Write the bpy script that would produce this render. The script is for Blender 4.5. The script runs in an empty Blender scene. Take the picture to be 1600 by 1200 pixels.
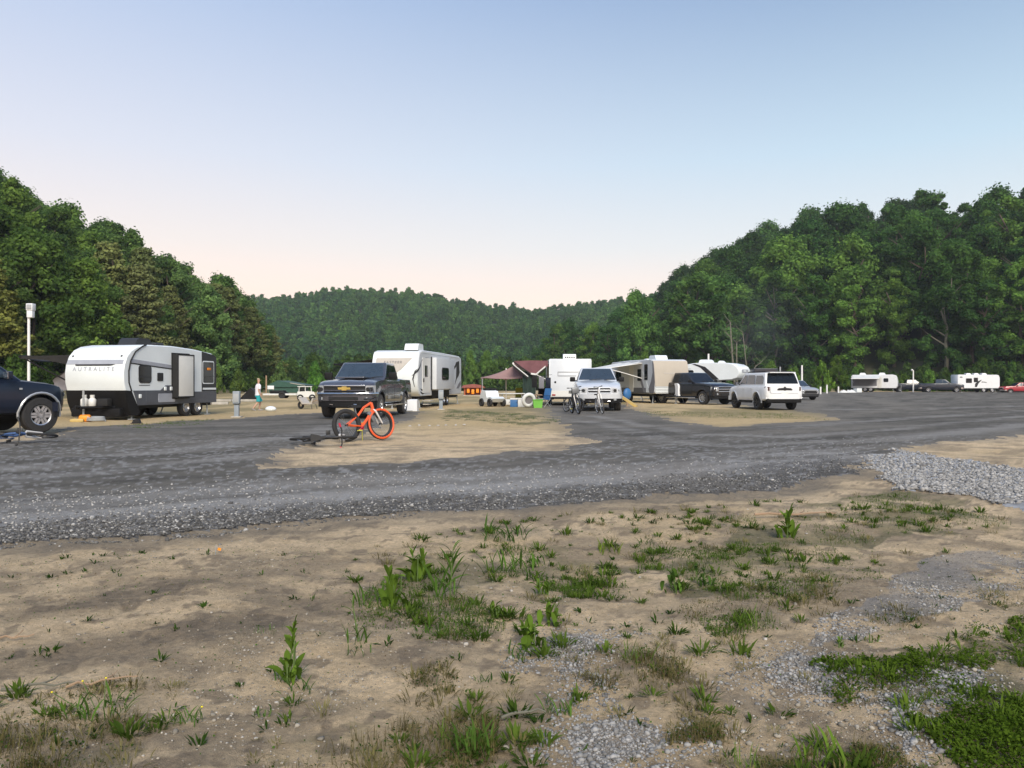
import bpy, bmesh, math, random
import numpy as np
from mathutils import Vector, Matrix, Euler

random.seed(7)
RNG = np.random.default_rng(7)
SC = bpy.context.scene
C = SC.collection
R = math.radians
PI = math.pi

# ------------------------------------------------------------------ camera
CAM_H, F = 1.25, 1208.0            # eye height (m), focal length in pixels of the 1600 px wide photograph
cam = bpy.data.objects.new('camera', bpy.data.cameras.new('camera'))
C.objects.link(cam)
cam.location = (0, 0, CAM_H)
cam.rotation_euler = (R(90), 0, 0)
cam.data.sensor_width = 36
cam.data.lens = 36 * F / 1600
cam.data.clip_start, cam.data.clip_end = 0.05, 5000
SC.camera = cam

# ------------------------------------------------------------------ sky
def lin(c):
    out = []
    for v in c:
        v /= 255
        out.append(v / 12.92 if v <= .04045 else ((v + .055) / 1.055) ** 2.4)
    return (*out, 1)

SUN_EL, SUN_AZ = R(38), R(170)     # azimuth clockwise from +Y: the glow after sunset, behind the camera
world = bpy.data.worlds.new('World')
SC.world = world
world.use_nodes = True
wt = world.node_tree
wn, wl = wt.nodes, wt.links
bg = wn['Background']
sky = wn.new('ShaderNodeTexSky')
sky.sky_type = 'NISHITA'
sky.sun_disc = False
sky.sun_elevation, sky.sun_rotation = SUN_EL, SUN_AZ
tc = wn.new('ShaderNodeTexCoord')
sx = wn.new('ShaderNodeSeparateXYZ')
wl.new(tc.outputs['Generated'], sx.inputs[0])

def ramp(stops, gain=.835):
    r = wn.new('ShaderNodeValToRGB')
    el = r.color_ramp.elements
    while len(el) > 1:
        el.remove(el[-1])
    el[0].position, el[0].color = stops[0][0], [v * gain for v in lin(stops[0][1])]
    for p, c in stops[1:]:
        e = el.new(p)
        e.color = [v * gain for v in lin(c)]
    wl.new(sx.outputs['Z'], r.inputs[0])
    return r

west = ramp([(0, (276, 226, 196)), (.10, (270, 236, 213)), (.17, (246, 232, 223)), (.27, (221, 222, 232)),
             (.45, (178, 197, 228)), (.7, (154, 181, 218)), (1, (134, 164, 208))])
east = ramp([(0, (270, 224, 200)), (.10, (258, 236, 220)), (.17, (226, 230, 231)), (.27, (194, 217, 232)),
             (.45, (138, 165, 200)), (.7, (118, 148, 198)), (1, (112, 142, 196))])
mr = wn.new('ShaderNodeMapRange')
mr.interpolation_type = 'SMOOTHSTEP'
mr.inputs['From Min'].default_value, mr.inputs['From Max'].default_value = -.65, .6
wl.new(sx.outputs['X'], mr.inputs['Value'])
dusk = wn.new('ShaderNodeMix')
dusk.data_type = 'RGBA'
wl.new(mr.outputs['Result'], dusk.inputs[0])
wl.new(west.outputs[0], dusk.inputs[6])
wl.new(east.outputs[0], dusk.inputs[7])
# the physical sky, at daylight strength, under the dusk colours
SKY_STRENGTH = .1
sm = wn.new('ShaderNodeMix')
sm.data_type = 'RGBA'
sm.inputs[0].default_value = .88
nis = wn.new('ShaderNodeVectorMath')
nis.operation = 'SCALE'
nis.inputs['Scale'].default_value = SKY_STRENGTH
wl.new(sky.outputs[0], nis.inputs[0])
wl.new(nis.outputs[0], sm.inputs[6])
wl.new(dusk.outputs[2], sm.inputs[7])
wl.new(sm.outputs[2], bg.inputs[0])
bg.inputs[1].default_value = 1.0

sun = bpy.data.objects.new('sun', bpy.data.lights.new('sun', 'SUN'))
C.objects.link(sun)
sun.data.energy = 3.2
sun.data.angle = R(32)
sun.data.color = (1, .90, .76)
sd = Vector((math.sin(SUN_AZ) * math.cos(SUN_EL), math.cos(SUN_AZ) * math.cos(SUN_EL), math.sin(SUN_EL)))
sun.rotation_euler = (-sd).to_track_quat('-Z', 'Y').to_euler()

vs = SC.view_settings
vs.view_transform, vs.look, vs.exposure, vs.gamma = 'Standard', 'None', 0.50, 1
vs.use_curve_mapping = False
SC.cycles.max_bounces = 8
SC.cycles.transparent_max_bounces = 8
SC.cycles.use_denoising = True

# ------------------------------------------------------------------ helpers
def tag(o, label=None, cat=None, group=None, kind=None):
    if label: o['label'] = label
    if cat: o['category'] = cat
    if group: o['group'] = group
    if kind: o['kind'] = kind
    return o

def empty(name, label, cat, loc=(0, 0, 0), rz=0, group=None, lean=0, scale=1):
    o = bpy.data.objects.new(name, None)
    C.objects.link(o)
    o.empty_display_size = .2
    o.location = loc
    o.rotation_euler = (lean, 0, rz)
    o.scale = (scale,) * 3
    return tag(o, label, cat, group)

def gx(px, d):
    return (px - 800) / F * d

def at(px, py):
    """the ground point seen at this pixel of the photograph"""
    d = CAM_H * F / (py - 600)
    return gx(px, d), d

def mat(name, col, rough=.5, metal=0, spec=.5, var=.12, scale=3, bump=0, bscale=60, coat=0, emit=0):
    m = bpy.data.materials.new(name)
    m.use_nodes = True
    nt = m.node_tree
    b = nt.nodes['Principled BSDF']
    b.inputs['Roughness'].default_value = rough
    b.inputs['Metallic'].default_value = metal
    b.inputs['Specular IOR Level'].default_value = spec
    b.inputs['Coat Weight'].default_value = coat
    b.inputs['Coat Roughness'].default_value = .06
    t = nt.nodes.new('ShaderNodeTexCoord')
    n = nt.nodes.new('ShaderNodeTexNoise')
    n.inputs['Scale'].default_value = scale
    n.inputs['Detail'].default_value = 5
    n.inputs['Roughness'].default_value = .65
    nt.links.new(t.outputs['Object'], n.inputs['Vector'])
    r = nt.nodes.new('ShaderNodeValToRGB')
    r.color_ramp.elements[0].position, r.color_ramp.elements[1].position = .3, .7
    c = col[:3]
    r.color_ramp.elements[0].color = (*[v * (1 - var) for v in c], 1)
    r.color_ramp.elements[1].color = (*[min(1, v * (1 + var * .6)) for v in c], 1)
    nt.links.new(n.outputs['Fac'], r.inputs[0])
    nt.links.new(r.outputs[0], b.inputs['Base Color'])
    if bump:
        n2 = nt.nodes.new('ShaderNodeTexNoise')
        n2.inputs['Scale'].default_value = bscale
        n2.inputs['Detail'].default_value = 4
        nt.links.new(t.outputs['Object'], n2.inputs['Vector'])
        bp = nt.nodes.new('ShaderNodeBump')
        bp.inputs['Strength'].default_value = bump
        bp.inputs['Distance'].default_value = .02
        nt.links.new(n2.outputs['Fac'], bp.inputs['Height'])
        nt.links.new(bp.outputs[0], b.inputs['Normal'])
    if emit:
        b.inputs['Emission Color'].default_value = (*c, 1)
        b.inputs['Emission Strength'].default_value = emit
    return m

M = {}
def setm(k, *a, **kw):
    M[k] = mat(k, *a, **kw)
setm('white_paint', (.72, .74, .76), .35, coat=.3, var=.06)
setm('white_truck', (.60, .63, .67), .28, metal=.25, coat=.7, var=.05)
setm('rv_white', (.70, .75, .77), .4, var=.06, scale=1.2)
setm('rv_grey_white', (.56, .59, .62), .42, var=.07, scale=1.2)
setm('rv_pale', (.66, .66, .63), .42, var=.08, scale=1.2)
setm('rv_tan', (.40, .36, .30), .45, var=.06, scale=1.2)
setm('rv_lowgrey', (.075, .082, .10), .4, var=.1)
setm('navy_paint', (.006, .011, .026), .3, spec=.3, coat=.25, var=.1)
setm('steel_paint', (.095, .097, .115), .26, metal=.55, coat=.9, var=.1)
setm('black_paint', (.009, .009, .011), .25, coat=.8, var=.1)
setm('dark_blue_paint', (.012, .016, .028), .3, coat=.6, var=.1)
setm('silver_paint', (.42, .44, .46), .3, metal=.4, coat=.5, var=.06)
setm('red_paint', (.33, .02, .03), .3, coat=.6, var=.1)
setm('chrome', (.62, .64, .68), .16, metal=1, var=.05)
setm('alloy', (.55, .56, .58), .3, metal=.85, var=.1)
setm('dark_alloy', (.03, .03, .032), .4, metal=.4)
setm('tyre', (.022, .022, .023), .85, var=.25, scale=20, bump=.3)
setm('dusty_tyre', (.075, .07, .066), .9, var=.25, scale=20, bump=.3)
setm('glass_dark', (.008, .011, .014), .06, spec=.35, var=.2)
setm('glass_blue', (.028, .042, .058), .04, spec=.9, var=.25, scale=2)
setm('black_plastic', (.009, .009, .010), .6, spec=.2, var=.2)
setm('dark_trim', (.022, .023, .026), .5, var=.15)
setm('seam', (.012, .012, .013), .8)
setm('lamp_clear', (.34, .36, .38), .08, spec=.9, var=.2, scale=15)
setm('lamp_red', (.30, .012, .012), .15, spec=.8)
setm('lamp_dark_red', (.05, .006, .008), .15, spec=.8)
setm('lamp_amber', (.75, .25, .02), .25)
setm('gold', (.62, .45, .13), .3, metal=.6)
setm('swoosh_black', (.016, .016, .018), .5)
setm('swoosh_grey', (.18, .18, .20), .5)
setm('swoosh_tan', (.46, .43, .39), .5)
setm('band_grey', (.33, .35, .40), .4)
setm('awning_black', (.018, .017, .017), .9, var=.3, bump=.15, bscale=8)
setm('awning_white', (.62, .63, .62), .8, var=.1)
setm('awning_maroon', (.17, .075, .085), .9, var=.25, bump=.2, bscale=6)
setm('canopy_grey', (.30, .185, .17), .9, var=.15, bump=.2, bscale=5)
setm('fabric_grey', (.17, .16, .17), .95, var=.2, bump=.2, bscale=10)
setm('pole_white', (.78, .78, .76), .5, var=.1)
setm('pole_grey', (.32, .34, .35), .55, var=.15)
setm('wood', (.32, .22, .14), .8, var=.3, bump=.3, bscale=25)
setm('wood_pink', (.42, .27, .2), .8, var=.3)
setm('pedestal_grey', (.25, .29, .33), .5, var=.15)
setm('bike_orange', (.72, .10, .02), .35, coat=.4)
setm('bike_black', (.014, .014, .015), .45)
setm('bike_white', (.62, .6, .58), .4)
setm('bike_grey', (.2, .21, .22), .4, metal=.5)
setm('bike_blue', (.06, .12, .28), .4)
setm('bike_red', (.5, .02, .05), .5)
setm('bike_yellow', (.62, .58, .1), .5)
setm('orange_plastic', (.85, .28, .012), .45)
setm('yellow_plastic', (.50, .36, .12), .5)
setm('green_plastic', (.14, .42, .05), .5)
setm('blue_plastic', (.03, .13, .32), .5)
setm('stem_green', (.10, .16, .04), .7)
setm('tarp_green', (.02, .04, .032), .9, var=.25, bump=.2, bscale=6)
setm('lime_fabric', (.4, .42, .05), .8)
setm('barn_green', (.028, .085, .065), .6, var=.15)
setm('hut_red', (.24, .07, .055), .7, var=.2)
setm('hut_orange', (.55, .13, .04), .6, var=.2)
setm('skin', (.50, .30, .21), .6, var=.08)
setm('hair', (.42, .33, .22), .8, var=.25, scale=30)
setm('tee', (.72, .71, .76), .9, var=.06)
setm('shorts', (.012, .30, .33), .8, var=.1)
setm('shoe', (.3, .3, .3), .8)
setm('pale_stone', (.40, .38, .34), .9, var=.3)
setm('bark', (.085, .065, .05), .9, var=.4, scale=4, bump=.6, bscale=12)
setm('pale_bark', (.15, .145, .11), .9, var=.35, scale=3)

class MB:
    """collects shapes into one mesh"""
    def __init__(self):
        self.v, self.f = [], []
    def add(self, vs, fs):
        o = len(self.v)
        self.v += [tuple(p) for p in vs]
        self.f += [tuple(i + o for i in f) for f in fs]
        return self
    def box(self, c, s, rz=0, bev=0, rot=None):
        if bev:
            bm = bmesh.new()
            bmesh.ops.create_cube(bm, size=1)
            for q in bm.verts:
                q.co = Vector((q.co.x * s[0], q.co.y * s[1], q.co.z * s[2]))
            bmesh.ops.bevel(bm, geom=bm.edges[:], offset=min(bev, min(s) * .49), segments=2, affect='EDGES', profile=.6)
            vs = [q.co.copy() for q in bm.verts]
            bm.verts.index_update()
            fs = [[q.index for q in f.verts] for f in bm.faces]
            bm.free()
        else:
            x, y, z = s[0] / 2, s[1] / 2, s[2] / 2
            vs = [Vector(p) for p in ((-x, -y, -z), (x, -y, -z), (x, y, -z), (-x, y, -z), (-x, -y, z), (x, -y, z), (x, y, z), (-x, y, z))]
            fs = [(0, 3, 2, 1), (4, 5, 6, 7), (0, 1, 5, 4), (1, 2, 6, 5), (2, 3, 7, 6), (3, 0, 4, 7)]
        m = Euler(rot).to_matrix() if rot else Matrix.Rotation(rz, 3, 'Z')
        return self.add([m @ q + Vector(c) for q in vs], fs)
    def cyl(self, a, b, r0, r1=None, n=8, cap=True):
        a, b = Vector(a), Vector(b)
        r1 = r0 if r1 is None else r1
        d = (b - a).normalized()
        u = d.orthogonal().normalized()
        w = d.cross(u)
        vs = []
        for p, r in ((a, r0), (b, r1)):
            for k in range(n):
                t = 2 * PI * k / n
                vs.append(p + u * (r * math.cos(t)) + w * (r * math.sin(t)))
        fs = [(k, (k + 1) % n, n + (k + 1) % n, n + k) for k in range(n)]
        if cap:
            fs += [tuple(reversed(range(n))), tuple(range(n, 2 * n))]
        return self.add(vs, fs)
    def tube(self, pts, r, n=7):
        pts = [Vector(p) for p in pts]
        rs = r if isinstance(r, (list, tuple)) else [r] * len(pts)
        vs = []
        u = None
        for i, p in enumerate(pts):
            d = (pts[min(i + 1, len(pts) - 1)] - pts[max(i - 1, 0)]).normalized()
            if u is None:
                u = d.orthogonal().normalized()
            else:
                u = (u - d * u.dot(d)).normalized()
            w = d.cross(u)
            for k in range(n):
                t = 2 * PI * k / n
                vs.append(p + u * (rs[i] * math.cos(t)) + w * (rs[i] * math.sin(t)))
        fs = []
        for i in range(len(pts) - 1):
            for k in range(n):
                fs.append((i * n + k, i * n + (k + 1) % n, (i + 1) * n + (k + 1) % n, (i + 1) * n + k))
        fs += [tuple(reversed(range(n))), tuple(range((len(pts) - 1) * n, len(pts) * n))]
        return self.add(vs, fs)
    def lathe(self, prof, n=24, axis='y', c=(0, 0, 0)):
        """prof: (radius, offset along the axis)"""
        vs, fs = [], []
        for k in range(n):
            t = 2 * PI * k / n
            for r, h in prof:
                a, b = r * math.cos(t), r * math.sin(t)
                p = (a, h, b) if axis == 'y' else (a, b, h)
                vs.append((p[0] + c[0], p[1] + c[1], p[2] + c[2]))
        m = len(prof)
        for k in range(n):
            for i in range(m - 1):
                fs.append((k * m + i, k * m + i + 1, (k + 1) % n * m + i + 1, (k + 1) % n * m + i))
        return self.add(vs, fs)
    def plate(self, pts, o, u, v, t):
        """flat outline in the frame (o, u, v), thickness t along u x v"""
        o, u, v = Vector(o), Vector(u), Vector(v)
        nrm = u.cross(v).normalized()
        n = len(pts)
        a = [o + u * p[0] + v * p[1] for p in pts]
        vs = a + [p + nrm * t for p in a]
        fs = [tuple(reversed(range(n))), tuple(range(n, 2 * n))]
        fs += [(k, (k + 1) % n, n + (k + 1) % n, n + k) for k in range(n)]
        return self.add(vs, fs)
    def ball(self, c, r, n=10, m=7, sz=(1, 1, 1)):
        vs, fs = [], []
        for i in range(m + 1):
            ph = PI * i / m
            for k in range(n):
                t = 2 * PI * k / n
                vs.append((c[0] + r * sz[0] * math.sin(ph) * math.cos(t), c[1] + r * sz[1] * math.sin(ph) * math.sin(t), c[2] - r * sz[2] * math.cos(ph)))
        for i in range(m):
            for k in range(n):
                fs.append((i * n + k, i * n + (k + 1) % n, (i + 1) * n + (k + 1) % n, (i + 1) * n + k))
        return self.add(vs, fs)
    def mesh(self, name, m=None, ang=35, recalc=True):
        me = bpy.data.meshes.new(name)
        me.from_pydata(self.v, [], self.f)
        if recalc:
            bm = bmesh.new()
            bm.from_mesh(me)
            bmesh.ops.remove_doubles(bm, verts=bm.verts, dist=1e-5)
            bmesh.ops.recalc_face_normals(bm, faces=bm.faces)
            bm.to_mesh(me)
            bm.free()
        if ang:
            for p in me.polygons:
                p.use_smooth = True
            me.set_sharp_from_angle(angle=R(ang))
        if m is not None:
            me.materials.append(M[m] if isinstance(m, str) else m)
        return me
    def build(self, name, m, parent=None, loc=(0, 0, 0), rot=(0, 0, 0), ang=35, label=None):
        o = bpy.data.objects.new(name, self.mesh(name, m, ang))
        C.objects.link(o)
        o.parent = parent
        o.location, o.rotation_euler = loc, rot
        if label:
            o['label'] = label
        return o

def rrect(x0, x1, y0, y1, r=.05, n=4):
    r = min(r, (x1 - x0) / 2.01, (y1 - y0) / 2.01)
    pts = []
    for cx, cy, a in ((x1 - r, y1 - r, 0), (x0 + r, y1 - r, 90), (x0 + r, y0 + r, 180), (x1 - r, y0 + r, 270)):
        for k in range(n + 1):
            t = R(a + 90 * k / n)
            pts.append((cx + r * math.cos(t), cy + r * math.sin(t)))
    return pts

def text_mesh(s, size, name='lettering', m='swoosh_black', parent=None, ext=.002, spacing=1.0, shear=0):
    cu = bpy.data.curves.new('font', 'FONT')
    cu.body, cu.size, cu.extrude = s, size, ext
    cu.space_character, cu.shear = spacing, shear
    cu.align_x = 'CENTER'
    o = bpy.data.objects.new('font', cu)
    C.objects.link(o)
    dg = bpy.context.evaluated_depsgraph_get()
    me = bpy.data.meshes.new_from_object(o.evaluated_get(dg))
    bpy.data.objects.remove(o)
    me.materials.clear()
    me.materials.append(M[m])
    t = bpy.data.objects.new(name, me)
    C.objects.link(t)
    t.parent = parent
    return t

def boolean(me, cutter_mb, name):
    """mesh minus the cutter shapes"""
    o = bpy.data.objects.new('work', me)
    c = bpy.data.objects.new('cut', cutter_mb.mesh('cut', None, 0))
    C.objects.link(o)
    C.objects.link(c)
    md = o.modifiers.new('b', 'BOOLEAN')
    md.operation, md.solver, md.object = 'DIFFERENCE', 'EXACT', c
    md.use_self = False
    dg = bpy.context.evaluated_depsgraph_get()
    out = bpy.data.meshes.new_from_object(o.evaluated_get(dg))
    out.name = name
    bpy.data.objects.remove(o)
    bpy.data.objects.remove(c)
    return out

# value noise (numpy)
def vnoise(x, y, seed=0):
    xi, yi = np.floor(x).astype(np.int64), np.floor(y).astype(np.int64)
    fx, fy = x - xi, y - yi
    fx, fy = fx * fx * (3 - 2 * fx), fy * fy * (3 - 2 * fy)
    def h(a, b):
        n = (a * 374761393 + b * 668265263 + seed * 974634777) & 0xffffffff
        n = ((n ^ (n >> 13)) * 1274126177) & 0xffffffff
        return ((n ^ (n >> 16)) & 0xffff) / 65535.0
    a, b, c, d = h(xi, yi), h(xi + 1, yi), h(xi, yi + 1), h(xi + 1, yi + 1)
    return (a + (b - a) * fx) * (1 - fy) + (c + (d - c) * fx) * fy

def fbm(x, y, sc=1.0, o=4, seed=0, g=.5):
    s, a, t = 0, 1, 0
    for k in range(o):
        s = s + a * vnoise(x * sc + 17.3 * k, y * sc - 9.1 * k, seed + k)
        t += a
        a *= g
        sc *= 2.1
    return s / t

def inpoly(px, py, poly):
    r = np.zeros(px.shape, bool)
    n = len(poly)
    for i in range(n):
        x0, y0 = poly[i]
        x1, y1 = poly[(i + 1) % n]
        if y0 == y1:
            continue
        c = ((y0 > py) != (y1 > py)) & (px < (x1 - x0) * (py - y0) / (y1 - y0) + x0)
        r ^= c
    return r

def segdist(px, py, poly, closed=True):
    d = np.full(px.shape, 1e9)
    n = len(poly)
    for i in range(n if closed else n - 1):
        x0, y0 = poly[i]
        x1, y1 = poly[(i + 1) % n]
        dx, dy = x1 - x0, y1 - y0
        t = np.clip(((px - x0) * dx + (py - y0) * dy) / (dx * dx + dy * dy + 1e-12), 0, 1)
        d = np.minimum(d, np.hypot(px - x0 - t * dx, py - y0 - t * dy))
    return d

def smooth(e0, e1, x):
    t = np.clip((x - e0) / (e1 - e0), 0, 1)
    return t * t * (3 - 2 * t)
# ------------------------------------------------------------------ terrain: valley floor and wooded hills
def hill_right(x, y):
    foot = 185 - .95 * (x - 20)                     # foot line, nearer towards the right
    foot = np.where(x < 20, 185 + (20 - x) * 1.2, np.maximum(foot, 98 - .05 * (x - 112)))
    d = np.maximum(0, (y - foot) * .72)
    top = 1 + 41 * smooth(18, 106, x)
    return top * (1 - np.exp(-d * .62 / np.maximum(top, 1)))

def hill_left(x, y):
    foot = -41 - .03 * (90 - y)
    d = np.maximum(0, foot - x) * (1 - smooth(118, 150, y))
    top = 40.0
    return top * (1 - np.exp(-d * .72 / top)) * smooth(-40, 30, y)

RIDGE = [(-900, 420), (0, 440), (200, 470), (390, 484), (480, 474), (540, 465), (640, 470), (700, 479), (760, 491), (830, 498), (900, 490), (960, 484), (1060, 470), (1300, 440), (2600, 420)]
def hill_centre(x, y):
    px = 800 + F * x / np.maximum(y, 200)
    py = np.interp(px, [p[0] for p in RIDGE], [p[1] for p in RIDGE])
    z = (600 - py) / F * 620
    return z * smooth(300, 640, y)

def hills(x, y):
    x, y = np.asarray(x, float), np.asarray(y, float)
    return np.maximum(np.maximum(hill_right(x, y), hill_left(x, y)), hill_centre(x, y))

def attr_mesh(name, verts, faces, cols, attrs=None):
    me = bpy.data.meshes.new(name)
    nv, nf = len(verts), len(faces)
    k = faces.shape[1]
    me.vertices.add(nv)
    me.vertices.foreach_set('co', np.asarray(verts, np.float32).ravel())
    me.loops.add(nf * k)
    me.loops.foreach_set('vertex_index', np.asarray(faces, np.int32).ravel())
    me.polygons.add(nf)
    me.polygons.foreach_set('loop_start', np.arange(0, nf * k, k, dtype=np.int32))
    me.polygons.foreach_set('loop_total', np.full(nf, k, np.int32))
    me.update(calc_edges=True)
    me.validate()
    a = me.color_attributes.new('tint', 'FLOAT_COLOR', 'POINT')
    c4 = np.ones((nv, 4), np.float32)
    c4[:, :3] = cols
    a.data.foreach_set('color', c4.ravel())
    return me

def tint_mat(name, rough=.9, fine=220, amt=.35, bump=.5, bdist=.012, coarse=14, spec=.25):
    m = bpy.data.materials.new(name)
    m.use_nodes = True
    nt = m.node_tree
    b = nt.nodes['Principled BSDF']
    b.inputs['Roughness'].default_value = rough
    b.inputs['Specular IOR Level'].default_value = spec
    a = nt.nodes.new('ShaderNodeAttribute')
    a.attribute_name = 'tint'
    t = nt.nodes.new('ShaderNodeTexCoord')
    def noise(s, d=5):
        n = nt.nodes.new('ShaderNodeTexNoise')
        n.inputs['Scale'].default_value = s
        n.inputs['Detail'].default_value = d
        n.inputs['Roughness'].default_value = .7
        nt.links.new(t.outputs['Object'], n.inputs['Vector'])
        return n
    n1, n2 = noise(fine), noise(coarse)
    add = nt.nodes.new('ShaderNodeMath')
    add.operation = 'ADD'
    nt.links.new(n1.outputs['Fac'], add.inputs[0])
    nt.links.new(n2.outputs['Fac'], add.inputs[1])
    mr = nt.nodes.new('ShaderNodeMapRange')
    mr.inputs['From Min'].default_value, mr.inputs['From Max'].default_value = .6, 1.4
    mr.inputs['To Min'].default_value, mr.inputs['To Max'].default_value = 1 - amt, 1 + amt
    nt.links.new(add.outputs[0], mr.inputs['Value'])
    mul = nt.nodes.new('ShaderNodeVectorMath')
    mul.operation = 'SCALE'
    nt.links.new(a.outputs['Color'], mul.inputs[0])
    nt.links.new(mr.outputs[0], mul.inputs['Scale'])
    nt.links.new(mul.outputs[0], b.inputs['Base Color'])
    bp = nt.nodes.new('ShaderNodeBump')
    bp.inputs['Strength'].default_value = bump
    bp.inputs['Distance'].default_value = bdist
    nt.links.new(add.outputs[0], bp.inputs['Height'])
    nt.links.new(bp.outputs[0], b.inputs['Normal'])
    M[name] = m
    return m
tint_mat('dirt_tint', .95, 210, .52, 1.0, .02, 30)
tint_mat('road_tint', .9, 120, .38, .9, .016, 30)
tint_mat('stone_tint', .85, 60, .25, .3, .01, 40)
tint_mat('leaf_tint', .6, 12, .2, .1, .01, 4)

# coarse terrain sheet to the horizon
def terrain():
    xs = np.concatenate([np.arange(-720, -200, 26), np.arange(-200, 300, 6), np.arange(300, 721, 26)])
    ys = np.concatenate([np.arange(-300, 0, 30), np.arange(0, 260, 6), np.arange(260, 800, 18)])
    X, Y = np.meshgrid(xs, ys)
    h = hills(X, Y)
    Z = h - .12 + (fbm(X, Y, .06, 3, 5) - .5) * 3 * smooth(1, 8, h)
    ny, nx = X.shape
    v = np.stack([X, Y, Z], -1).reshape(-1, 3)
    i = np.arange(ny * nx).reshape(ny, nx)
    f = np.stack([i[:-1, :-1], i[:-1, 1:], i[1:, 1:], i[1:, :-1]], -1).reshape(-1, 4)
    n = fbm(X, Y, .08, 4, 3)[..., None]
    wood = np.array([.030, .036, .018]) * (.7 + .6 * n)
    flat = np.array([.20, .175, .10]) * (.6 + .7 * n)
    nearby = (1 - smooth(10, 26, Y))[..., None]
    flat = flat * (1 - nearby) + np.array([.40, .31, .20]) * (.75 + .5 * n) * nearby
    k = smooth(.2, 3, h)[..., None]
    k = np.maximum(k, smooth(150, 200, Y)[..., None])
    me = attr_mesh('terrain', v, f, (flat * (1 - k) + wood * k).reshape(-1, 3))
    me.materials.append(M['dirt_tint'])
    for p in me.polygons: p.use_smooth = True
    o = bpy.data.objects.new('hills', me)
    C.objects.link(o)
    tag(o, 'valley floor rising into wooded hills', None, None, 'structure')
terrain()

# ------------------------------------------------------------------ near ground: dirt, gravel road, pale gravel
def P(pts):
    out = []
    for x, y in pts:
        out.append(at(x, max(y, 608)))
    return out
ROAD1 = P([(-900, 985), (-300, 890), (0, 852), (200, 838), (400, 822), (600, 808), (800, 800), (1000, 786), (1200, 765), (1330, 740),
           (1345, 716), (1405, 703), (1460, 697), (1525, 687), (1600, 680), (2400, 662), (2400, 613), (1290, 613), (1262, 640),
           (1310, 656), (1200, 664), (1130, 668), (1060, 660), (985, 640), (972, 632), (850, 632), (862, 652), (885, 674), (925, 692),
           (870, 703), (700, 718), (550, 729), (395, 736), (455, 702), (560, 677), (640, 657), (655, 643), (480, 646), (330, 657),
           (120, 668), (40, 690), (-60, 700), (-900, 760)])
ROAD2 = P([(1058, 627), (1150, 633), (1255, 644), (1320, 650), (1420, 636), (1290, 611), (1200, 620), (1060, 620)])
PALE = P([(1342, 716), (1400, 706), (1480, 717), (1600, 736), (1900, 770), (1900, 850), (1600, 796), (1500, 779), (1425, 764), (1372, 745)])
DUSTY = [P(p) for p in ([(1600, 856), (1480, 868), (1400, 903), (1335, 945), (1290, 985), (1265, 1008), (1340, 1000), (1440, 962), (1600, 925), (1800, 890), (1800, 840)],
                        [(1200, 1035), (1240, 1022), (1290, 1030), (1300, 1070), (1270, 1092), (1215, 1090), (1188, 1070)],
                        [(885, 1165), (915, 1132), (960, 1122), (1020, 1135), (1030, 1160), (975, 1180), (900, 1190)],
                        [(830, 1005), (900, 990), (940, 1005), (920, 1050), (930, 1090), (860, 1060)],
                        [(1395, 1055), (1440, 1046), (1520, 1060), (1500, 1095), (1430, 1100)],
                        [(1350, 1090), (1400, 1090), (1420, 1150), (1390, 1170)])]
PATHS = {'shore': [(0, 838), (200, 826), (400, 812), (600, 798), (800, 787), (1000, 772), (1200, 750), (1330, 728)],
         'edge': [(-900, 985), (-300, 890), (0, 852), (200, 838), (400, 822), (600, 808), (800, 800), (1000, 786), (1200, 765), (1345, 735)]}
SHORE, EDGE = P(PATHS['shore']), P(PATHS['edge'])
DAMP = [P(p) for p in ([(-40, 1050), (80, 1030), (200, 1008), (330, 985), (400, 968), (480, 950), (560, 925), (640, 905)],
                       [(60, 955), (180, 935), (260, 930)])]
GREEN = [(P(p), c) for p, c in (
    ([(700, 640), (800, 645), (868, 652), (880, 660), (820, 664), (690, 655)], .8),
    ([(170, 668), (250, 660), (330, 655), (312, 664), (230, 672)], .9),
    ([(1000, 642), (1240, 646), (1300, 656), (1150, 654), (1010, 650)], .35),
    ([(1040, 880), (1110, 850), (1250, 800), (1400, 760), (1560, 800), (1560, 830), (1400, 830), (1350, 910), (1200, 950), (1060, 940)], .55),
    ([(560, 935), (640, 870), (760, 820), (860, 850), (1000, 880), (990, 940), (850, 960), (720, 990), (600, 980)], .38),
    ([(1290, 1050), (1420, 1020), (1700, 970), (1700, 1200), (1450, 1200), (1380, 1120)], .55),
    ([(20, 1100), (200, 1080), (230, 1130), (160, 1210), (-60, 1210)], .35),
    ([(420, 1180), (560, 1130), (760, 1090), (790, 1150), (700, 1210), (420, 1210)], .3))]
TRACKS = [(P(p), w, a) for p, w, a in (
    ([(0, 792), (200, 780), (420, 765), (600, 752), (820, 742), (1060, 726), (1240, 708), (1420, 686), (1600, 664), (1900, 640)], .5, .16),
    ([(0, 815), (200, 803), (420, 788), (640, 772), (860, 757), (1060, 743), (1240, 724), (1320, 712)], .55, .30),
    ([(0, 735), (160, 718), (330, 700), (480, 680), (560, 660)], .45, .16),
    ([(0, 752), (170, 736), (330, 722), (460, 706)], .4, .15),
    ([(900, 655), (960, 668), (1040, 690), (1140, 700), (1300, 692)], .3, .14),
    ([(930, 650), (1000, 665), (1100, 680), (1230, 684), (1400, 672), (1600, 650)], .3, .16),
    ([(1300, 640), (1420, 640), (1600, 634)], .5, .18), ([(1200, 672), (1400, 655), (1600, 642)], .4, .14))]

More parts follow.
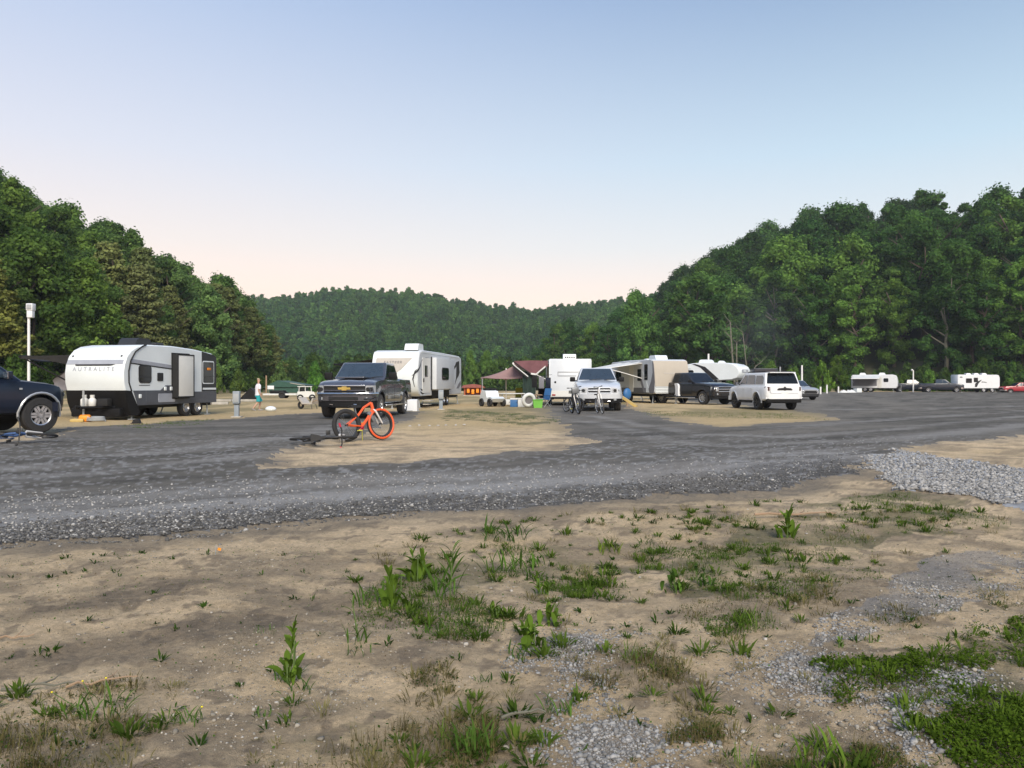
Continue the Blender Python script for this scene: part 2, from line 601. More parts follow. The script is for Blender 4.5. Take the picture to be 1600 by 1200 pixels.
def relief(X, Y, road):
    fade = 1 - smooth(22, 34, Y)
    z = (fbm(X, Y, .55, 3, 11) - .5) * .11 + (fbm(X, Y, 2.2, 3, 12) - .5) * .045 + (fbm(X, Y, 9, 4, 13, .6) - .5) * .032
    zr = (fbm(X, Y, .5, 2, 14) - .5) * .06 + (fbm(X, Y, 14, 2, 15) - .5) * .018
    return (z * (1 - road) + zr * road) * fade

def masks(X, Y):
    n1 = fbm(X, Y, 1.3, 4, 21) - .5
    n2 = fbm(X, Y, 5.5, 3, 22) - .5
    n3 = fbm(X * .9 + 7, Y, 1.1, 4, 23) - .5
    amp = np.clip(Y * .07, .15, .9)
    wx, wy = X + n1 * amp * 1.2 + n2 * .35, Y + n3 * amp * 1.6 + n2 * .35
    road = inpoly(wx, wy, ROAD1) | inpoly(wx, wy, ROAD2)
    pale = inpoly(wx, wy, PALE)
    return wx, wy, road & ~pale, pale

def near_ground():
    p = np.concatenate([np.arange(960, 560, -2.6), np.arange(560, 120, -2), np.arange(120, 10.5, -1.1)])
    ys = CAM_H * F / p
    us = np.concatenate([np.arange(-2.6, -.9, .02), np.arange(-.9, .9, .0028), np.arange(.9, 2.6, .02)])
    U, Y = np.meshgrid(us, ys)
    X = U * Y
    wx, wy, road, pale = masks(X, Y)
    rk = np.zeros(X.shape)
    rk[road | pale] = 1
    for _ in range(3):                                # soften for the relief
        rk[1:-1, 1:-1] = (rk[1:-1, 1:-1] * 2 + rk[:-2, 1:-1] + rk[2:, 1:-1] + rk[1:-1, :-2] + rk[1:-1, 2:]) / 6
    Z = relief(X, Y, rk) + .03 * rk * (1 - smooth(20, 30, Y))
    # colours of the bare materials
    a = fbm(X, Y, .5, 4, 31)
    b = fbm(X * 1.0, Y * 1.6, 2.1, 4, 32)
    c = fbm(X, Y, 8, 3, 33)
    dirt = np.array([.58, .45, .29])[None, None] * (1.40 - b * .86 + (c - .5) * .5)[..., None]
    ochre = np.array([.54, .41, .245])
    k = smooth(.5, .72, a)[..., None]
    dirt = dirt * (1 - k * .6) + ochre * k * .6
    grit = smooth(.50, .66, b)[..., None] * .5
    dirt = dirt * (1 - grit) + np.array([.27, .22, .16]) * grit
    crumb = smooth(.60, .70, c)[..., None] * .7 * (1 - smooth(10, 16, Y))[..., None]
    dirt = dirt * (1 - crumb) + np.array([.20, .16, .115]) * crumb
    far = smooth(17, 24, Y)[..., None]
    yel = np.array([.45, .335, .165]) * (.72 + .5 * b[..., None])
    dirt = dirt * (1 - far * .7) + yel * far * .7
    scrub = (smooth(26, 34, Y) * smooth(.4, .6, fbm(X, Y * .4, .35, 4, 77)))[..., None] * .6
    dirt = dirt * (1 - scrub) + np.array([.13, .125, .06]) * scrub
    for d in DAMP:
        q = segdist(wx, wy, d, False)
        k = (1 - smooth(.05, .34, q))[..., None] * .5
        dirt = dirt * (1 - k) + np.array([.105, .088, .07]) * k
    for g, w in GREEN:
        q = inpoly(wx, wy, g).astype(float) * smooth(.42, .6, fbm(X, Y, 2.8, 4, 41)) * w
        dirt = dirt * (1 - q[..., None]) + np.array([.085, .098, .038]) * q[..., None]
    near = np.minimum(segdist(wx, wy, ROAD1), segdist(wx, wy, ROAD2))
    lim = np.clip(Y * .035, .25, 1.6)
    blend = (np.clip(1 - near / lim, 0, 1) ** 1.3)[..., None]
    dirt = dirt * (1 - blend * .5) + np.array([.19, .175, .15]) * blend * .5
    q = segdist(wx, wy, EDGE, False)
    k = ((1 - smooth(.05, .7, q)) * .55)[..., None]
    dirt = dirt * (1 - k) + np.array([.17, .15, .12]) * k
    for g in DUSTY:
        q = inpoly(wx, wy, g).astype(float) * smooth(.3, .5, fbm(X, Y, 3.5, 3, 42)) * .55
        dirt = dirt * (1 - q[..., None]) + np.array([.23, .245, .265]) * q[..., None]
    # road of dark millings with paler wheel tracks
    r1 = fbm(X, Y, .9, 4, 51)
    ru, rv = X * .85 + Y * .52, -X * .52 + Y * .85
    r2 = fbm(ru * .16 + .3 * r1, rv * 1.9, 1.2, 5, 52, .62)
    speck = fbm(X, Y, 11, 2, 53)
    road_c = np.array([.130, .121, .105])[None, None] * (.62 + .50 * r1 + 1.25 * (r2 - .5))[..., None]
    for g, w, s in TRACKS:
        q = segdist(X + (r1 - .5) * .5, Y + (r1 - .5) * .6, g, False)
        k = ((1 - smooth(w * .3, w * 1.7, q)) * s * 2.6 * smooth(.25, .6, r2))[..., None]
        road_c = road_c * (1 - k) + np.array([.33, .322, .31]) * k
    q = segdist(wx, wy, SHORE, False)
    k = ((1 - smooth(.2, 1.3, q)) * .7)[..., None]
    road_c = road_c * (1 - k) + np.array([.092, .090, .090]) * k
    k = (smooth(.6, .72, speck) * .5 * (1 - smooth(14, 22, Y)))[..., None]
    road_c = road_c * (1 - k) + np.array([.36, .36, .36]) * k
    dust = (smooth(.52, .75, fbm(X, Y, .45, 4, 54)) * .42)[..., None]
    road_c = road_c * (1 - dust) + np.array([.20, .18, .155]) * dust
    blend = blend * smooth(2, 6, segdist(wx, wy, EDGE, False))[..., None]
    road_c = road_c * (1 - blend * .5) + np.array([.20, .183, .155]) * blend * .5
    pale_c = np.array([.36, .37, .385])[None, None] * (.45 + 1.05 * speck)[..., None]
    ny, nx = X.shape
    V = np.stack([X, Y, Z], -1).reshape(-1, 3)
    idx = np.arange(ny * nx).reshape(ny, nx)
    Fq = np.stack([idx[:-1, :-1], idx[:-1, 1:], idx[1:, 1:], idx[1:, :-1]], -1).reshape(-1, 4)
    cls = np.where(pale, 2, np.where(road, 1, 0))[:-1, :-1].reshape(-1)
    for k, name, col, m, lab in ((0, 'dirt_ground', dirt, 'dirt_tint', 'bare sandy dirt with weeds'), (1, 'gravel_road', road_c, 'road_tint', 'dark gravel road and parking pads'),
                                 (2, 'gravel_path', pale_c, 'road_tint', 'pale gravel strip beside the road')):
        f = Fq[cls == k]
        used, inv = np.unique(f, return_inverse=True)
        me = attr_mesh(name, V[used], inv.reshape(f.shape), col.reshape(-1, 3)[used])
        me.materials.append(M[m])
        me.polygons.foreach_set('use_smooth', np.ones(len(me.polygons), bool))
        o = bpy.data.objects.new(name, me)
        C.objects.link(o)
        tag(o, lab, None, None, 'structure')
near_ground()

def ground_z(x, y):
    x, y = np.atleast_1d(np.asarray(x, float)), np.atleast_1d(np.asarray(y, float))
    _, _, road, pale = masks(x, y)
    k = (road | pale).astype(float)
    return relief(x, y, k) + .03 * k * (1 - smooth(20, 30, y))

# ------------------------------------------------------------------ loose stones
_t = (1 + 5 ** .5) / 2
ICO_V = np.array([(-1, _t, 0), (1, _t, 0), (-1, -_t, 0), (1, -_t, 0), (0, -1, _t), (0, 1, _t), (0, -1, -_t), (0, 1, -_t), (_t, 0, -1), (_t, 0, 1), (-_t, 0, -1), (-_t, 0, 1)]) / 1.9
ICO_F = np.array([(0, 11, 5), (0, 5, 1), (0, 1, 7), (0, 7, 10), (0, 10, 11), (1, 5, 9), (5, 11, 4), (11, 10, 2), (10, 7, 6), (7, 1, 8), (3, 9, 4), (3, 4, 2), (3, 2, 6), (3, 6, 8), (3, 8, 9), (4, 9, 5), (2, 4, 11), (6, 2, 10), (8, 6, 7), (9, 8, 1)])

def stones(name, label, pts, size, cols):
    """pts (n,2), size (n), cols (n,3): one mesh of many small stones"""
    n = len(pts)
    if not n: return
    sc = size[:, None, None] * RNG.uniform(.6, 1.15, (n, 1, 3)) * np.array([1, 1, .7])
    v = ICO_V[None] * (1 + RNG.uniform(-.22, .22, (n, 12, 1))) * sc
    a = RNG.uniform(0, 2 * PI, n)
    ca, sa = np.cos(a)[:, None], np.sin(a)[:, None]
    x, y = v[..., 0] * ca - v[..., 1] * sa, v[..., 0] * sa + v[..., 1] * ca
    gz = ground_z(pts[:, 0], pts[:, 1])
    v = np.stack([x + pts[:, :1], y + pts[:, 1:], v[..., 2] + (gz + size * .25)[:, None]], -1).reshape(-1, 3)
    f = (ICO_F[None] + (np.arange(n) * 12)[:, None, None]).reshape(-1, 3)
    me = attr_mesh(name, v, f, np.repeat(cols, 12, 0))
    me.materials.append(M['stone_tint'])
    o = bpy.data.objects.new(name, me)
    C.objects.link(o)
    tag(o, label, None, None, 'stuff')

def scatter(n, test, ymin=2.3, ymax=18, umax=.75):
    """random points, as dense in the distance as a picture needs"""
    p = RNG.uniform(CAM_H * F / ymax, CAM_H * F / ymin, n)
    y = CAM_H * F / p
    x = RNG.uniform(-umax, umax, n) * y
    k = test(x, y)
    return np.stack([x[k], y[k]], -1)

def greys(n, lo, hi, warm=0):
    g = RNG.uniform(lo, hi, (n, 1))
    return g * (np.array([1, .985, .95]) + warm * np.array([.12, .02, -.14]))

def wpoly(poly, grow=0):
    def t(x, y):
        wx, wy, _, _ = masks(x, y)
        r = inpoly(wx, wy, poly)
        return r
    return t

def edge_test(x, y):
    wx, wy, road, pale = masks(x, y)
    q = segdist(wx, wy, SHORE, False)
    return (RNG.uniform(0, 1, x.shape) < np.exp(-(q / .55) ** 2)) & (inpoly(wx, wy, ROAD1) | (q < .5))
pts = scatter(110000, edge_test, 5, 16)[:12000]
s = RNG.uniform(.006, .016, len(pts)) * (1 + (RNG.uniform(0, 1, len(pts)) > .96) * .9)
stones('roadside_gravel', 'coarse dark gravel along the near edge of the road', pts, s, np.where(RNG.uniform(0, 1, (len(pts), 1)) > .90, greys(len(pts), .22, .42), greys(len(pts), .055, .16)))
def track_test(x, y):
    q = np.minimum(segdist(x, y, TRACKS[0][0], False), segdist(x, y, TRACKS[1][0], False))
    return RNG.uniform(0, 1, x.shape) < .5 * np.exp(-(q / .7) ** 2)
pts = scatter(40000, track_test, 6, 18)[:2600]
stones('loose_road_stones', 'small pale loose stones on the road', pts, RNG.uniform(.007, .017, len(pts)), greys(len(pts), .16, .42))
pts = scatter(90000, wpoly(PALE), 8, 18, 1.0)[:10000]
stones('pale_gravel', 'pale crushed stone heaped beside the road', pts, RNG.uniform(.009, .024, len(pts)) * (1 + (RNG.uniform(0, 1, len(pts)) > .92) * .8), greys(len(pts), .13, .40))
def dusty_test(x, y):
    wx, wy, _, _ = masks(x, y)
    r = np.zeros(x.shape, bool)
    for g in DUSTY[:1]:
        r |= inpoly(wx, wy, g) & (RNG.uniform(0, 1, x.shape) < .2 + .75 * smooth(.4, .55, fbm(x, y, 2.5, 3, 66)))
    for g in DUSTY[1:]:
        d = segdist(wx, wy, g)
        r |= inpoly(wx, wy, g) | ((d < .12) & (RNG.uniform(0, 1, x.shape) < .25))
    return r
pts = scatter(130000, dusty_test, 2.3, 6.5)[:17000]
stones('gravel_spill', 'grey gravel spilled in patches on the dirt', pts, RNG.uniform(.003, .0075, len(pts)) * (1 + (RNG.uniform(0, 1, len(pts)) > .9) * .9), greys(len(pts), .11, .34))
def dirt_test(x, y):
    wx, wy, road, pale = masks(x, y)
    return ~road & ~pale & (RNG.uniform(0, 1, x.shape) < .1 + .8 * smooth(.5, .7, fbm(x, y, .9, 3, 61)))
pts = scatter(22000, dirt_test, 2.3, 9)[:8000]
stones('dirt_crumbs', 'crumbs of earth and small stones on the dirt', pts, RNG.uniform(.002, .0065, len(pts)) * (1 + 1.4 * (RNG.uniform(0, 1, len(pts)) > .95)), np.where(RNG.uniform(0, 1, (len(pts), 1)) > .88, greys(len(pts), .26, .42, .5), greys(len(pts), .12, .32, .9)))
# ------------------------------------------------------------------ trees
def leaf_mat(name, cols, transl=.45):
    """cols: dark and light leaf colours; the tree's own colour (object colour) tints them"""
    m = bpy.data.materials.new(name)
    m.use_nodes = True
    nt = m.node_tree
    nt.nodes.remove(nt.nodes['Principled BSDF'])
    out = nt.nodes['Material Output']
    a = nt.nodes.new('ShaderNodeAttribute')
    a.attribute_name = 'tint'
    oi = nt.nodes.new('ShaderNodeObjectInfo')
    mx = nt.nodes.new('ShaderNodeMix')
    mx.data_type = 'RGBA'
    mx.inputs[6].default_value = (*cols[0], 1)
    mx.inputs[7].default_value = (*cols[1], 1)
    sep = nt.nodes.new('ShaderNodeSeparateColor')
    nt.links.new(a.outputs['Color'], sep.inputs[0])
    nt.links.new(sep.outputs[0], mx.inputs[0])
    rnd = nt.nodes.new('ShaderNodeMapRange')
    rnd.inputs['To Min'].default_value, rnd.inputs['To Max'].default_value = .72, 1.22
    nt.links.new(oi.outputs['Random'], rnd.inputs['Value'])
    mu = nt.nodes.new('ShaderNodeVectorMath')
    mu.operation = 'MULTIPLY'
    nt.links.new(mx.outputs[2], mu.inputs[0])
    nt.links.new(oi.outputs['Color'], mu.inputs[1])
    sc = nt.nodes.new('ShaderNodeVectorMath')
    sc.operation = 'SCALE'
    nt.links.new(mu.outputs[0], sc.inputs[0])
    nt.links.new(rnd.outputs[0], sc.inputs['Scale'])
    d = nt.nodes.new('ShaderNodeBsdfDiffuse')
    t = nt.nodes.new('ShaderNodeBsdfTranslucent')
    nt.links.new(sc.outputs[0], d.inputs[0])
    nt.links.new(sc.outputs[0], t.inputs[0])
    ms = nt.nodes.new('ShaderNodeMixShader')
    ms.inputs[0].default_value = transl
    nt.links.new(d.outputs[0], ms.inputs[1])
    nt.links.new(t.outputs[0], ms.inputs[2])
    nt.links.new(ms.outputs[0], out.inputs[0])
    M[name] = m
leaf_mat('broad_leaf', ((.036, .072, .030), (.118, .190, .068)))
leaf_mat('pine_leaf', ((.050, .064, .032), (.125, .140, .064)), .2)
leaf_mat('weed_leaf', ((.055, .10, .022), (.13, .20, .045)), .35)
leaf_mat('dry_leaf', ((.15, .12, .065), (.30, .25, .14)), .3)

def leaf_quads(cen, nrm, size, shade, asp=1.5):
    n = len(cen)
    r = RNG.normal(size=(n, 3))
    u = r - nrm * (r * nrm).sum(1, keepdims=True)
    u /= np.linalg.norm(u, axis=1, keepdims=True) + 1e-9
    w = np.cross(nrm, u)
    s = size[:, None]
    v = np.stack([cen - u * s * asp / 2, cen - w * s / 2 + nrm * s * .12, cen + u * s * asp / 2, cen + w * s / 2 + nrm * s * .12], 1).reshape(-1, 3)
    f = np.arange(n * 4).reshape(n, 4)
    return v, f, np.repeat(np.repeat(shade[:, None], 3, 1), 4, 0)

def crown_proto(name, m, clumps, per, leaf, drop=.25, flat=1.0):
    """clumps: (n,4) centres and radii of the leaf clumps"""
    n = len(clumps)
    k = np.repeat(np.arange(n), per)
    d = RNG.normal(size=(n * per, 3))
    d /= np.linalg.norm(d, axis=1, keepdims=True)
    keep = d[:, 2] > -1 + drop + RNG.uniform(-.3, .3, len(d))
    d, k = d[keep], k[keep]
    rr = clumps[k, 3:4] * np.where(RNG.uniform(0, 1, (len(k), 1)) > .86, RNG.uniform(1.1, 1.7, (len(k), 1)), RNG.uniform(.5, 1.1, (len(k), 1)))
    cen = clumps[k, :3] + d * rr * np.array([1, 1, flat])
    nr = d + RNG.normal(size=d.shape) * .55 + np.array([0, 0, .25])
    nr /= np.linalg.norm(nr, axis=1, keepdims=True)
    cl = RNG.uniform(.1, .75, n)
    sh = np.clip(cl[k] + RNG.uniform(-.3, .3, len(k)), 0, 1)
    v, f, c = leaf_quads(cen, nr, leaf * RNG.uniform(.6, 1.3, len(k)), sh)
    me = attr_mesh(name, v, f, c)
    me.materials.append(M[m])
    return me

def broad_clumps(h, w, n, top=.5, low=.25, seed=0, lobes_n=15, big=1.0):
    """unit crown: height h, half width w, starting at low*h; uneven lobes, each with its leaf clumps"""
    rg = np.random.default_rng(seed)
    out, lobes = [], []
    for i in range(lobes_n):
        z = low * h + (h * (1 - low)) * ((i + rg.uniform(.1, .9)) / lobes_n)
        t = (z / h - low) / (1 - low)
        prof = math.sin(PI * min(1, (t * .84 + .13)) ** top) ** .75
        a = i * 2.4 + rg.uniform(-.8, .8)
        rr = w * prof * rg.uniform(.25, .95)
        lobes.append((rr * math.cos(a), rr * math.sin(a), z, w * (.10 + prof * rg.uniform(.18, .42)) * big))
    lobes.append((rg.uniform(-.15, .15) * w, rg.uniform(-.15, .15) * w, h * .93, w * .26))
    wt = np.array([L[3] ** 1.6 for L in lobes])
    pick = rg.choice(len(lobes), n, p=wt / wt.sum())
    for i in range(n):
        L = lobes[pick[i]]
        d = rg.normal(size=3)
        d /= np.linalg.norm(d)
        if d[2] < -.4: d[2] *= -.6
        q = np.array(L[:3]) + d * L[3] * rg.uniform(.5, 1.1) * np.array([1, 1, .9])
        out.append((*q, w * rg.uniform(.10, .22)))
    return np.array(out)

def pine_clumps(h, w, seed):
    rg = np.random.default_rng(seed)
    out = []
    z = h * .22
    while z < h * .97:
        t = (z / h - .22) / .78
        R0 = w * (1 - t) ** .75 * rg.uniform(.75, 1.15) + .03 * w
        nb = rg.integers(4, 7)
        a0 = rg.uniform(0, 6)
        for b in range(nb):
            a = a0 + b * 2 * PI / nb + rg.uniform(-.3, .3)
            rr = R0 * rg.uniform(.7, 1.1)
            for s in (.35, .6, .82, 1):
                out.append((rr * s * math.cos(a), rr * s * math.sin(a), z + rr * s * .18 + rg.uniform(-.1, .1), .16 * w * (1.25 - .5 * s)))
        z += h * rg.uniform(.045, .075)
    return np.array(out)

# unit prototypes: 10 m high trees
CROWNS = {
    'rounded': [crown_proto('crown', 'broad_leaf', broad_clumps(10, 3.5, 110, .62, .10, s), 250, .19) for s in (1, 2, 3, 4, 5)],
    'tall': [crown_proto('crown', 'broad_leaf', broad_clumps(10, 2.1, 110, .85, .04, s, 18), 230, .17) for s in (11, 12, 13, 14, 15)],
    'spreading': [crown_proto('crown', 'broad_leaf', broad_clumps(10, 4.2, 115, .5, .2, s), 250, .20) for s in (21, 22, 23)],
    'pine': [crown_proto('crown', 'pine_leaf', pine_clumps(10, 2.9, s), 100, .18, .1, .6) for s in (31, 32, 33)],
    'bush': [crown_proto('crown', 'broad_leaf', broad_clumps(10, 6.5, 76, .45, .02, s), 85, .7) for s in (41, 42, 43)],
}
FAR_CROWNS = [crown_proto('crown', 'broad_leaf', broad_clumps(8, 5.0, 50, .55, .05, s, 9), 30, .85) for s in (51, 52, 53)] + [crown_proto('crown', 'broad_leaf', broad_clumps(9, 4.2, 44, .6, .05, s, 9), 30, .8) for s in (54, 55)]

def trunk_proto(seed, h=10, r=.17, limbs=7, top=.85):
    rg = random.Random(seed)
    mb = MB()
    pts = [(rg.uniform(-.12, .12) * k, rg.uniform(-.12, .12) * k, h * top * k / 6) for k in range(7)]
    mb.tube(pts, [r * (1.25 if k == 0 else 1) * (1 - .12 * k) for k in range(7)], 7)
    for i in range(limbs):
        z = h * rg.uniform(.25, .7)
        a = rg.uniform(0, 6.28)
        L = h * rg.uniform(.14, .26)
        p = Vector((0, 0, z))
        q = p + Vector((math.cos(a) * L * .5, math.sin(a) * L * .5, L * .35))
        s = p + Vector((math.cos(a) * L, math.sin(a) * L, L * .8))
        mb.tube([p, q, s], [r * .4, r * .28, r * .12], 5)
    return mb.mesh('trunk', 'bark')
TRUNKS = [trunk_proto(s) for s in (1, 2, 3)]
PALE_TRUNKS = []
for _t0 in TRUNKS:
    _m = _t0.copy()
    _m.materials.clear()
    _m.materials.append(M['pale_bark'])
    PALE_TRUNKS.append(_m)
BUSH_TRUNK = trunk_proto(9, 10, .25, 9, .5)

def tree(kind, x, y, z, h, tone, label, group, cat='tree', name=None, wide=1.0, trunk=None, spin=None):
    e = empty(name or {'pine': 'pine_tree', 'bush': 'bush'}.get(kind, 'broadleaf_tree'), label, cat, (x, y, z), random.uniform(0, 6.28) if spin is None else spin, group)
    s = h / 10
    me = random.choice(CROWNS[kind])
    c = bpy.data.objects.new('crown', me)
    c.scale = (s * wide, s * wide, s)
    c.color = (*tone, 1)
    t = bpy.data.objects.new('trunk', BUSH_TRUNK if kind == 'bush' else random.choice(trunk or TRUNKS))
    t.scale = (s, s, s)
    for o in (c, t):
        C.objects.link(o)
        o.parent = e
    return e

def gn_forest(name, label, protos, pts, scales, rots, wide=1.0, color=(1, 1, 1)):
    """one object that plants copies of the crowns on points: a wood that reads as one mass"""
    coll = bpy.data.collections.new('forest_crowns')
    for me in protos:
        o = bpy.data.objects.new('crown', me)
        o.color = (*color, 1)
        coll.objects.link(o)
    me = bpy.data.meshes.new(name)
    me.vertices.add(len(pts))
    me.vertices.foreach_set('co', np.asarray(pts, np.float32).ravel())
    a = me.attributes.new('size', 'FLOAT_VECTOR', 'POINT')
    a.data.foreach_set('vector', np.asarray(scales, np.float32).ravel())
    b = me.attributes.new('turn', 'FLOAT', 'POINT')
    b.data.foreach_set('value', np.asarray(rots, np.float32))
    o = bpy.data.objects.new(name, me)
    o.color = (*color, 1)
    C.objects.link(o)
    ng = bpy.data.node_groups.new('forest', 'GeometryNodeTree')
    ng.interface.new_socket('Geometry', in_out='INPUT', socket_type='NodeSocketGeometry')
    ng.interface.new_socket('Geometry', in_out='OUTPUT', socket_type='NodeSocketGeometry')
    gi, go = ng.nodes.new('NodeGroupInput'), ng.nodes.new('NodeGroupOutput')
    ci = ng.nodes.new('GeometryNodeCollectionInfo')
    ci.inputs['Collection'].default_value = coll
    ci.inputs['Separate Children'].default_value = True
    ci.inputs['Reset Children'].default_value = True
    ip = ng.nodes.new('GeometryNodeInstanceOnPoints')
    ip.inputs['Pick Instance'].default_value = True
    def named(n, t):
        q = ng.nodes.new('GeometryNodeInputNamedAttribute')
        q.data_type = t
        q.inputs['Name'].default_value = n
        return q
    sz, tn = named('size', 'FLOAT_VECTOR'), named('turn', 'FLOAT')
    cx = ng.nodes.new('ShaderNodeCombineXYZ')
    L = ng.links.new
    L(gi.outputs[0], ip.inputs['Points'])
    L(ci.outputs[0], ip.inputs['Instance'])
    L(tn.outputs[0], cx.inputs[2])
    L(cx.outputs[0], ip.inputs['Rotation'])
    L(sz.outputs[0], ip.inputs['Scale'])
    L(ip.outputs[0], go.inputs[0])
    o.modifiers.new('forest', 'NODES').node_group = ng
    tag(o, label, None, None, 'stuff')
    return o

# ---- where the trees of the two near hills stand
def grid_pts(x0, x1, y0, y1, step, seed):
    rg = np.random.default_rng(seed)
    xs, ys = np.meshgrid(np.arange(x0, x1, step), np.arange(y0, y1, step))
    xs = xs + (np.arange(xs.shape[0])[:, None] % 2) * step / 2
    return np.stack([xs.ravel(), ys.ravel()], -1) + rg.uniform(-.33, .33, (xs.size, 2)) * step

LAND = [(-60, 'behind the navy SUV'), (45, 'behind the white lamp post'), (130, 'behind the rounded white trailer'), (215, 'above the black roof box'), (300, 'right of the slide-out trailer'),
        (360, 'above the grey utility pedestal'), (410, 'above the person in teal shorts'), (450, 'above the green barn'), (530, 'above the dark grey pickup'),
        (650, 'above the black-swoosh trailer'), (790, 'above the grey canopy'), (890, 'above the square trailer rear'), (940, 'above the silver-white pickup'),
        (1010, 'above the beige-nosed trailer'), (1060, 'above the white tank cover'), (1110, 'above the black pickup'), (1155, 'above the fifth-wheel nose'), (1200, 'above the white SUV'), (1262, 'above the silver hatchback'),
        (1310, 'above the roadside junk pile'), (1370, 'above the far trailer with awning'), (1425, 'above the slim lamp post'), (1470, 'above the far dark pickups'),
        (1530, 'above the black-windowed far trailer'), (1585, 'above the red pickup'), (1680, 'right of the red pickup')]

def where_words(px):
    return min(LAND, key=lambda q: abs(q[0] - px))[1]

class Cover:
    """coarse picture of what nearer crowns already hide, to leave out trees that nobody could see"""
    def __init__(self):
        self.g = np.zeros((120, 200), bool)
        self.X, self.Y = np.meshgrid(np.arange(200) * 8 + 4, np.arange(120) * 5 + 2)
    def see(self, px, py, rx, ry, need):
        e = ((self.X - px) / rx) ** 2 + ((self.Y - py) / ry) ** 2 < 1
        tot = e.sum()
        if tot < 2: return False, None
        return (e & ~self.g).sum() >= max(need * tot, 2), e

cover = Cover()
cand = []
for x, y in grid_pts(14, 175, 108, 290, 7.8, 5):           # the hill on the right
    foot = float(hill_right(x, y))
    fl = 185 - .95 * (x - 20) if x > 20 else 185 + (20 - x) * 1.2
    if x > 112: fl = 98
    if y < fl + 1: continue
    cand.append(('r', x, y, foot, y - fl))
for x, y in grid_pts(-150, -30, 44, 150, 4.8, 6):           # the hill on the left
    fl = -41 - .03 * (90 - y)
    if x > fl - 1: continue
    if y > 138: continue
    cand.append(('l', x, y, float(hill_left(x, y)), fl - x))
cand.sort(key=lambda q: q[2])
SHAPE_W = {'rounded': ('rounded', 'round-crowned', 'billowing'), 'tall': ('tall narrow', 'slender upright', 'columnar'), 'spreading': ('broad spreading', 'wide-crowned', 'sprawling'), 'pine': ('layered', 'wispy', 'shaggy')}
rest, planted = [], 0
tr = random.Random(11)
for side, x, y, z, d in cand:
    px = 800 + F * x / y
    if side == 'r':
        kind = tr.choice(['rounded', 'tall', 'tall', 'tall', 'spreading']) if d > 14 else tr.choice(['tall', 'tall', 'tall', 'rounded'])
        h = tr.choice([tr.uniform(13, 17), tr.uniform(16, 20), tr.uniform(19, 25)]) if d > 14 else tr.uniform(14, 23)
        if px < 1140: h *= .80 if px < 1050 else 1.0
        tone = tr.choice([(.70, 1.0, .68, 'dark green'), (.85, 1.15, .74, 'dark green'), (1.2, 1.5, .86, 'mid green'), (1.75, 1.9, 1.05, 'pale green')] if d > 14 else [(1.2, 1.5, .82, 'mid green'), (1.65, 1.85, .95, 'pale green'), (1.95, 2.05, 1.0, 'pale green'), (.9, 1.2, .75, 'dark green')])
        if d > 50: tone = tr.choice([(.60, .90, .64, 'dark green'), (.75, 1.04, .68, 'dark green'), (1.0, 1.3, .8, 'mid green')])
    else:
        brown = px > 215 and z < 18
        kind = ('pine' if tr.random() < .8 else 'rounded') if brown else tr.choice(['rounded', 'rounded', 'spreading', 'tall', 'pine'])
        h = (tr.uniform(10, 14.5) if brown else tr.choice([tr.uniform(9, 12), tr.uniform(11, 14.5)])) * (1 - .4 * smooth(385, 470, px))
        tone = tr.choice([(1.7, 1.68, 1.4, 'olive green'), (1.55, 1.65, 1.25, 'olive green'), (1.95, 1.95, 1.45, 'dull olive')]) if brown else tr.choice([(1.7, 1.7, 1.25, 'mid green'), (1.9, 1.85, 1.35, 'mid green'), (1.6, 1.6, 1.0, 'mid green'), (2.0, 1.9, 1.05, 'yellowish green')])
    sc = F / y
    cy, ry = 600 - (z + h * .58 - CAM_H) * sc, h * .42 * sc
    rx = h * {'rounded': .36, 'tall': .21, 'spreading': .44, 'pine': .27}[kind] * sc
    ok, e = cover.see(px, cy, rx, ry, .10)
    if not ok or px < -35 or px > 1635 or planted >= 292:
        rest.append((x, y, z, h, side))
        if e is not None: cover.g |= e
        continue
    frac = (e & ~cover.g).sum() / e.sum()
    cover.g |= ((cover.X - px) / (rx * .82)) ** 2 + ((cover.Y - cy) / (ry * .85)) ** 2 < 1
    planted += 1
    top = 600 - (z + h - CAM_H) * sc
    col = cover.g[:, int(np.clip(px // 8, 0, 199))]
    row = 'at the foot of the slope' if d < 9 else ('low on the slope' if d < 26 else ('midway up the slope' if d < 50 else 'near the ridge line'))
    hillw = 'right hill' if side == 'r' else 'left hill'
    kindw = 'pine' if kind == 'pine' else 'leafy tree'
    sw = SHAPE_W[kind]
    lab = f"{sw[int(h * 7) % 3]} {tone[3]} {kindw} {row}, {where_words(px)}"
    if len(lab.split()) > 16: lab = lab.replace('leafy tree', 'tree').replace('white trailer', 'trailer')
    if len(lab.split()) > 16: lab = lab.replace('midway up the slope', 'mid slope').replace('near the ridge line', 'on the ridge')
    if len(lab.split()) > 16: lab = lab.replace('at the foot of the slope', 'at the slope foot')
    tree(kind, x, y, z - .3, h, tone[:3], lab, f"{'pines' if kind == 'pine' else 'leafy trees'} on the {hillw}", trunk=PALE_TRUNKS if (side == 'r' and d < 9 and tr.random() < .5) else TRUNKS, wide=tr.uniform(.9, 1.15))
print('trees', planted, 'rest', len(rest))
for side, name, lab, colr in (('r', 'hidden_wood', 'dense wood filling the right hillside behind the front trees', (.65, .8, .62)), ('l', 'hidden_wood', 'dense wood filling the left hillside behind the front trees', (1.3, 1.35, 1.0))):
    q = [r for r in rest if r[4] == side]
    gn_forest(name, lab, CROWNS['rounded'][:2] + CROWNS['spreading'][:1], [(r[0], r[1], r[2] - .4) for r in q], [(r[3] / 10,) * 3 for r in q], [(r[0] * 7.3) % 6.28 for r in q], color=colr)

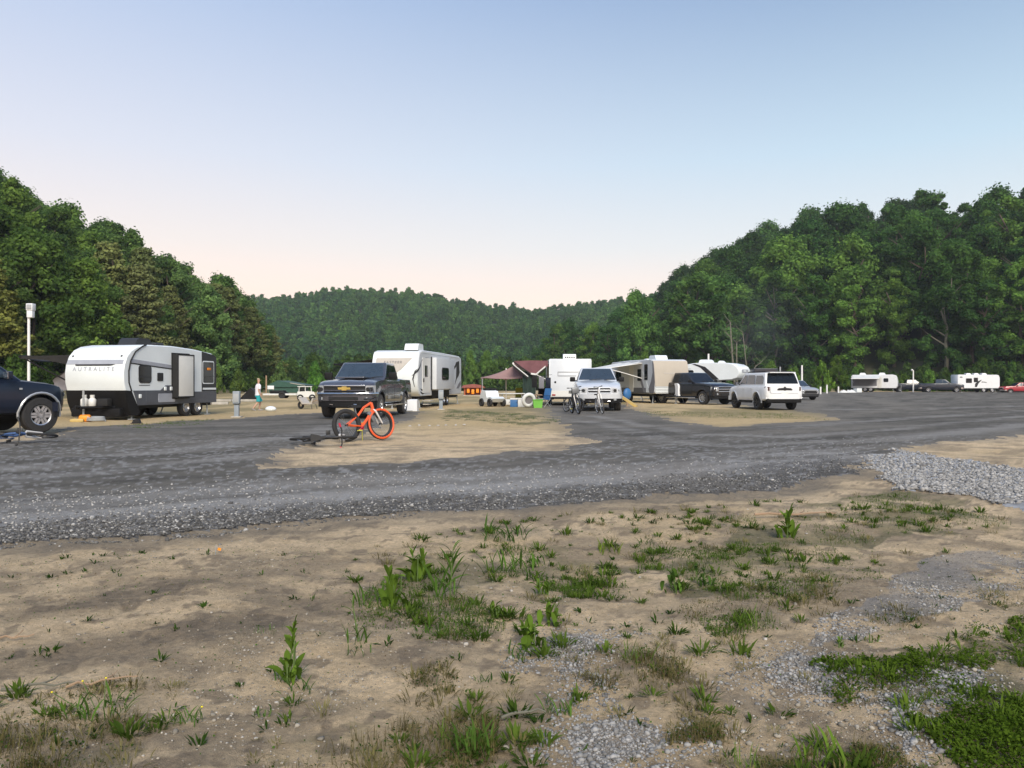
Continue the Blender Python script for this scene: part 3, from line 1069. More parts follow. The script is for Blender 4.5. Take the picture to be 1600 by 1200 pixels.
# ---- the far ridge: one mass of trees
pts = []
for x, y in np.concatenate([grid_pts(-420, 420, 250, 420, 8.5, 8), grid_pts(-520, 560, 420, 700, 7.5, 9)]):
    px = 800 + F * x / y
    if not (250 < px < 1300): continue
    z = float(hill_centre(x, y))
    if y < 300 and not (560 < px < 1080) : continue
    pts.append((x, y, z - .8))
rg = np.random.default_rng(3)
pts = np.array(pts)
half = fbm(pts[:, 0], pts[:, 1], .02, 3, 91) + rg.uniform(-.18, .18, len(pts)) > .5
for k, (q, colr) in enumerate(((pts[half], (1.3, 1.6, .95)), (pts[~half], (.85, 1.2, .82)))):
    s = rg.uniform(.6, 1.25, (len(q), 1)) * np.concatenate([rg.uniform(.85, 1.1, (len(q), 1))] * 2 + [rg.uniform(.9, 1.2, (len(q), 1))], 1)
    gn_forest('far_forest', ('distant wooded ridge, its lighter trees' if k == 0 else 'distant wooded ridge, its darker bluish trees'), FAR_CROWNS, q, s, rg.uniform(0, 6.28, len(q)), color=colr)
print('far', len(pts))

# ---- valley-floor trees and bushes that stand out
for px, d, h, kind, tone, lab, wide in (
    (735, 150, 7.4, 'rounded', (1.35, 1.4, .8), 'light green willow-like tree just right of the black-swoosh trailer', .62),
    (762, 156, 8.0, 'rounded', (1.3, 1.38, .8), 'light green rounded tree left of the grey canopy', .68),
    (492, 120, 4.2, 'bush', (.95, 1.3, .6), 'bright green rounded bush behind the dark grey pickup bonnet', .55),
    (1000, 165, 21, 'rounded', (1.0, 1.2, .8), 'big rounded tree standing clear at the end of the right hill', .72),
    (1092, 158, 24, 'tall', (1.1, 1.25, .8), 'tall slender tree topping the low end of the right hill', 1.25),
    (1118, 152, 22.5, 'tall', (.95, 1.15, .8), 'tall tree just right of the slender one at the low end of the hill', 1.2),
    (955, 175, 15, 'tall', (.72, .9, .7), 'slim dark tree left of the big rounded valley tree', 1),
    (1005, 125, 6.2, 'rounded', (1.25, 1.25, .7), 'yellowish small tree right behind the beige-nosed trailer', .8),
    (968, 140, 4.6, 'bush', (1.1, 1.25, .65), 'low light green bush behind the silver-white pickup', .6),
    (900, 150, 5.2, 'bush', (.95, 1.1, .7), 'mid green bush behind the square trailer rear', .7),
    (1087, 105, 3.6, 'bush', (1.6, 1.35, .5), 'small yellow-green bush between beige-nosed and fifth-wheel trailers', .5),
    (1120, 118, 4.6, 'bush', (.8, .95, .75), 'grey green bush above the fifth-wheel roof', .5),
    (1205, 118, 4.2, 'bush', (1.25, 1.3, .6), 'light green bush behind the white SUV roof', .6),
    (1240, 112, 3.5, 'bush', (1.2, 1.25, .6), 'light green bush left of the slender white pole', .55),
    (1285, 118, 4.4, 'bush', (1.25, 1.35, .55), 'bright green bush right of the slender white pole', .5),
    (1308, 122, 5.6, 'rounded', (1.4, 1.4, .6), 'bright yellow-green young tree behind the roadside junk pile', .85),
    (1335, 126, 3.4, 'bush', (.9, 1.1, .6), 'green bush left of the far awning', .6),
    (1412, 128, 2.9, 'bush', (1.2, 1.2, .55), 'olive bush between far trailer and slim lamp post', .55),
    (1452, 128, 3.4, 'bush', (1.1, 1.25, .6), 'green bush behind the first far dark pickup', .55),
    (1500, 126, 3.7, 'bush', (1.0, 1.15, .6), 'rounded green bush left of the boxy far trailer', .55),
    (1536, 132, 6.2, 'rounded', (1.25, 1.35, .55), 'bright green young tree behind the boxy far trailer', .9),
    (1582, 124, 4.4, 'bush', (1.0, 1.15, .6), 'mid green bush above the red pickup', .6),
    (1612, 116, 4.8, 'bush', (.85, 1.0, .6), 'darker green bush at the right edge of the photo', .6),
    (340, 96, 3.0, 'bush', (1.3, 1.15, .7), 'olive scrub bush above the grey utility pedestal', .5),
    (372, 104, 3.0, 'bush', (1.25, 1.15, .7), 'olive scrub bush just left of the person in teal shorts', .5),
    (438, 122, 4.2, 'bush', (1.1, 1.05, .8), 'dull olive bush behind the green barn roof', .55),
    (300, 80, 2.4, 'bush', (1.2, 1.2, .65), 'low yellow-green bush at the tail of the rounded white trailer', .5)):
    tone = tuple(q * 1.5 for q in tone)
    tree(kind, gx(px, d), d, -.1, h, tone, lab, 'bushes along the foot of the hills' if kind == 'bush' else 'small trees on the valley floor', cat='bush' if kind == 'bush' else 'tree', wide=wide)

# undergrowth along the foot of both hills
pts, sc = [], []
for k in range(520):
    t = rg.uniform(0, 1)
    if k < 290:
        x = 15 + t * 120
        y = max(185 - .95 * (x - 20), 98 - .05 * (x - 112)) - rg.uniform(-6, 5)
    else:
        y = 44 + t * 95
        x = -41 - .03 * (90 - y) + rg.uniform(-5, 1.5)
    if k >= 360:
        x, y = rg.uniform(-48, 26), rg.uniform(150, 200)
    pts.append((x, y, -.2))
    s = rg.uniform(.16, .48) * (1.5 if k >= 360 else 1)
    sc.append((s * .7, s * .7, s))
gn_forest('undergrowth', 'low scrub and brambles along the foot of the hills', CROWNS['bush'], pts, sc, rg.uniform(0, 6.28, len(pts)), color=(1.05, 1.1, .65))

# bare pale trunks before the right hill
def snag(px, d, pts, r, lab, name='bare_tree'):
    e = empty(name, lab, 'dead tree', (gx(px, d), d, -.1), 0, 'bare pale trunks before the right hill')
    mb = MB()
    mb.tube(pts, [r * (1 - .12 * k) for k in range(len(pts))], 7)
    mb.build('trunk', 'pale_bark', e)
    rr = random.Random(int(px))
    mb = MB()
    for k in range(5):
        p = Vector(pts[min(len(pts) - 1, 2 + k // 2)])
        a = rr.uniform(0, 6.28)
        mb = MB()
        mb.tube([p, p + Vector((math.cos(a) * .8, math.sin(a) * .8, .7)), p + Vector((math.cos(a) * 1.4, math.sin(a) * 1.4, 1.6))], [r * .3, r * .2, r * .06], 5)
        mb.build('limb', 'pale_bark', e)
snag(1149, 120, [(0, 0, 0), (-.25, 0, 3), (-.5, 0, 6), (-.65, 0, 8.5), (-.8, 0, 11)], .17, 'tall pale bare trunk rising behind the fifth-wheel trailer')
snag(1152, 128, [(0, 0, 0), (-.05, 0, 3), (-.1, 0, 6), (-.1, 0, 8.2)], .13, 'straight thin bare trunk beside the tall pale one')
snag(1170, 130, [(0, 0, 0), (-.3, 0, 3.5), (-.7, 0, 7), (-1, 0, 10)], .10, 'thin leaning bare trunk right of the pale pair')
snag(1166, 116, [(0, 0, 0), (.6, 0, 2.4), (1.4, 0, 4), (2.2, 0, 4.6)], .09, 'crooked bare trunk bending right beside the fifth-wheel nose')
# ------------------------------------------------------------------ cars and pickups
def lerp_tab(tab, x, k):
    return float(np.interp(x, [t[0] for t in tab], [t[k] for t in tab]))

class Car:
    """x forward, y left, z up; the origin lies on the ground between the axles"""
    def __init__(self, root, S):
        self.r, self.S = root, S
        self.st = S['st']                       # stations: x, half width, underside, shoulder, top
    def section(self, s):
        x, w, zb, zs, zt = s
        zm = (zb + zs) / 2
        return [(0, zb), (w - .25, zb), (w - .06, zb + .03), (w - .012, zb + .14), (w, zm + .02), (w - .018, zs), (w - .06, zt - .035), (w - .20, zt), (0, zt + .035)]
    def side_y(self, x, z):
        p = self.section([x] + [lerp_tab(self.st, x, k) for k in (1, 2, 3, 4)])[2:7]
        return float(np.interp(z, [q[1] for q in p], [q[0] for q in p]))
    def body_mesh(self):
        mb = MB()
        rings = []
        for s in self.st:
            h = self.section(s)
            rings.append([(s[0], y, z) for y, z in h] + [(s[0], -y, z) for y, z in reversed(h[1:-1])])
        n = len(rings[0])
        vs = [p for r in rings for p in r]
        fs = [(i * n + k, i * n + (k + 1) % n, (i + 1) * n + (k + 1) % n, (i + 1) * n + k) for i in range(len(rings) - 1) for k in range(n)]
        fs += [tuple(range(n)), tuple(reversed(range((len(rings) - 1) * n, len(rings) * n)))]
        mb.add(vs, fs)
        me = mb.mesh('body', None, 0)
        cut = MB()
        for ax in self.S['axles']:
            for sy in (-1, 1):
                cut.cyl((ax, sy * (self.S['w'] - .34), self.S['R'] + .02), (ax, sy * (self.S['w'] + .4), self.S['R'] + .02), self.S['R'] * 1.2, n=28)
        if 'bed' in self.S:
            x0, x1, hw, z0 = self.S['bed']
            cut.box(((x0 + x1) / 2, 0, z0 + .75), (x1 - x0, hw * 2, 1.5))
        return boolean(me, cut, 'body')
    def panel(self, mb, x0, x1, z0, z1, sy, out=.008, n=6, m=5, slant=0):
        """a strip of the body side, proud by `out`, with an edge that goes back into the body"""
        V, F_ = [], []
        for i in range(n + 1):
            for j in range(m + 1):
                z = z0 + (z1 - z0) * j / m
                x = x0 + (x1 - x0) * i / n + slant * (z - z0)
                V.append((x, sy * (self.side_y(x, z) + out), z))
        o = len(V)
        V += [(p[0], p[1] - sy * (out + .02), p[2]) for p in V]
        idx = lambda i, j: i * (m + 1) + j
        for i in range(n):
            for j in range(m):
                F_.append((idx(i, j), idx(i + 1, j), idx(i + 1, j + 1), idx(i, j + 1)))
        ring = [idx(i, 0) for i in range(n + 1)] + [idx(n, j) for j in range(1, m + 1)] + [idx(i, m) for i in range(n - 1, -1, -1)] + [idx(0, j) for j in range(m - 1, 0, -1)]
        for a, b in zip(ring, ring[1:] + ring[:1]):
            F_.append((a, b, b + o, a + o))
        mb.add(V, F_)
    # greenhouse: base and roof rectangles
    def gh_y(self, z):
        g = self.S['gh']
        return g['yb'] + (g['yr'] - g['yb']) * (z - g['zb']) / (g['zr'] - g['zb'])
    def build(self):
        S, r, g, paint = self.S, self.r, self.S['gh'], self.S['paint']
        me = self.body_mesh()
        # cabin hull
        bm = bmesh.new()
        bm.from_mesh(me)
        bmesh.ops.recalc_face_normals(bm, faces=bm.faces)
        b2 = bmesh.new()
        q = [b2.verts.new(p) for p in ((g['xb0'], -g['yb'], g['zb'] - .12), (g['xb1'], -g['yb'], g['zb'] - .12), (g['xb1'], g['yb'], g['zb'] - .12), (g['xb0'], g['yb'], g['zb'] - .12),
                                       (g['xr0'], -g['yr'], g['zr']), (g['xr1'], -g['yr'], g['zr']), (g['xr1'], g['yr'], g['zr']), (g['xr0'], g['yr'], g['zr']))]
        for f in ((0, 3, 2, 1), (4, 5, 6, 7), (0, 1, 5, 4), (1, 2, 6, 5), (2, 3, 7, 6), (3, 0, 4, 7)):
            b2.faces.new([q[k] for k in f])
        top = [e for e in b2.edges if all(v in q[4:] for v in e.verts)]
        bmesh.ops.bevel(b2, geom=top + [e for e in b2.edges if e not in top and not all(v in q[:4] for v in e.verts)], offset=.07, segments=3, affect='EDGES', profile=.6)
        t = bpy.data.meshes.new('t')
        b2.to_mesh(t)
        b2.free()
        bm.from_mesh(t)
        bm.to_mesh(me)
        bm.free()
        for p in me.polygons: p.use_smooth = True
        me.set_sharp_from_angle(angle=R(38))
        me.materials.clear()
        me.materials.append(M[paint])
        body = bpy.data.objects.new('body', me)
        C.objects.link(body)
        body.parent = r
        mb = MB()                                        # dark chassis between the wheels
        x0, x1 = self.st[0][0] + .25, self.st[-1][0] - .25
        mb.box(((x0 + x1) / 2, 0, S['R'] + .06), (x1 - x0, S['w'] * 1.25, .24))
        for ax in S['axles']:
            mb.cyl((ax, -S['w'] + .25, S['R']), (ax, S['w'] - .25, S['R']), .07)
            mb.box((ax, 0, S['R'] + .32), (S['R'] * 2.6, 2 * S['w'] - .72, .55))
        mb.build('chassis', 'black_plastic', r)
        # glass
        def slab(name, x0, z0, x1, z1, y0, y1, m, inset=.0, out=.006):
            """a pane between two cross lines of the cabin hull (front or rear)"""
            d = Vector((x1 - x0, 0, z1 - z0))
            n = Vector((d.z, 0, -d.x)).normalized() * (1 if S_front else -1)
            a, b = Vector((x0, 0, z0)) + d * .10, Vector((x0, 0, z0)) + d * .93
            ya, yb = y0 - inset, y1 - inset
            o = n * out
            mb = MB()
            pts = rrect(-1, 1, 0, 1, .06)
            V = []
            for u, v in pts:
                p = a + (b - a) * v + o
                V.append((p.x, u * (ya + (yb - ya) * v), p.z))
            k = len(V)
            mb.add(V + [(p[0] - n.x * .03, p[1], p[2] - n.z * .03) for p in V], [tuple(range(k)), tuple(reversed(range(k, 2 * k)))] + [(i, (i + 1) % k, k + (i + 1) % k, k + i) for i in range(k)])
            return mb.build(name, m, r)
        S_front = True
        dx = lambda x0, x1: x0 + (x1 - x0) * .12 / (g['zr'] - g['zb'] + .12)
        wsb = dx(g['xb1'], g['xr1'])
        ws = slab('windscreen', wsb, g['zb'], g['xr1'], g['zr'], g['yb'] - .09, g['yr'] - .08, S.get('screen', 'glass_blue'))
        wp = MB()
        for y in (-.35, .3):
            wp.tube([(wsb - .02, y, g['zb'] + .05), (wsb - .10, y + .3, g['zb'] + .10), (wsb - .13, y + .55, g['zb'] + .11)], .012, 5)
        wp.build('wiper', 'seam', ws)
        S_front = False
        rb = dx(g['xb0'], g['xr0'])
        slab('rear_window', rb, g['zb'] + S.get('rear_lift', 0), g['xr0'], g['zr'], g['yb'] - .10, g['yr'] - .09, S.get('rear_glass', 'glass_dark'))
        for sy in (-1, 1):
            for poly in S['windows']:
                mb = MB()
                zs = [p[1] for p in poly]
                k = len(poly)
                A = [(x, sy * (self.gh_y(z) + .005), z) for x, z in poly]
                B = [(x, sy * (self.gh_y(z) - .03), z) for x, z in poly]
                mb.add(A + B, [tuple(range(k)), tuple(reversed(range(k, 2 * k)))] + [(i, (i + 1) % k, k + (i + 1) % k, k + i) for i in range(k)])
                mb.build('side_window', S.get('side_glass', 'glass_dark'), r, ang=0)
            for x0, x1 in S['doors']:
                mb = MB()
                zb = lerp_tab(self.st, (x0 + x1) / 2, 2)
                self.panel(mb, x0, x1, zb + .16, g['zb'] - .07, sy)
                d = mb.build('door', paint, r)
                h = MB()
                z = g['zb'] - .16
                hx = x0 + .16
                h.box((hx, sy * (self.side_y(hx, z) + .03), z), (.2, .03, .035), bev=.012)
                h.build('handle', S.get('trim', paint), d)
            mb = MB()                                    # mirror
            mx, mz = S.get('mirror', (g['xr1'] + .55, g['zb'] + .12))
            big = S.get('big_mirror', 1)
            my = self.gh_y(g['zb']) + .16 * big
            mb.box((mx, sy * my, mz), (.11, .21 * big, .19 * big), bev=.04)
            mb.cyl((mx, sy * (self.gh_y(g['zb']) - .03), mz - .07), (mx, sy * my, mz - .05), .025)
            m_ = mb.build('mirror', S.get('mirror_mat', 'black_plastic'), r)
            gl = MB()
            gl.box((mx - .058, sy * my, mz), (.008, .17 * big, .15 * big))
            gl.build('mirror_glass', 'chrome', m_)
            for ax in S['axles']:
                mb = MB()                                # arch lip
                pts = []
                RR = S['R'] * 1.22
                for k in range(15):
                    t = R(-8 + 196 * k / 14)
                    x, z = ax + RR * math.cos(t), S['R'] + .02 + RR * math.sin(t)
                    pts.append((x, sy * (self.side_y(x, max(z, .45)) - .004), z))
                mb.tube(pts, S.get('lip', .022), 6)
                mb.build('wheel_arch', S.get('lip_mat', paint), r)
                self.wheel(ax, sy)
            if S.get('step'):
                mb = MB()
                mb.box(((S['axles'][0] + S['axles'][1]) / 2, sy * (S['w'] - .02), lerp_tab(self.st, 0, 2) - .05), (S['axles'][1] - S['axles'][0] - S['R'] * 2.7, .12, .07), bev=.03)
                mb.build('side_step', S['step'], r)
            if S.get('rail'):
                mb = MB()
                z = g['zr'] + .05
                mb.tube([(g['xr0'] + .1, sy * (g['yr'] - .1), z - .06), (g['xr0'] + .25, sy * (g['yr'] - .1), z), (g['xr1'] - .25, sy * (g['yr'] - .1), z), (g['xr1'] - .05, sy * (g['yr'] - .1), z - .06)], .022, 6)
                mb.build('roof_rail', S['rail'], r)
        self.front()
        self.rear()
    def wheel(self, ax, sy):
        S = self.S
        Rr, W = S['R'], S.get('tw', .25)
        mb = MB()
        k = S.get('rimk', .62)
        mb.lathe([(0, -.02), (Rr * k, -.03), (Rr * k, W * .46), (Rr * (k + .05), W * .5), (Rr * .93, W * .47), (Rr, W * .34), (Rr, -W * .34), (Rr * .93, -W * .5), (Rr * .5, -W * .5), (0, -W * .4)], 30)
        y = sy * (S['w'] - W / 2 - .015)
        w = mb.build('wheel', S.get('tyre', 'tyre'), self.r, (ax, y, Rr), (0, 0, 0 if sy > 0 else PI), ang=30)
        mb = MB()
        mb.lathe([(Rr * k * .86, W * .3), (Rr * k * .99, W * .47), (Rr * k * .9, W * .42), (Rr * k * .86, W * .3)], 24)
        ns = S.get('spokes', 6)
        for i in range(ns):
            t = 2 * PI * i / ns
            c, s_ = math.cos(t), math.sin(t)
            hw = Rr * .075
            for o in ((-1, 1) if S.get('twin') else (0,)):
                p = [(Rr * .1, -hw), (Rr * k * .92, -hw * .8), (Rr * k * .92, hw * .8), (Rr * .1, hw)]
                p = [(a, b + o * hw * 1.1) for a, b in p]
                mb.plate([(a * c - b * s_, a * s_ + b * c) for a, b in p], (0, W * .30, 0), (1, 0, 0), (0, 0, 1), -.035)
        mb.lathe([(0, W * .38), (Rr * .15, W * .36), (Rr * .2, W * .28), (Rr * .2, W * .1)], 14)
        mb.build('rim', S.get('rim', 'alloy'), w, ang=30)
    def front(self):
        S, r = self.S, self.r
        Fd, xf = S['front'], self.st[-1][0]
        wf = self.st[-1][1]
        gw, z0, z1 = Fd['grille']
        mb = MB()
        mb.plate(rrect(-gw, gw, z0, z1, .05), (xf - .02, 0, 0), (0, 1, 0), (0, 0, 1), .04)
        gr = mb.build('grille', Fd.get('grille_mat', 'seam'), r)
        for za, zb, m in Fd.get('bars', ()):
            mb = MB()
            mb.box((xf + .03, 0, (za + zb) / 2), (.05, gw * 2 + Fd.get('bar_over', 0), zb - za), bev=.015)
            mb.build('grille_bar', m, gr)
        if Fd.get('cross'):
            mb = MB()
            mb.box((xf + .032, 0, (z0 + z1) / 2), (.05, .09, z1 - z0), bev=.02)
            mb.build('grille_bar', Fd['cross'], gr)
        if Fd.get('frame'):
            mb = MB()
            mb.tube([(xf + .012, y, z) for y, z in rrect(-gw, gw, z0, z1, .06)] + [(xf + .012, gw, z1 - .06)], .028, 6)
            mb.build('grille_frame', Fd['frame'], gr)
        if Fd.get('bowtie'):
            zc = Fd['bowtie']
            mb = MB()
            a, b, c = .20, .065, .075
            pts = [(-a, -b * .55), (-c - .012, -b * .55), (-c, -b), (c, -b), (c + .012, -b * .55), (a + .02, -b * .55), (a, b * .55), (c + .012, b * .55), (c, b), (-c, b), (-c - .012, b * .55), (-a - .02, b * .55)]
            mb.plate([(y, z + zc) for y, z in pts], (xf + .055, 0, 0), (0, 1, 0), (0, 0, 1), .02)
            mb.build('emblem', 'gold', gr)
        if Fd.get('badge'):
            mb = MB()
            mb.lathe([(0, .02), (.07, .015), (.085, 0)], 16, 'y')
            mb.build('emblem', 'chrome', gr, (xf + .055, 0, Fd['badge']), (0, 0, -PI / 2))
        hy0, hy1, hz0, hz1 = Fd['lamp']
        for sy in (-1, 1):
            mb = MB()
            o = [(xf + .03, hy0), (xf + .02, hy1 - .16), (xf - .10, hy1 - .02), (xf - .26, hy1 + .035), (xf - .3, hy1 - .05), (xf - .12, hy0)]
            mb.plate([(x, sy * y) for x, y in o], (0, 0, hz0), (1, 0, 0), (0, 1, 0), (hz1 - hz0) * (1))
            h = mb.build('headlight', Fd.get('lamp_mat', 'lamp_clear'), r)
            mb = MB()
            for k in (.3, .68):
                y = hy0 + (hy1 - hy0) * k
                mb.lathe([(0, .01), (.05, .02), (.075, 0)], 12, 'y', (0, 0, 0))
                mb.v[-36:] = [(v[1] + xf + .02 - .05 * (k > .5), sy * y + v[0], v[2] + (hz0 + hz1) / 2) for v in mb.v[-36:]]
            mb.build('reflector', 'seam' if Fd.get('dark_eye') else 'chrome', h)
        bz0, bz1 = Fd['bumper']
        def bumper_outline(fw, dep):
            return [(xf - .42, self.S['w'] - .01), (xf - .30, self.S['w'] + .015), (xf - .02, wf + .03), (xf + dep * .7, wf * .72), (xf + dep, wf * .4), (xf + dep, -wf * .4), (xf + dep * .7, -wf * .72), (xf - .02, -wf - .03), (xf - .30, -self.S['w'] - .015), (xf - .42, -self.S['w'] + .01)]
        mb = MB()
        mb.plate(bumper_outline(wf, Fd.get('dep', .12)), (0, 0, bz0), (1, 0, 0), (0, 1, 0), bz1 - bz0)
        bu = mb.build('front_bumper', Fd.get('bumper_mat', self.S['paint']), r, ang=50)
        if Fd.get('air'):
            aw, az0, az1 = Fd['air']
            mb = MB()
            mb.plate(rrect(-aw, aw, az0, az1, .04), (xf + Fd.get('dep', .12) - .05, 0, 0), (0, 1, 0), (0, 0, 1), .06)
            mb.build('air_intake', 'seam', bu)
        if Fd.get('fog'):
            for sy in (-1, 1):
                mb = MB()
                fy, fz, fr = Fd['fog']
                mb.box((xf + .02, sy * fy, fz), (.09, fr * 2.4, fr * 1.7), bev=.02)
                mb.build('fog_light', 'lamp_clear', bu)
        if Fd.get('chin'):
            c0, c1 = Fd['chin']
            mb = MB()
            mb.plate([(x - .03, y * .98) for x, y in bumper_outline(wf, Fd.get('dep', .12))], (0, 0, c0), (1, 0, 0), (0, 1, 0), c1 - c0)
            mb.build('chin', 'black_plastic', r)
        if Fd.get('tow'):
            for sy in (-1, 1):
                mb = MB()
                mb.tube([(xf + .08, sy * .45, c1 - .1), (xf + .17, sy * .45, c1 - .12), (xf + .17, sy * .36, c1 - .12), (xf + .08, sy * .36, c1 - .1)], .02, 6)
                mb.build('tow_hook', 'chrome', r)
    def rear(self):
        S, r = self.S, self.r
        Rd, xr = S['rear'], self.st[0][0]
        b0, b1 = Rd['bumper']
        mb = MB()
        w, w0 = S['w'], self.st[0][1]
        mb.plate([(xr + .35, w + .005), (xr + .05, w0 + .03), (xr - .08, w0 * .7), (xr - .08, -w0 * .7), (xr + .05, -w0 - .03), (xr + .35, -w - .005)], (0, 0, b0), (1, 0, 0), (0, 1, 0), b1 - b0)
        bu = mb.build('rear_bumper', Rd.get('bumper_mat', S['paint']), r, ang=50)
        if Rd.get('under'):
            mb = MB()
            mb.box((xr + .1, 0, b0 - .08), (.24, w * 1.75, .2), bev=.03)
            mb.build('rear_valance', 'black_plastic', bu)
        y0, y1, z0, z1 = Rd['lamp']
        for sy in (-1, 1):
            mb = MB()
            o = [(xr - .03, y0), (xr - .01, y1 - .06), (xr + .16, y1 + .04), (xr + .20, y1 - .06), (xr + .03, y0)]
            mb.plate([(x, sy * y) for x, y in o], (0, 0, z0), (1, 0, 0), (0, 1, 0), z1 - z0)
            mb.build('tail_light', Rd.get('lamp_mat', 'lamp_red'), r)
        if Rd.get('gate'):
            gw, g0, g1 = Rd['gate']
            mb = MB()
            mb.plate(rrect(-gw, gw, g0, g1, .06), (xr - .016, 0, 0), (0, -1, 0), (0, 0, 1), .03)
            gt = mb.build('tailgate', S['paint'], r)
            if Rd.get('badge_bar'):
                zc = Rd['badge_bar']
                mb = MB()
                mb.plate([(-.38, zc - .05), (-.34, zc - .075), (-.08, zc - .07), (0, zc - .09), (.08, zc - .07), (.34, zc - .075), (.38, zc - .05), (.30, zc + .02), (.06, zc + .035), (.03, zc + .09), (-.03, zc + .09), (-.06, zc + .035), (-.30, zc + .02)], (xr - .048, 0, 0), (0, -1, 0), (0, 0, 1), .02)
                mb.build('plate_trim', 'seam', gt)
                mb = MB()
                mb.box((xr - .056, 0, zc - .24), (.02, .33, .16), bev=.01)
                mb.build('licence_plate', 'rv_pale', gt)

def pickup_spec(**kw):
    S = dict(w=1.02, R=.41, tw=.28, axles=(-1.85, 1.9), paint='black_paint', bed=(-2.98, -1.12, .80, .72),
             st=[(-3.08, .95, .56, 1.12, 1.34), (-3.0, .985, .5, 1.15, 1.37), (-1.06, 1.02, .46, 1.2, 1.37), (-.98, 1.02, .46, 1.2, 1.33), (.9, 1.02, .46, 1.2, 1.33),
                 (1.25, 1.02, .46, 1.18, 1.36), (1.9, 1.02, .46, 1.16, 1.33), (2.5, 1.0, .5, 1.12, 1.27), (2.76, .96, .52, 1.06, 1.20), (2.86, .88, .54, 1.0, 1.10)],
             gh=dict(xb0=-.98, xb1=1.32, xr0=-.82, xr1=.42, yb=.93, yr=.76, zb=1.33, zr=1.96),
             windows=[[(.98, 1.38), (.86, 1.46), (.36, 1.86), (.10, 1.86), (.10, 1.38)], [(.02, 1.38), (.02, 1.86), (-.55, 1.86), (-.76, 1.80), (-.82, 1.38)]],
             doors=[(.06, 1.02), (-.88, .02)], mirror=(.92, 1.42), step='black_plastic',
             front=dict(grille=(.62, .82, 1.08), bars=(), lamp=(.64, .92, .86, 1.1), bumper=(.52, .76), bumper_mat='chrome', chin=(.38, .52)),
             rear=dict(bumper=(.56, .74), bumper_mat='chrome', lamp=(.84, .93, .85, 1.22), lamp_mat='lamp_dark_red', gate=(.8, .78, 1.33)))
    for k, v in kw.items():
        if isinstance(v, dict) and k in S:
            S[k] = {**S[k], **v}
        else:
            S[k] = v
    return S

def suv_spec(**kw):
    S = dict(w=.965, R=.39, tw=.26, axles=(-1.4, 1.42), paint='white_paint',
             st=[(-2.42, .86, .58, 1.0, 1.12), (-2.36, .91, .5, 1.05, 1.18), (-2.1, .95, .44, 1.08, 1.2), (0, .965, .42, 1.08, 1.2), (.75, .965, .42, 1.08, 1.2), (1.1, .96, .42, 1.06, 1.2),
                 (1.7, .95, .44, 1.04, 1.15), (2.05, .92, .46, 1.0, 1.08), (2.28, .86, .48, .94, 1.0), (2.38, .74, .5, .88, .92)],
             gh=dict(xb0=-2.3, xb1=1.2, xr0=-2.02, xr1=.35, yb=.885, yr=.72, zb=1.2, zr=1.78),
             windows=[[(.86, 1.25), (.75, 1.33), (.30, 1.69), (-.02, 1.69), (-.02, 1.25)], [(-.10, 1.25), (-.10, 1.69), (-.86, 1.69), (-.98, 1.62), (-1.02, 1.25)], [(-1.12, 1.25), (-1.08, 1.66), (-1.80, 1.66), (-1.96, 1.55), (-2.0, 1.27)]],
             doors=[(-.04, .92), (-1.0, -.08)], mirror=(.8, 1.28), mirror_mat='black_plastic', rail=None,
             front=dict(grille=(.5, .66, .9), lamp=(.52, .84, .76, .94), bumper=(.42, .64), chin=(.3, .42)),
             rear=dict(bumper=(.55, .78), lamp=(.74, .88, .86, 1.08), lamp_mat='lamp_dark_red', gate=(.70, .80, 1.16), under=True))
    for k, v in kw.items():
        if isinstance(v, dict) and k in S:
            S[k] = {**S[k], **v}
        else:
            S[k] = v
    return S

def heading(dx, dy):
    return math.atan2(dy, dx)

def copy_tree(o, parent=None):
    c = o.copy()
    C.objects.link(c)
    c.parent = parent
    for ch in list(o.children):
        copy_tree(ch, c)
    return c

# dark grey pickup nose-on in the centre left
px, d = 538, 27.4
e = empty('pickup_truck', 'dark grey crew-cab pickup facing us with gold emblem and chrome bumper bar', 'pickup truck', (0, 0, 0), 0, 'parked pickups')
h = heading(-.085, -1)
e.rotation_euler.z = h
e.scale = (1.06, 1.06, 1.05)
e.location = (gx(px, d) - math.cos(h) * 2.9 * 1.06, d - math.sin(h) * 2.9 * 1.06, .02)
Car(e, pickup_spec(paint='steel_paint', tyre='dusty_tyre', rim='alloy', big_mirror=1.4, mirror=(.95, 1.46), step='chrome', lip=.03, lip_mat='dark_trim', screen='glass_blue',
    gh=dict(yb=.95, yr=.80),
    front=dict(grille=(.70, .80, 1.13), bars=((1.085, 1.14, 'chrome'), (.93, .97, 'steel_paint'), (.80, .84, 'chrome')), bowtie=1.02, lamp=(.72, .96, .86, 1.12), dark_eye=True,
               bumper=(.60, .82), bumper_mat='steel_paint', dep=.17, air=(.5, .63, .74), fog=(.72, .68, .055), chin=(.40, .60), tow=True))).build()
mb = MB()                                             # the bright lip along the top of the bumper and the bonnet edge
mb.tube([(2.50, 1.045, .845), (2.86, .92, .845), (3.01, .62, .845), (3.05, .3, .845), (3.05, -.3, .845), (3.01, -.62, .845), (2.86, -.92, .845), (2.50, -1.045, .845)], .038, 8)
mb.build('bumper_lip', 'chrome', e)
mb = MB()
mb.box((1.55, 0, 1.395), (1.3, .95, .05), bev=.024)
mb.build('bonnet_bulge', 'steel_paint', e)

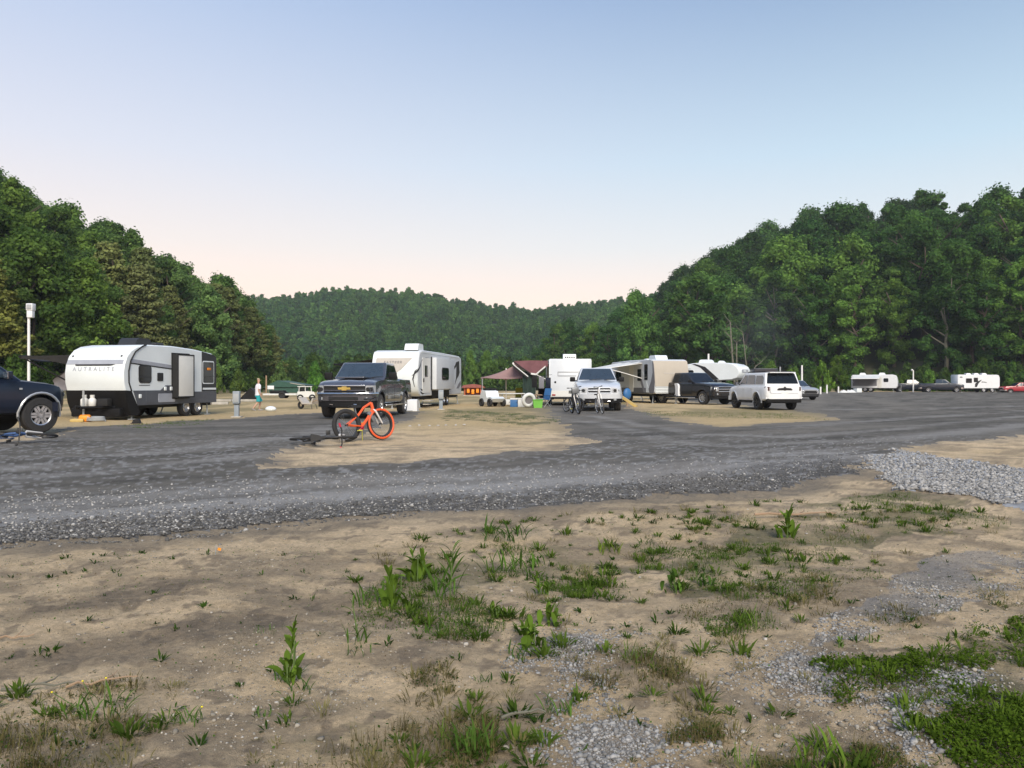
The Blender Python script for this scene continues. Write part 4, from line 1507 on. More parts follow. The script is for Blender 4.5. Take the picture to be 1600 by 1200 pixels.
# silver-white pickup right of the square trailer
px, d = 936, 35.6
e = empty('pickup_truck', 'silver-white older pickup with cross-bar grille facing us beside the square trailer rear', 'pickup truck', (0, 0, 0), 0, 'parked pickups')
h = heading(-.06, -1)
e.rotation_euler.z = h
e.scale = (1.04, 1.06, 1.04)
e.location = (gx(px, d) - math.cos(h) * 2.9, d - math.sin(h) * 2.9, .0)
Car(e, pickup_spec(paint='white_truck', tyre='dusty_tyre', rim='alloy', mirror_mat='black_plastic', lip=.03, step='black_plastic', big_mirror=1.15,
    st=[(-3.08, .95, .56, 1.12, 1.34), (-3.0, .985, .5, 1.15, 1.37), (-1.06, 1.02, .46, 1.2, 1.37), (-.98, 1.02, .46, 1.2, 1.33), (.9, 1.02, .46, 1.2, 1.33),
        (1.25, 1.01, .46, 1.10, 1.36), (1.9, 1.02, .46, 1.06, 1.28), (2.5, 1.0, .5, 1.02, 1.20), (2.76, .95, .52, .98, 1.14), (2.88, .84, .54, .94, 1.05)],
    gh=dict(yb=.93, yr=.72),
    front=dict(grille=(.50, .80, 1.04), bars=((.895, .95, 'white_truck'),), cross='white_truck', frame='white_truck', lamp=(.58, .9, .82, 1.0), dark_eye=True, bumper=(.56, .76), bumper_mat='white_truck', dep=.16,
               air=(.0001, .60, .61), fog=(.66, .53, .07), chin=(.38, .56), tow=True))).build()

# black pickup and the fifth wheel
px, d = 1135, 46.4
e = empty('pickup_truck', 'black pickup with chrome grille bars parked between beige-nosed trailer and white SUV', 'pickup truck', (0, 0, 0), 0, 'parked pickups')
h = heading(.50, -.87)
e.rotation_euler.z = h
e.location = (gx(px, d) - math.cos(h) * 2.9, d - math.sin(h) * 2.9, .0)
Car(e, pickup_spec(paint='black_paint', rim='alloy', spokes=8, screen='glass_dark', step='chrome',
    front=dict(grille=(.64, .80, 1.08), bars=((1.05, 1.10, 'chrome'), (.90, .965, 'chrome')), frame='chrome', lamp=(.66, .95, .82, 1.08), bumper=(.54, .78), bumper_mat='black_paint', air=(.5, .56, .70), fog=(.70, .64, .06), chin=(.38, .54)))).build()

# white SUV seen from behind
px, d = 1226, 36.6
e = empty('suv', 'white SUV with dark wheels seen from behind on the gravel', 'SUV', (0, 0, 0), 0)
h = heading(-.10, 1)
e.rotation_euler.z = h
e.location = (gx(px, d) + math.cos(h) * 2.45, d + math.sin(h) * 2.45, .0)
Car(e, suv_spec(paint='white_paint', rim='dark_alloy', rear_glass='glass_dark', trim='white_paint', side_glass='glass_blue', lip=.03, step='black_plastic', rail='black_plastic', mirror_mat='black_plastic',
    gh=dict(yr=.76, zr=1.8),
    rear=dict(bumper=(.54, .80), lamp=(.74, .87, .93, 1.12), gate=(.70, .82, 1.17), badge_bar=1.03, under=True))).build()
mb = MB()
mb.box((-2.12, 0, 1.80), (.30, 1.28, .045), bev=.02)
mb.build('roof_spoiler', 'white_paint', e)

# navy SUV cut by the left edge
px, d = 60, 19.4
e = empty('suv', 'dark navy SUV with silver wheel cut off by the left edge of the photo', 'SUV', (0, 0, 0), 0)
h = R(60)
e.rotation_euler.z = h
e.scale = (1.05, 1.05, 1.05)
wx, wy = gx(px, d), d
e.location = (wx - 1.05 * (math.cos(h) * 1.5 + math.sin(h) * .86), wy - 1.05 * (math.sin(h) * 1.5 - math.cos(h) * .86), .03)
Car(e, suv_spec(paint='navy_paint', R=.42, tw=.28, w=1.0, axles=(-1.5, 1.5), rim='alloy', spokes=6, twin=True, lip=.03, lip_mat='silver_paint', side_glass='glass_blue', mirror_mat='navy_paint', trim='navy_paint', rimk=.58,
    st=[(-2.6, .86, .6, 1.0, 1.2), (-2.5, .95, .5, 1.05, 1.24), (-2.1, .99, .46, 1.1, 1.26), (0, 1.0, .46, 1.1, 1.26), (.75, 1.0, .46, 1.1, 1.26), (1.1, 1.0, .46, 1.08, 1.26),
        (1.7, .99, .48, 1.04, 1.19), (1.98, .93, .5, 1.0, 1.13), (2.12, .82, .52, .94, 1.05), (2.18, .66, .54, .86, .92)],
    gh=dict(xb0=-2.5, xb1=1.25, xr0=-2.2, xr1=.3, yb=.92, yr=.75, zb=1.26, zr=1.88),
    windows=[[(.92, 1.31), (.8, 1.38), (.28, 1.79), (-.06, 1.79), (-.06, 1.31)], [(-.14, 1.31), (-.14, 1.79), (-.92, 1.79), (-1.02, 1.72), (-1.08, 1.31)], [(-1.16, 1.31), (-1.12, 1.76), (-1.9, 1.76), (-2.1, 1.65), (-2.2, 1.33)]],
    doors=[(-.08, .98), (-1.08, -.12)], mirror=(.72, 1.36), 
    front=dict(grille=(.5, .72, .95), lamp=(.5, .84, .80, 1.02), bumper=(.5, .72), chin=(.36, .5)), rear=dict(lamp=(.74, .9, .9, 1.15)))).build()
mb = MB()
mb.box((1.02, -1.018, 1.05), (.07, .012, .045), bev=.005)
mb.build('side_marker', 'lamp_clear', e)

# silver hatchback beyond the white SUV
px, d = 1265, 60
e = empty('hatchback', 'small silver hatchback parked facing us just right of the white SUV', 'car', (0, 0, 0), 0)
h = heading(.25, -.97)
e.rotation_euler.z = h
e.scale = (.9, .95, .86)
e.location = (gx(px, d) - math.cos(h) * 2, d - math.sin(h) * 2, .0)
Car(e, suv_spec(paint='silver_paint', rim='alloy', front=dict(grille=(.6, .6, .86), lamp=(.55, .82, .74, .92), bumper=(.38, .58), bumper_mat='dark_trim', chin=(.28, .38)))).build()

# three pickups far off on the right
far = empty('pickup_truck', 'far dark blue pickup with tonneau, side-on left of the second far dark pickup', 'pickup truck', (0, 0, 0), 0, 'parked pickups')
Car(far, pickup_spec(paint='dark_blue_paint', rim='alloy', screen='glass_blue', side_glass='glass_blue')).build()
h = heading(.97, -.25)
far.rotation_euler.z = h
far.location = (gx(1424, 122), 122, 0)
c = copy_tree(far)
c['label'] = 'far dark blue pickup with white-lit bonnet, nearest the boxy far trailer'
h = heading(.93, -.37)
c.rotation_euler.z = h
c.location = (gx(1471, 117), 117, 0)
c = copy_tree(far)
c['label'] = 'red pickup cut off by the right edge of the photo, far side of the lot'
c.rotation_euler.z = heading(-.99, .1)
c.location = (gx(1594, 114), 114, -.2)
c.scale = (.95, .95, .85)
for ch in c.children:
    if ch.data and ch.data.materials and ch.data.materials[0] == M['dark_blue_paint']:
        ch.data = ch.data.copy()
        ch.data.materials[0] = M['red_paint']
    for q in ch.children:
        if q.data and q.data.materials and q.data.materials[0] == M['dark_blue_paint']:
            q.data = q.data.copy()
            q.data.materials[0] = M['red_paint']
# ------------------------------------------------------------------ travel trailers
class Trailer:
    """x forward (towards the hitch), y left, z up; origin on the ground under the body's front edge, on the centre line"""
    def __init__(self, label, front, hd, W, prof, mats, group='parked travel trailers', name='travel_trailer', cat='trailer', skirt=None):
        self.e = empty(name, label, cat, (front[0], front[1], 0), hd, group)
        self.W, self.hd, self.o = W, hd, Vector((front[0], front[1], 0))
        self.fx, self.fy = Vector((math.cos(hd), math.sin(hd), 0)), Vector((-math.sin(hd), math.cos(hd), 0))
        self.mats = mats
        mb = MB()
        n = len(prof)
        w = W / 2
        b = .05
        def inset(pts, d):
            c = Vector((sum(p[0] for p in pts) / n, sum(p[1] for p in pts) / n))
            return [(p[0] + (d if p[0] < c.x else -d), p[1] + (d if p[1] < c.y else -d)) for p in pts]
        pin = inset(prof, b * .7)
        rings = [[(x, -w, z) for x, z in pin], [(x, -w + b, z) for x, z in prof], [(x, w - b, z) for x, z in prof], [(x, w, z) for x, z in pin]]
        vs = [p for r in rings for p in r]
        fs = [(i * n + k, i * n + (k + 1) % n, (i + 1) * n + (k + 1) % n, (i + 1) * n + k) for i in range(3) for k in range(n)]
        fs += [tuple(range(n)), tuple(reversed(range(3 * n, 4 * n)))]
        mb.add(vs, fs)
        self.body = mb.build('body', mats['body'], self.e, ang=40)
    def along(self, px, side):
        """how far along the side wall (local x) a picture column meets it"""
        o = self.o + self.fy * (side * self.W / 2)
        k = (px - 800) / F
        return -(o.x - k * o.y) / (self.fx.x - k * self.fx.y)
    def height(self, px, py, side):
        t = self.along(px, side)
        d = (self.o + self.fy * (side * self.W / 2) + self.fx * t).y
        return CAM_H + (600 - py) / F * d
    def sp(self, px, py, side):
        return self.along(px, side), self.height(px, py, side)
    def side_plate(self, name, pts, side, m, t=.012, out=0.0, parent=None, ang=0):
        mb = MB()
        y = side * (self.W / 2 + out)
        mb.plate(pts, (0, y, 0), (1, 0, 0), (0, 0, 1), -t * side)
        return mb.build(name, m, parent or self.e, ang=ang)
    def window(self, x0, x1, z0, z1, side, frame='swoosh_black', pane='glass_dark', out=0, rr=.09):
        f = self.side_plate('window', rrect(x0 - .045, x1 + .045, z0 - .045, z1 + .045, rr + .03), side, frame, .022, out)
        self.side_plate('pane', rrect(x0, x1, z0, z1, rr), side, pane, .03, out, f)
        mb = MB()
        y = side * (self.W / 2 + out + .032)
        mb.box(((x0 + x1) / 2, y, z0 + (z1 - z0) * .3), (x1 - x0, .008, .022))
        mb.build('window_bar', 'dark_trim', f)
        return f
    def front_plate(self, name, pts, m, x, t=.012, parent=None, tilt=0):
        mb = MB()
        mb.plate(pts, (x, 0, 0), (0, 1, 0), (-math.sin(tilt), 0, math.cos(tilt)), t)
        return mb.build(name, m, parent or self.e, ang=0)
    def roof_box(self, x, z, s, m, name='roof_air_conditioner', slope=.12, yo=0):
        mb = MB()
        L, w, h = s
        mb.plate([(-L / 2, 0), (L / 2, 0), (L / 2 - slope, h * .75), (L / 2 - slope * 2, h), (-L / 2 + slope * 1.4, h), (-L / 2 + slope * .6, h * .8)], (x, yo - w / 2, z), (1, 0, 0), (0, 0, 1), -w)
        a = mb.build(name, m, self.e, ang=30)
        mb = MB()
        for k in range(5):
            mb.box((x - L / 2 + .05, yo - w * .35 + k * w * .17, z + h * .35), (.1, w * .1, h * .3))
        mb.build('vent_grille', 'dark_trim', a)
    def wheels(self, xs, R_, m='tyre', rim='alloy'):
        for x in xs:
            for sy in (-1, 1):
                mb = MB()
                mb.lathe([(0, -.02), (R_ * .6, -.03), (R_ * .6, .09), (R_ * .66, .11), (R_ * .95, .1), (R_, .06), (R_, -.06), (R_ * .9, -.1), (0, -.1)], 24)
                w = mb.build('wheel', m, self.e, (x, sy * (self.W / 2 - .16), R_), (0, 0, 0 if sy > 0 else PI), ang=30)
                mb = MB()
                mb.lathe([(0, .07), (R_ * .2, .07), (R_ * .25, .03), (R_ * .5, .02), (R_ * .6, .09), (R_ * .55, .1)], 16)
                mb.build('rim', rim, w, ang=30)
    def chassis(self, x0, x1, z, tongue=1.1, jack=True):
        mb = MB()
        for sy in (-.5, .5):
            mb.box(((x0 + x1) / 2, sy * self.W * .8, z), (x1 - x0, .08, .14))
        for k in range(6):
            mb.box((x0 + (x1 - x0) * (k + .5) / 6, 0, z), (.07, self.W * .8, .1))
        mb.box(((x0 + x1) / 2, 0, z + .02), (x1 - x0 - .2, self.W * .8, .1))
        c = mb.build('chassis', 'black_plastic', self.e)
        if tongue:
            mb = MB()
            for sy in (-1, 1):
                mb.cyl((x1 - .2, sy * self.W * .36, z), (x1 + tongue, sy * .05, z), .05, n=6)
            mb.cyl((x1 + tongue - .1, 0, z), (x1 + tongue + .15, 0, z + .03), .06, n=8)
            mb.build('hitch', 'black_plastic', self.e)
            if jack:
                mb = MB()
                mb.cyl((x1 + tongue - .25, 0, 0.03), (x1 + tongue - .25, 0, z + .6), .035, n=8)
                mb.cyl((x1 + tongue - .25, 0, 0.0), (x1 + tongue - .25, 0, .03), .11, n=10)
                mb.build('tongue_jack', 'pole_grey', self.e)
        for x in (x0 + .3, x1 - .25):
            for sy in (-1, 1):
                mb = MB()
                mb.cyl((x, sy * self.W * .42, z), (x + .12, sy * self.W * .46, .04), .028, n=6)
                mb.box((x + .12, sy * self.W * .46, .02), (.2, .16, .03))
                mb.build('stabiliser', 'pole_grey', self.e)
    def awning(self, side, x0, x1, z, reach, drop, m, sag=.12, arm='black_plastic', stripe=None, label=None):
        """fabric from the wall to a roller held out by two arms"""
        mb = MB()
        y0 = side * (self.W / 2 + .02)
        n, k = 8, 6
        V, F_ = [], []
        for i in range(n + 1):
            for j in range(k + 1):
                t = j / k
                V.append((x0 + (x1 - x0) * i / n, y0 + side * reach * t, z - drop * t - sag * math.sin(PI * t) * .6 + .03 * math.sin(i * 2.1)))
        o = len(V)
        V += [(a, b, c - .015) for a, b, c in V]
        q = lambda i, j: i * (k + 1) + j
        for i in range(n):
            for j in range(k):
                F_.append((q(i, j), q(i + 1, j), q(i + 1, j + 1), q(i, j + 1)))
                F_.append((q(i, j) + o, q(i, j + 1) + o, q(i + 1, j + 1) + o, q(i + 1, j) + o))
        mb.add(V, F_)
        a = mb.build('awning', m, self.e, ang=60, label=label)
        mb = MB()
        mb.cyl((x0 - .05, y0 + side * reach, z - drop), (x1 + .05, y0 + side * reach, z - drop), .055, n=10)
        mb.build('roller', arm, a)
        for x in (x0, x1):
            mb = MB()
            mb.tube([(x, y0, z - 1.1), (x, y0 + side * reach * .55, z - drop * .5 - .5), (x, y0 + side * reach, z - drop)], .028, 6)
            mb.tube([(x, y0, z - .1), (x, y0 + side * reach, z - drop)], .022, 6)
            mb.build('arm', arm, a)
        return a

def hd_from(front, rear):
    return math.atan2(front[1] - rear[1], front[0] - rear[0])

# ---- rounded white trailer with the slide-out, on the left
fr, re_ = (gx(150, 26.8) , 26.8), (gx(150, 26.8) + .98, 26.8 + 5.35)
hd = hd_from(fr, re_)
prof = [(-.25, .98), (.02, 1.0), (.10, 1.25), (.12, 1.6), (.07, 1.95), (-.06, 2.22), (-.28, 2.43), (-.6, 2.57), (-1.2, 2.66), (-2.6, 2.68), (-4.0, 2.62), (-5.3, 2.50), (-5.55, 2.38), (-5.6, 2.1), (-5.6, .62), (-5.0, .5), (-.62, .5), (-.42, .55)]
T = Trailer('rounded white travel trailer with slide-out and black lower nose near the navy SUV', fr, hd, 2.3, prof, dict(body='rv_white'))
T.chassis(-5.5, -.3, .45, 1.15)
T.wheels((-3.6, -4.36), .36)
# black lower nose, wrapping under the front
mb = MB()
mb.plate([(.03, 1.03), (-.30, 1.01), (-.78, .22), (-.55, .14), (-.26, .16), (-.04, .62)], (0, -1.16, 0), (1, 0, 0), (0, 0, 1), -2.32)
mb.build('nose_skirt', 'black_plastic', T.e)
mb = MB()
mb.box((-.2, 0, .26), (.5, 1.9, .3), bev=.05)
mb.build('front_valance', 'black_plastic', T.e)
# dark lower side
for sd in (1, -1):
    low = T.side_plate('lower_panel', [(-.62, .50), (-5.58, .50), (-5.58, .95), (-3.0, .95), (-2.55, 1.20), (-2.2, 1.20), (-1.9, 1.02), (-.38, 1.02)], sd, 'rv_lowgrey', .02)
    T.side_plate('rear_panel', [(-5.58, .96), (-5.58, 2.33), (-5.42, 2.44), (-4.55, 2.55), (-4.55, .96)], sd, 'dark_trim', .018)
    mb = MB()
    mb.tube([(-.30, sd * 1.16, 1.0), (-.16, sd * 1.16, 1.3), (-.15, sd * 1.16, 1.7), (-.25, sd * 1.16, 2.06), (-.5, sd * 1.16, 2.38), (-.85, sd * 1.16, 2.57), (-1.1, sd * 1.15, 2.66)], .028, 6)
    mb.build('corner_trim', 'seam', T.e)
    T.side_plate('stripe', [(-.28, 2.0), (-.36, 2.12), (-3.2, 1.92), (-3.2, 1.80)], sd, 'band_grey', .010)
    T.side_plate('stripe', [(-.27, 1.955), (-.28, 1.99), (-3.2, 1.79), (-3.2, 1.755)], sd, 'swoosh_black', .011)
T.window(-1.32, -.72, 1.33, 1.88, 1)
T.window(-5.36, -4.62, 1.30, 2.14, 1, frame='rv_white', rr=.05)
mb = MB()
mb.box((-5.0, 1.19, 1.86), (.24, .05, .1), bev=.03)
mb.build('glowing_lamp', 'lamp_amber', T.e)
T.side_plate('stripe', [(-4.6, 1.02), (-4.6, 1.1), (-5.55, 1.1), (-5.55, 1.02)], 1, 'rv_white', .024)
T.side_plate('hatch', rrect(-2.05, -1.72, 1.36, 1.66, .03), 1, 'swoosh_black', .02)
T.side_plate('hatch', rrect(-1.5, -1.05, .58, .96, .04), 1, 'rv_lowgrey', .034)
T.side_plate('hatch', rrect(-2.75, -1.75, .58, .9, .04), 1, 'band_grey', .034)
T.side_plate('door_line', rrect(-1.3, -.7, 1.19, 1.215, .01), 1, 'rv_lowgrey', .008)
for x, z in ((-.72, .82), (-2.15, 1.08), (-2.5, 1.08)):
    mb = MB()
    mb.box((x, 1.185, z), (.12, .05, .14), bev=.02)
    mb.build('outlet_cover', 'rv_white', T.e)
# slide-out box
mb = MB()
SA, SB = -2.62, -3.62
SM, SL = (SA + SB) / 2, SA - SB
mb.box((SM, 1.15 + .12, 1.56), (SL, .26, 1.62), bev=.03)
so = mb.build('slide_out', 'rv_pale', T.e)
mb = MB()
for z in (.76, 2.36):
    mb.box((SM, 1.15 + .12, z), (SL + .03, .28, .05))
for x in (SA + .01, SB - .01):
    mb.box((x, 1.15 + .12, 1.56), (.05, .28, 1.64))
mb.box((SM, 1.17, 1.56), (SL + .13, .03, 1.74))
mb.build('slide_trim', 'seam', so)
# nose: grey band, black mark, letters, lamps
def nose_x(z):
    return float(np.interp(z, [1.0, 1.25, 1.6, 1.95, 2.22, 2.43], [.02, .10, .12, .07, -.06, -.28]))
def nose_strip(name, rows, m, out=.006):
    """rows of (z, y0, y1) laid on the rounded nose"""
    mb = MB()
    V = [(nose_x(z) + out, y, z) for z, a, b in rows for y in (a, b)]
    V += [(p[0] - .02, p[1], p[2]) for p in V]
    k = len(rows)
    o = 2 * k
    F_ = [(2 * i, 2 * i + 1, 2 * i + 3, 2 * i + 2) for i in range(k - 1)]
    F_ += [(0, 1, 1 + o, o), (2 * k - 2, 2 * k - 1, 2 * k - 1 + o, 2 * k - 2 + o)]
    F_ += [(2 * i, 2 * i + 2, 2 * i + 2 + o, 2 * i + o) for i in range(k - 1)] + [(2 * i + 1, 2 * i + 3, 2 * i + 3 + o, 2 * i + 1 + o) for i in range(k - 1)]
    mb.add(V, F_)
    return mb.build(name, m, T.e, ang=60)
nose_strip('nose_band', [(1.93, -1.1, 1.1), (1.98, -1.1, 1.1), (2.04, -1.1, 1.1), (2.09, -1.1, 1.1)], 'band_grey')
nose_strip('brand_mark', [(1.88, -.72, .62), (1.90, -.74, .72), (1.935, -.75, .82)], 'swoosh_black', .010)
t = text_mesh('AUTRALITE', .20, 'lettering', 'band_grey', T.e, .004, 1.75)
t.location, t.rotation_euler = (nose_x(1.74) + .012, -.02, 1.70), (R(90) - R(9), 0, R(90))
for y in (-.95, .95):
    mb = MB()
    mb.lathe([(0, .02), (.03, .015), (.04, 0)], 10, 'z')
    mb.build('marker_lamp', 'dark_trim', T.e, (nose_x(2.22) + .0, y, 2.22), (0, R(60), 0))
T.roof_box(-1.9, 2.66, (.95, .72, .28), 'dark_trim', yo=.1)
mb = MB()
mb.box((-2.9, .2, 2.74), (.5, .5, .16), bev=.05)
mb.build('roof_vent', 'dark_trim', T.e)
# gas bottles, battery and hitch gear
for y in (-.19, .19):
    mb = MB()
    mb.lathe([(0, .56), (.07, .55), (.10, .50), (.16, .44), (.165, .16), (.13, .1), (0, .1)], 14, 'z')
    mb.lathe([(.09, .52), (.1, .66), (.08, .66), (.07, .52)], 12, 'z')
    mb.build('gas_bottle', 'rv_pale', T.e, (.24, y * .8 - .1, .40), ang=50).scale = (.78, .78, .72)
mb = MB()
mb.box((.15, .45, .62), (.25, .4, .25), bev=.03)
mb.build('battery_box', 'seam', T.e)
aw = T.awning(-1, -5.0, -.5, 2.28, 2.3, .04, 'awning_black', .30, 'black_plastic')
mb = MB()
mb.plate([(-1.17, 2.29), (-1.17, 1.86), (-1.7, 1.98), (-2.5, 2.12), (-3.46, 2.16), (-3.46, 2.25)], (-.48, 0, 0), (0, 1, 0), (0, 0, 1), .02)
mb.build('valance', 'awning_black', aw, ang=0)
# cloth hung under that awning
mb = MB()
V = []
for i in range(7):
    for j in range(5):
        V.append((-.75 - .08 * math.sin(j), -1.35 - i * .17, 2.0 - .10 * i * (1 - j / 4) - j * .24 + .03 * math.sin(i * 1.7)))
o = len(V)
V += [(x - .02, y, z) for x, y, z in V]
mb.add(V, [(i * 5 + j, i * 5 + j + 1, (i + 1) * 5 + j + 1, (i + 1) * 5 + j) for i in range(6) for j in range(4)] + [(o + i * 5 + j, o + (i + 1) * 5 + j, o + (i + 1) * 5 + j + 1, o + i * 5 + j + 1) for i in range(6) for j in range(4)])
cl = empty('hanging_cloth', 'grey cloth panel hung under the black awning beside the navy SUV', 'cloth', T.o, hd)
mb.build('cloth', 'fabric_grey', cl, ang=60)
mb = MB()
mb.tube([(-.75, -1.18, 2.02), (-.75, -2.4, 1.42)], .014, 5)
mb.build('cord', 'seam', cl)

# ---- big white trailer with black swooshes
fr = (gx(655, 39.6) - 1.22, 39.6 - .18)
re_ = (fr[0] + 1.62, fr[1] + 10.2)
hd = hd_from(fr, re_)
prof = [(-.35, .62), (-.04, .95), (.06, 1.4), (.05, 1.9), (-.06, 2.4), (-.2, 2.74), (-.4, 2.92), (-.75, 3.0), (-5, 3.02), (-9.3, 2.98), (-9.8, 2.9), (-9.85, 2.6), (-9.85, .62)]
T = Trailer('big white travel trailer with black swooshes and tan nose shield behind the dark grey pickup', fr, hd, 2.46, prof, dict(body='rv_grey_white'))
T.chassis(-9.7, -.5, .5, 1.2)
T.wheels((-5.6, -6.4), .36)
# white nose cap with its tan shield
mb = MB()
V, F_ = [], []
rows = [(.66, -.33), (.95, -.03), (1.4, .07), (1.9, .06), (2.4, -.05), (2.74, -.19), (2.92, -.38)]
for z, x in rows:
    V += [(x + .02, -1.2, z), (x + .045, -.8, z), (x + .05, 0, z), (x + .045, .8, z), (x + .02, 1.2, z)]
V2 = [(x - .05, y, z) for x, y, z in V]
n = len(rows)
F_ = [(i * 5 + k, i * 5 + k + 1, (i + 1) * 5 + k + 1, (i + 1) * 5 + k) for i in range(n - 1) for k in range(4)]
ring = [k for k in range(5)] + [i * 5 + 4 for i in range(1, n)] + [(n - 1) * 5 + k for k in (3, 2, 1, 0)] + [i * 5 for i in range(n - 2, 0, -1)]
F_ += [(a, b, b + n * 5, a + n * 5) for a, b in zip(ring, ring[1:] + ring[:1])]
mb.add(V + V2, F_)
cap = mb.build('nose_cap', 'rv_white', T.e, ang=60)
nx = lambda z: float(np.interp(z, [r[0] for r in rows], [r[1] for r in rows])) + .052
def cap_strip(name, rws, m, out=.004):
    mb = MB()
    V = [(nx(z) + out - .02 * (abs(y) / 1.2) ** 2, y, z) for z, a, b in rws for y in (a, b)]
    V += [(p[0] - .03, p[1], p[2]) for p in V]
    k, o = len(rws), 2 * len(rws)
    F_ = [(2 * i, 2 * i + 1, 2 * i + 3, 2 * i + 2) for i in range(k - 1)] + [(0, 1, 1 + o, o), (2 * k - 2, 2 * k - 1, 2 * k - 1 + o, 2 * k - 2 + o)]
    F_ += [(2 * i, 2 * i + 2, 2 * i + 2 + o, 2 * i + o) for i in range(k - 1)] + [(2 * i + 1, 2 * i + 3, 2 * i + 3 + o, 2 * i + 1 + o) for i in range(k - 1)]
    mb.add(V, F_)
    return mb.build(name, m, cap, ang=60)
cap_strip('nose_shield', [(1.55, -.72, -.30), (1.72, -.95, -.05), (2.0, -1.0, .35), (2.3, -1.0, .64), (2.52, -1.0, .84), (2.58, -.97, .90)], 'swoosh_tan', .03)
t = text_mesh('EASTEER', .18, 'lettering', 'swoosh_grey', cap, .003, 1.5, .2)
t.location, t.rotation_euler = (nx(2.36) + .045, -.10, 2.30), (R(84), 0, R(90))
mb = MB()
mb.tube([(nx(1.1) - .02, 1.05, 1.1), (nx(1.5) - .01, .98, 1.5), (nx(1.9) - .0, 1.1, 1.9), (nx(2.0) - .04, 1.19, 2.02)], [.012, .035, .03, .01], 6)
mb.build('swoosh', 'swoosh_black', cap)
S1 = 1
def sw(name, pix, m, t=.012):
    return T.side_plate(name, [T.sp(x, y, S1) for x, y in pix], S1, m, t)
sw('swoosh', [(643, 587.5), (649, 581), (655, 574), (657.5, 566), (657, 572), (654, 579), (648, 585)], 'swoosh_black')
sw('swoosh', [(657, 566), (660, 561), (665, 558.5), (672, 558), (665, 559.2), (660.5, 562.5)], 'swoosh_grey')
sw('swoosh', [(664.5, 606), (669, 602), (672, 595), (672.3, 588), (671, 595), (668, 600)], 'swoosh_grey')
sw('swoosh', [(656.5, 607), (661, 608.5), (664, 611.5), (663.5, 612.5), (659, 611)], 'swoosh_black')
sw('swoosh', [(656.5, 611.5), (659.5, 613.5), (663, 615), (660, 616), (657.5, 614)], 'swoosh_black')
sw('swoosh', [(703, 591), (706.5, 588), (706, 582), (708.5, 573), (711, 571), (712.5, 566), (717, 564), (717.8, 582), (716.5, 587), (713.5, 592), (710.5, 601), (712.5, 590), (713, 572), (709, 578), (708.5, 588), (706, 589)], 'swoosh_black')
sw('swoosh', [(713, 607), (716, 600), (719.5, 595), (719.8, 601), (716.5, 606.5)], 'swoosh_grey')
x0, z0 = T.sp(672.5, 628, S1)
x1, z1 = T.sp(660, 560, S1)
door = T.side_plate('door', rrect(T.along(671.5, S1), T.along(660, S1), .78, 2.62, .08), S1, 'rv_pale', .022)
T.side_plate('pane', rrect(T.along(667.8, S1), T.along(663.2, S1), 1.62, 2.22, .06), S1, 'glass_dark', .03, 0, door)
mb = MB()
mb.box((T.along(661, S1), 1.27, 1.45), (.1, .05, .2), bev=.02)
mb.build('handle', 'seam', door)
# slide-out with its window
xa, xb = T.along(702, S1), T.along(673.5, S1)
mb = MB()
mb.box(((xa + xb) / 2, 1.23 + .14, 1.82), (xb - xa, .34, 1.72), bev=.03)
so = mb.build('slide_out', 'rv_grey_white', T.e)
mb = MB()
mb.box((xb + .01, 1.26, 1.82), (.05, .08, 1.8))
mb.build('slide_trim', 'dark_trim', so)
mb = MB()
mb.box((xa - .01, 1.26, 1.82), (.05, .08, 1.8))
mb.build('slide_trim', 'dark_trim', so)
wc = (xa + xb) / 2 + .15
T.window(wc - .75, wc + .75, 1.52, 2.12, 1, 'swoosh_black', 'glass_dark', .31, .16)
T.roof_box(-1.0, 3.0, (1.1, .72, .34), 'rv_white', yo=.72)
T.side_plate('painted_slide_shadow', rrect(xa + .1, xb - .1, .5, .9, .02), 1, 'black_plastic', .012)  # black plate stands in for the shade beneath the slide-out
mb = MB()
mb.box((-5, 1.235, 2.9), (8.6, .02, .05))
mb.build('gutter', 'rv_white', T.e)
T.awning(-1, -7.2, -1.6, 2.72, 2.6, .42, 'awning_black', .10, 'black_plastic')
mb = MB()
mb.box((T.along(662.5, S1), 1.45, .38), (.62, .42, .05))
mb.box((T.along(662.5, S1), 1.40, .20), (.62, .3, .05))
mb.build('entry_step', 'pale_stone', T.e)
# white gas bottle cover on the ground before its nose
gc = empty('tank_cover', 'white rounded plastic tank cover standing by the dark grey pickup rear wheel', 'tank cover', (gx(641, 36), 36, 0), R(-80))
mb = MB()
mb.plate([(-.38, 0), (.38, 0), (.36, .3), (.28, .46), (.1, .54), (-.22, .54), (-.34, .5)], (0, -.3, 0), (1, 0, 0), (0, 0, 1), -.6)
mb.v = [(y * 1.2, x, z) for x, y, z in mb.v]
mb.build('shell', 'white_paint', gc, rot=(0, 0, R(80)), ang=40)
mb = MB()
mb.box((0, 0, .02), (.8, .8, .03))
mb.build('base', 'pole_grey', gc)

# ---- square trailer rear with the maroon awning
fr0 = (gx(891, 44.5), 44.5)
hd = heading(.02, 1)
L = 7.5
T = Trailer('square plain white trailer rear with roof unit and maroon awning left of the silver-white pickup', (fr0[0] + math.cos(hd) * L, fr0[1] + math.sin(hd) * L), hd, 2.44,
            [(-L, .48), (-L - .02, 2.6), (-L + .06, 2.70), (-.6, 2.74), (-.1, 2.5), (0, 2.0), (0, .9), (-.3, .48)], dict(body='rv_grey_white'))
T.chassis(-L + .2, -.5, .42, 1.1)
T.wheels((-3.6, -4.4), .36)
rear = -L - .012
def rear_plate(name, pts, m, t=.012, parent=None):
    mb = MB()
    mb.plate(pts, (rear - .006, 0, 0), (0, -1, 0), (0, 0, 1), t)
    return mb.build(name, m, parent or T.e, ang=0)
for z in (1.94, 1.72):
    rear_plate('stripe', rrect(-.72, .55 if z > 1.8 else .35, z - .012, z + .012, .005), 'rv_lowgrey')
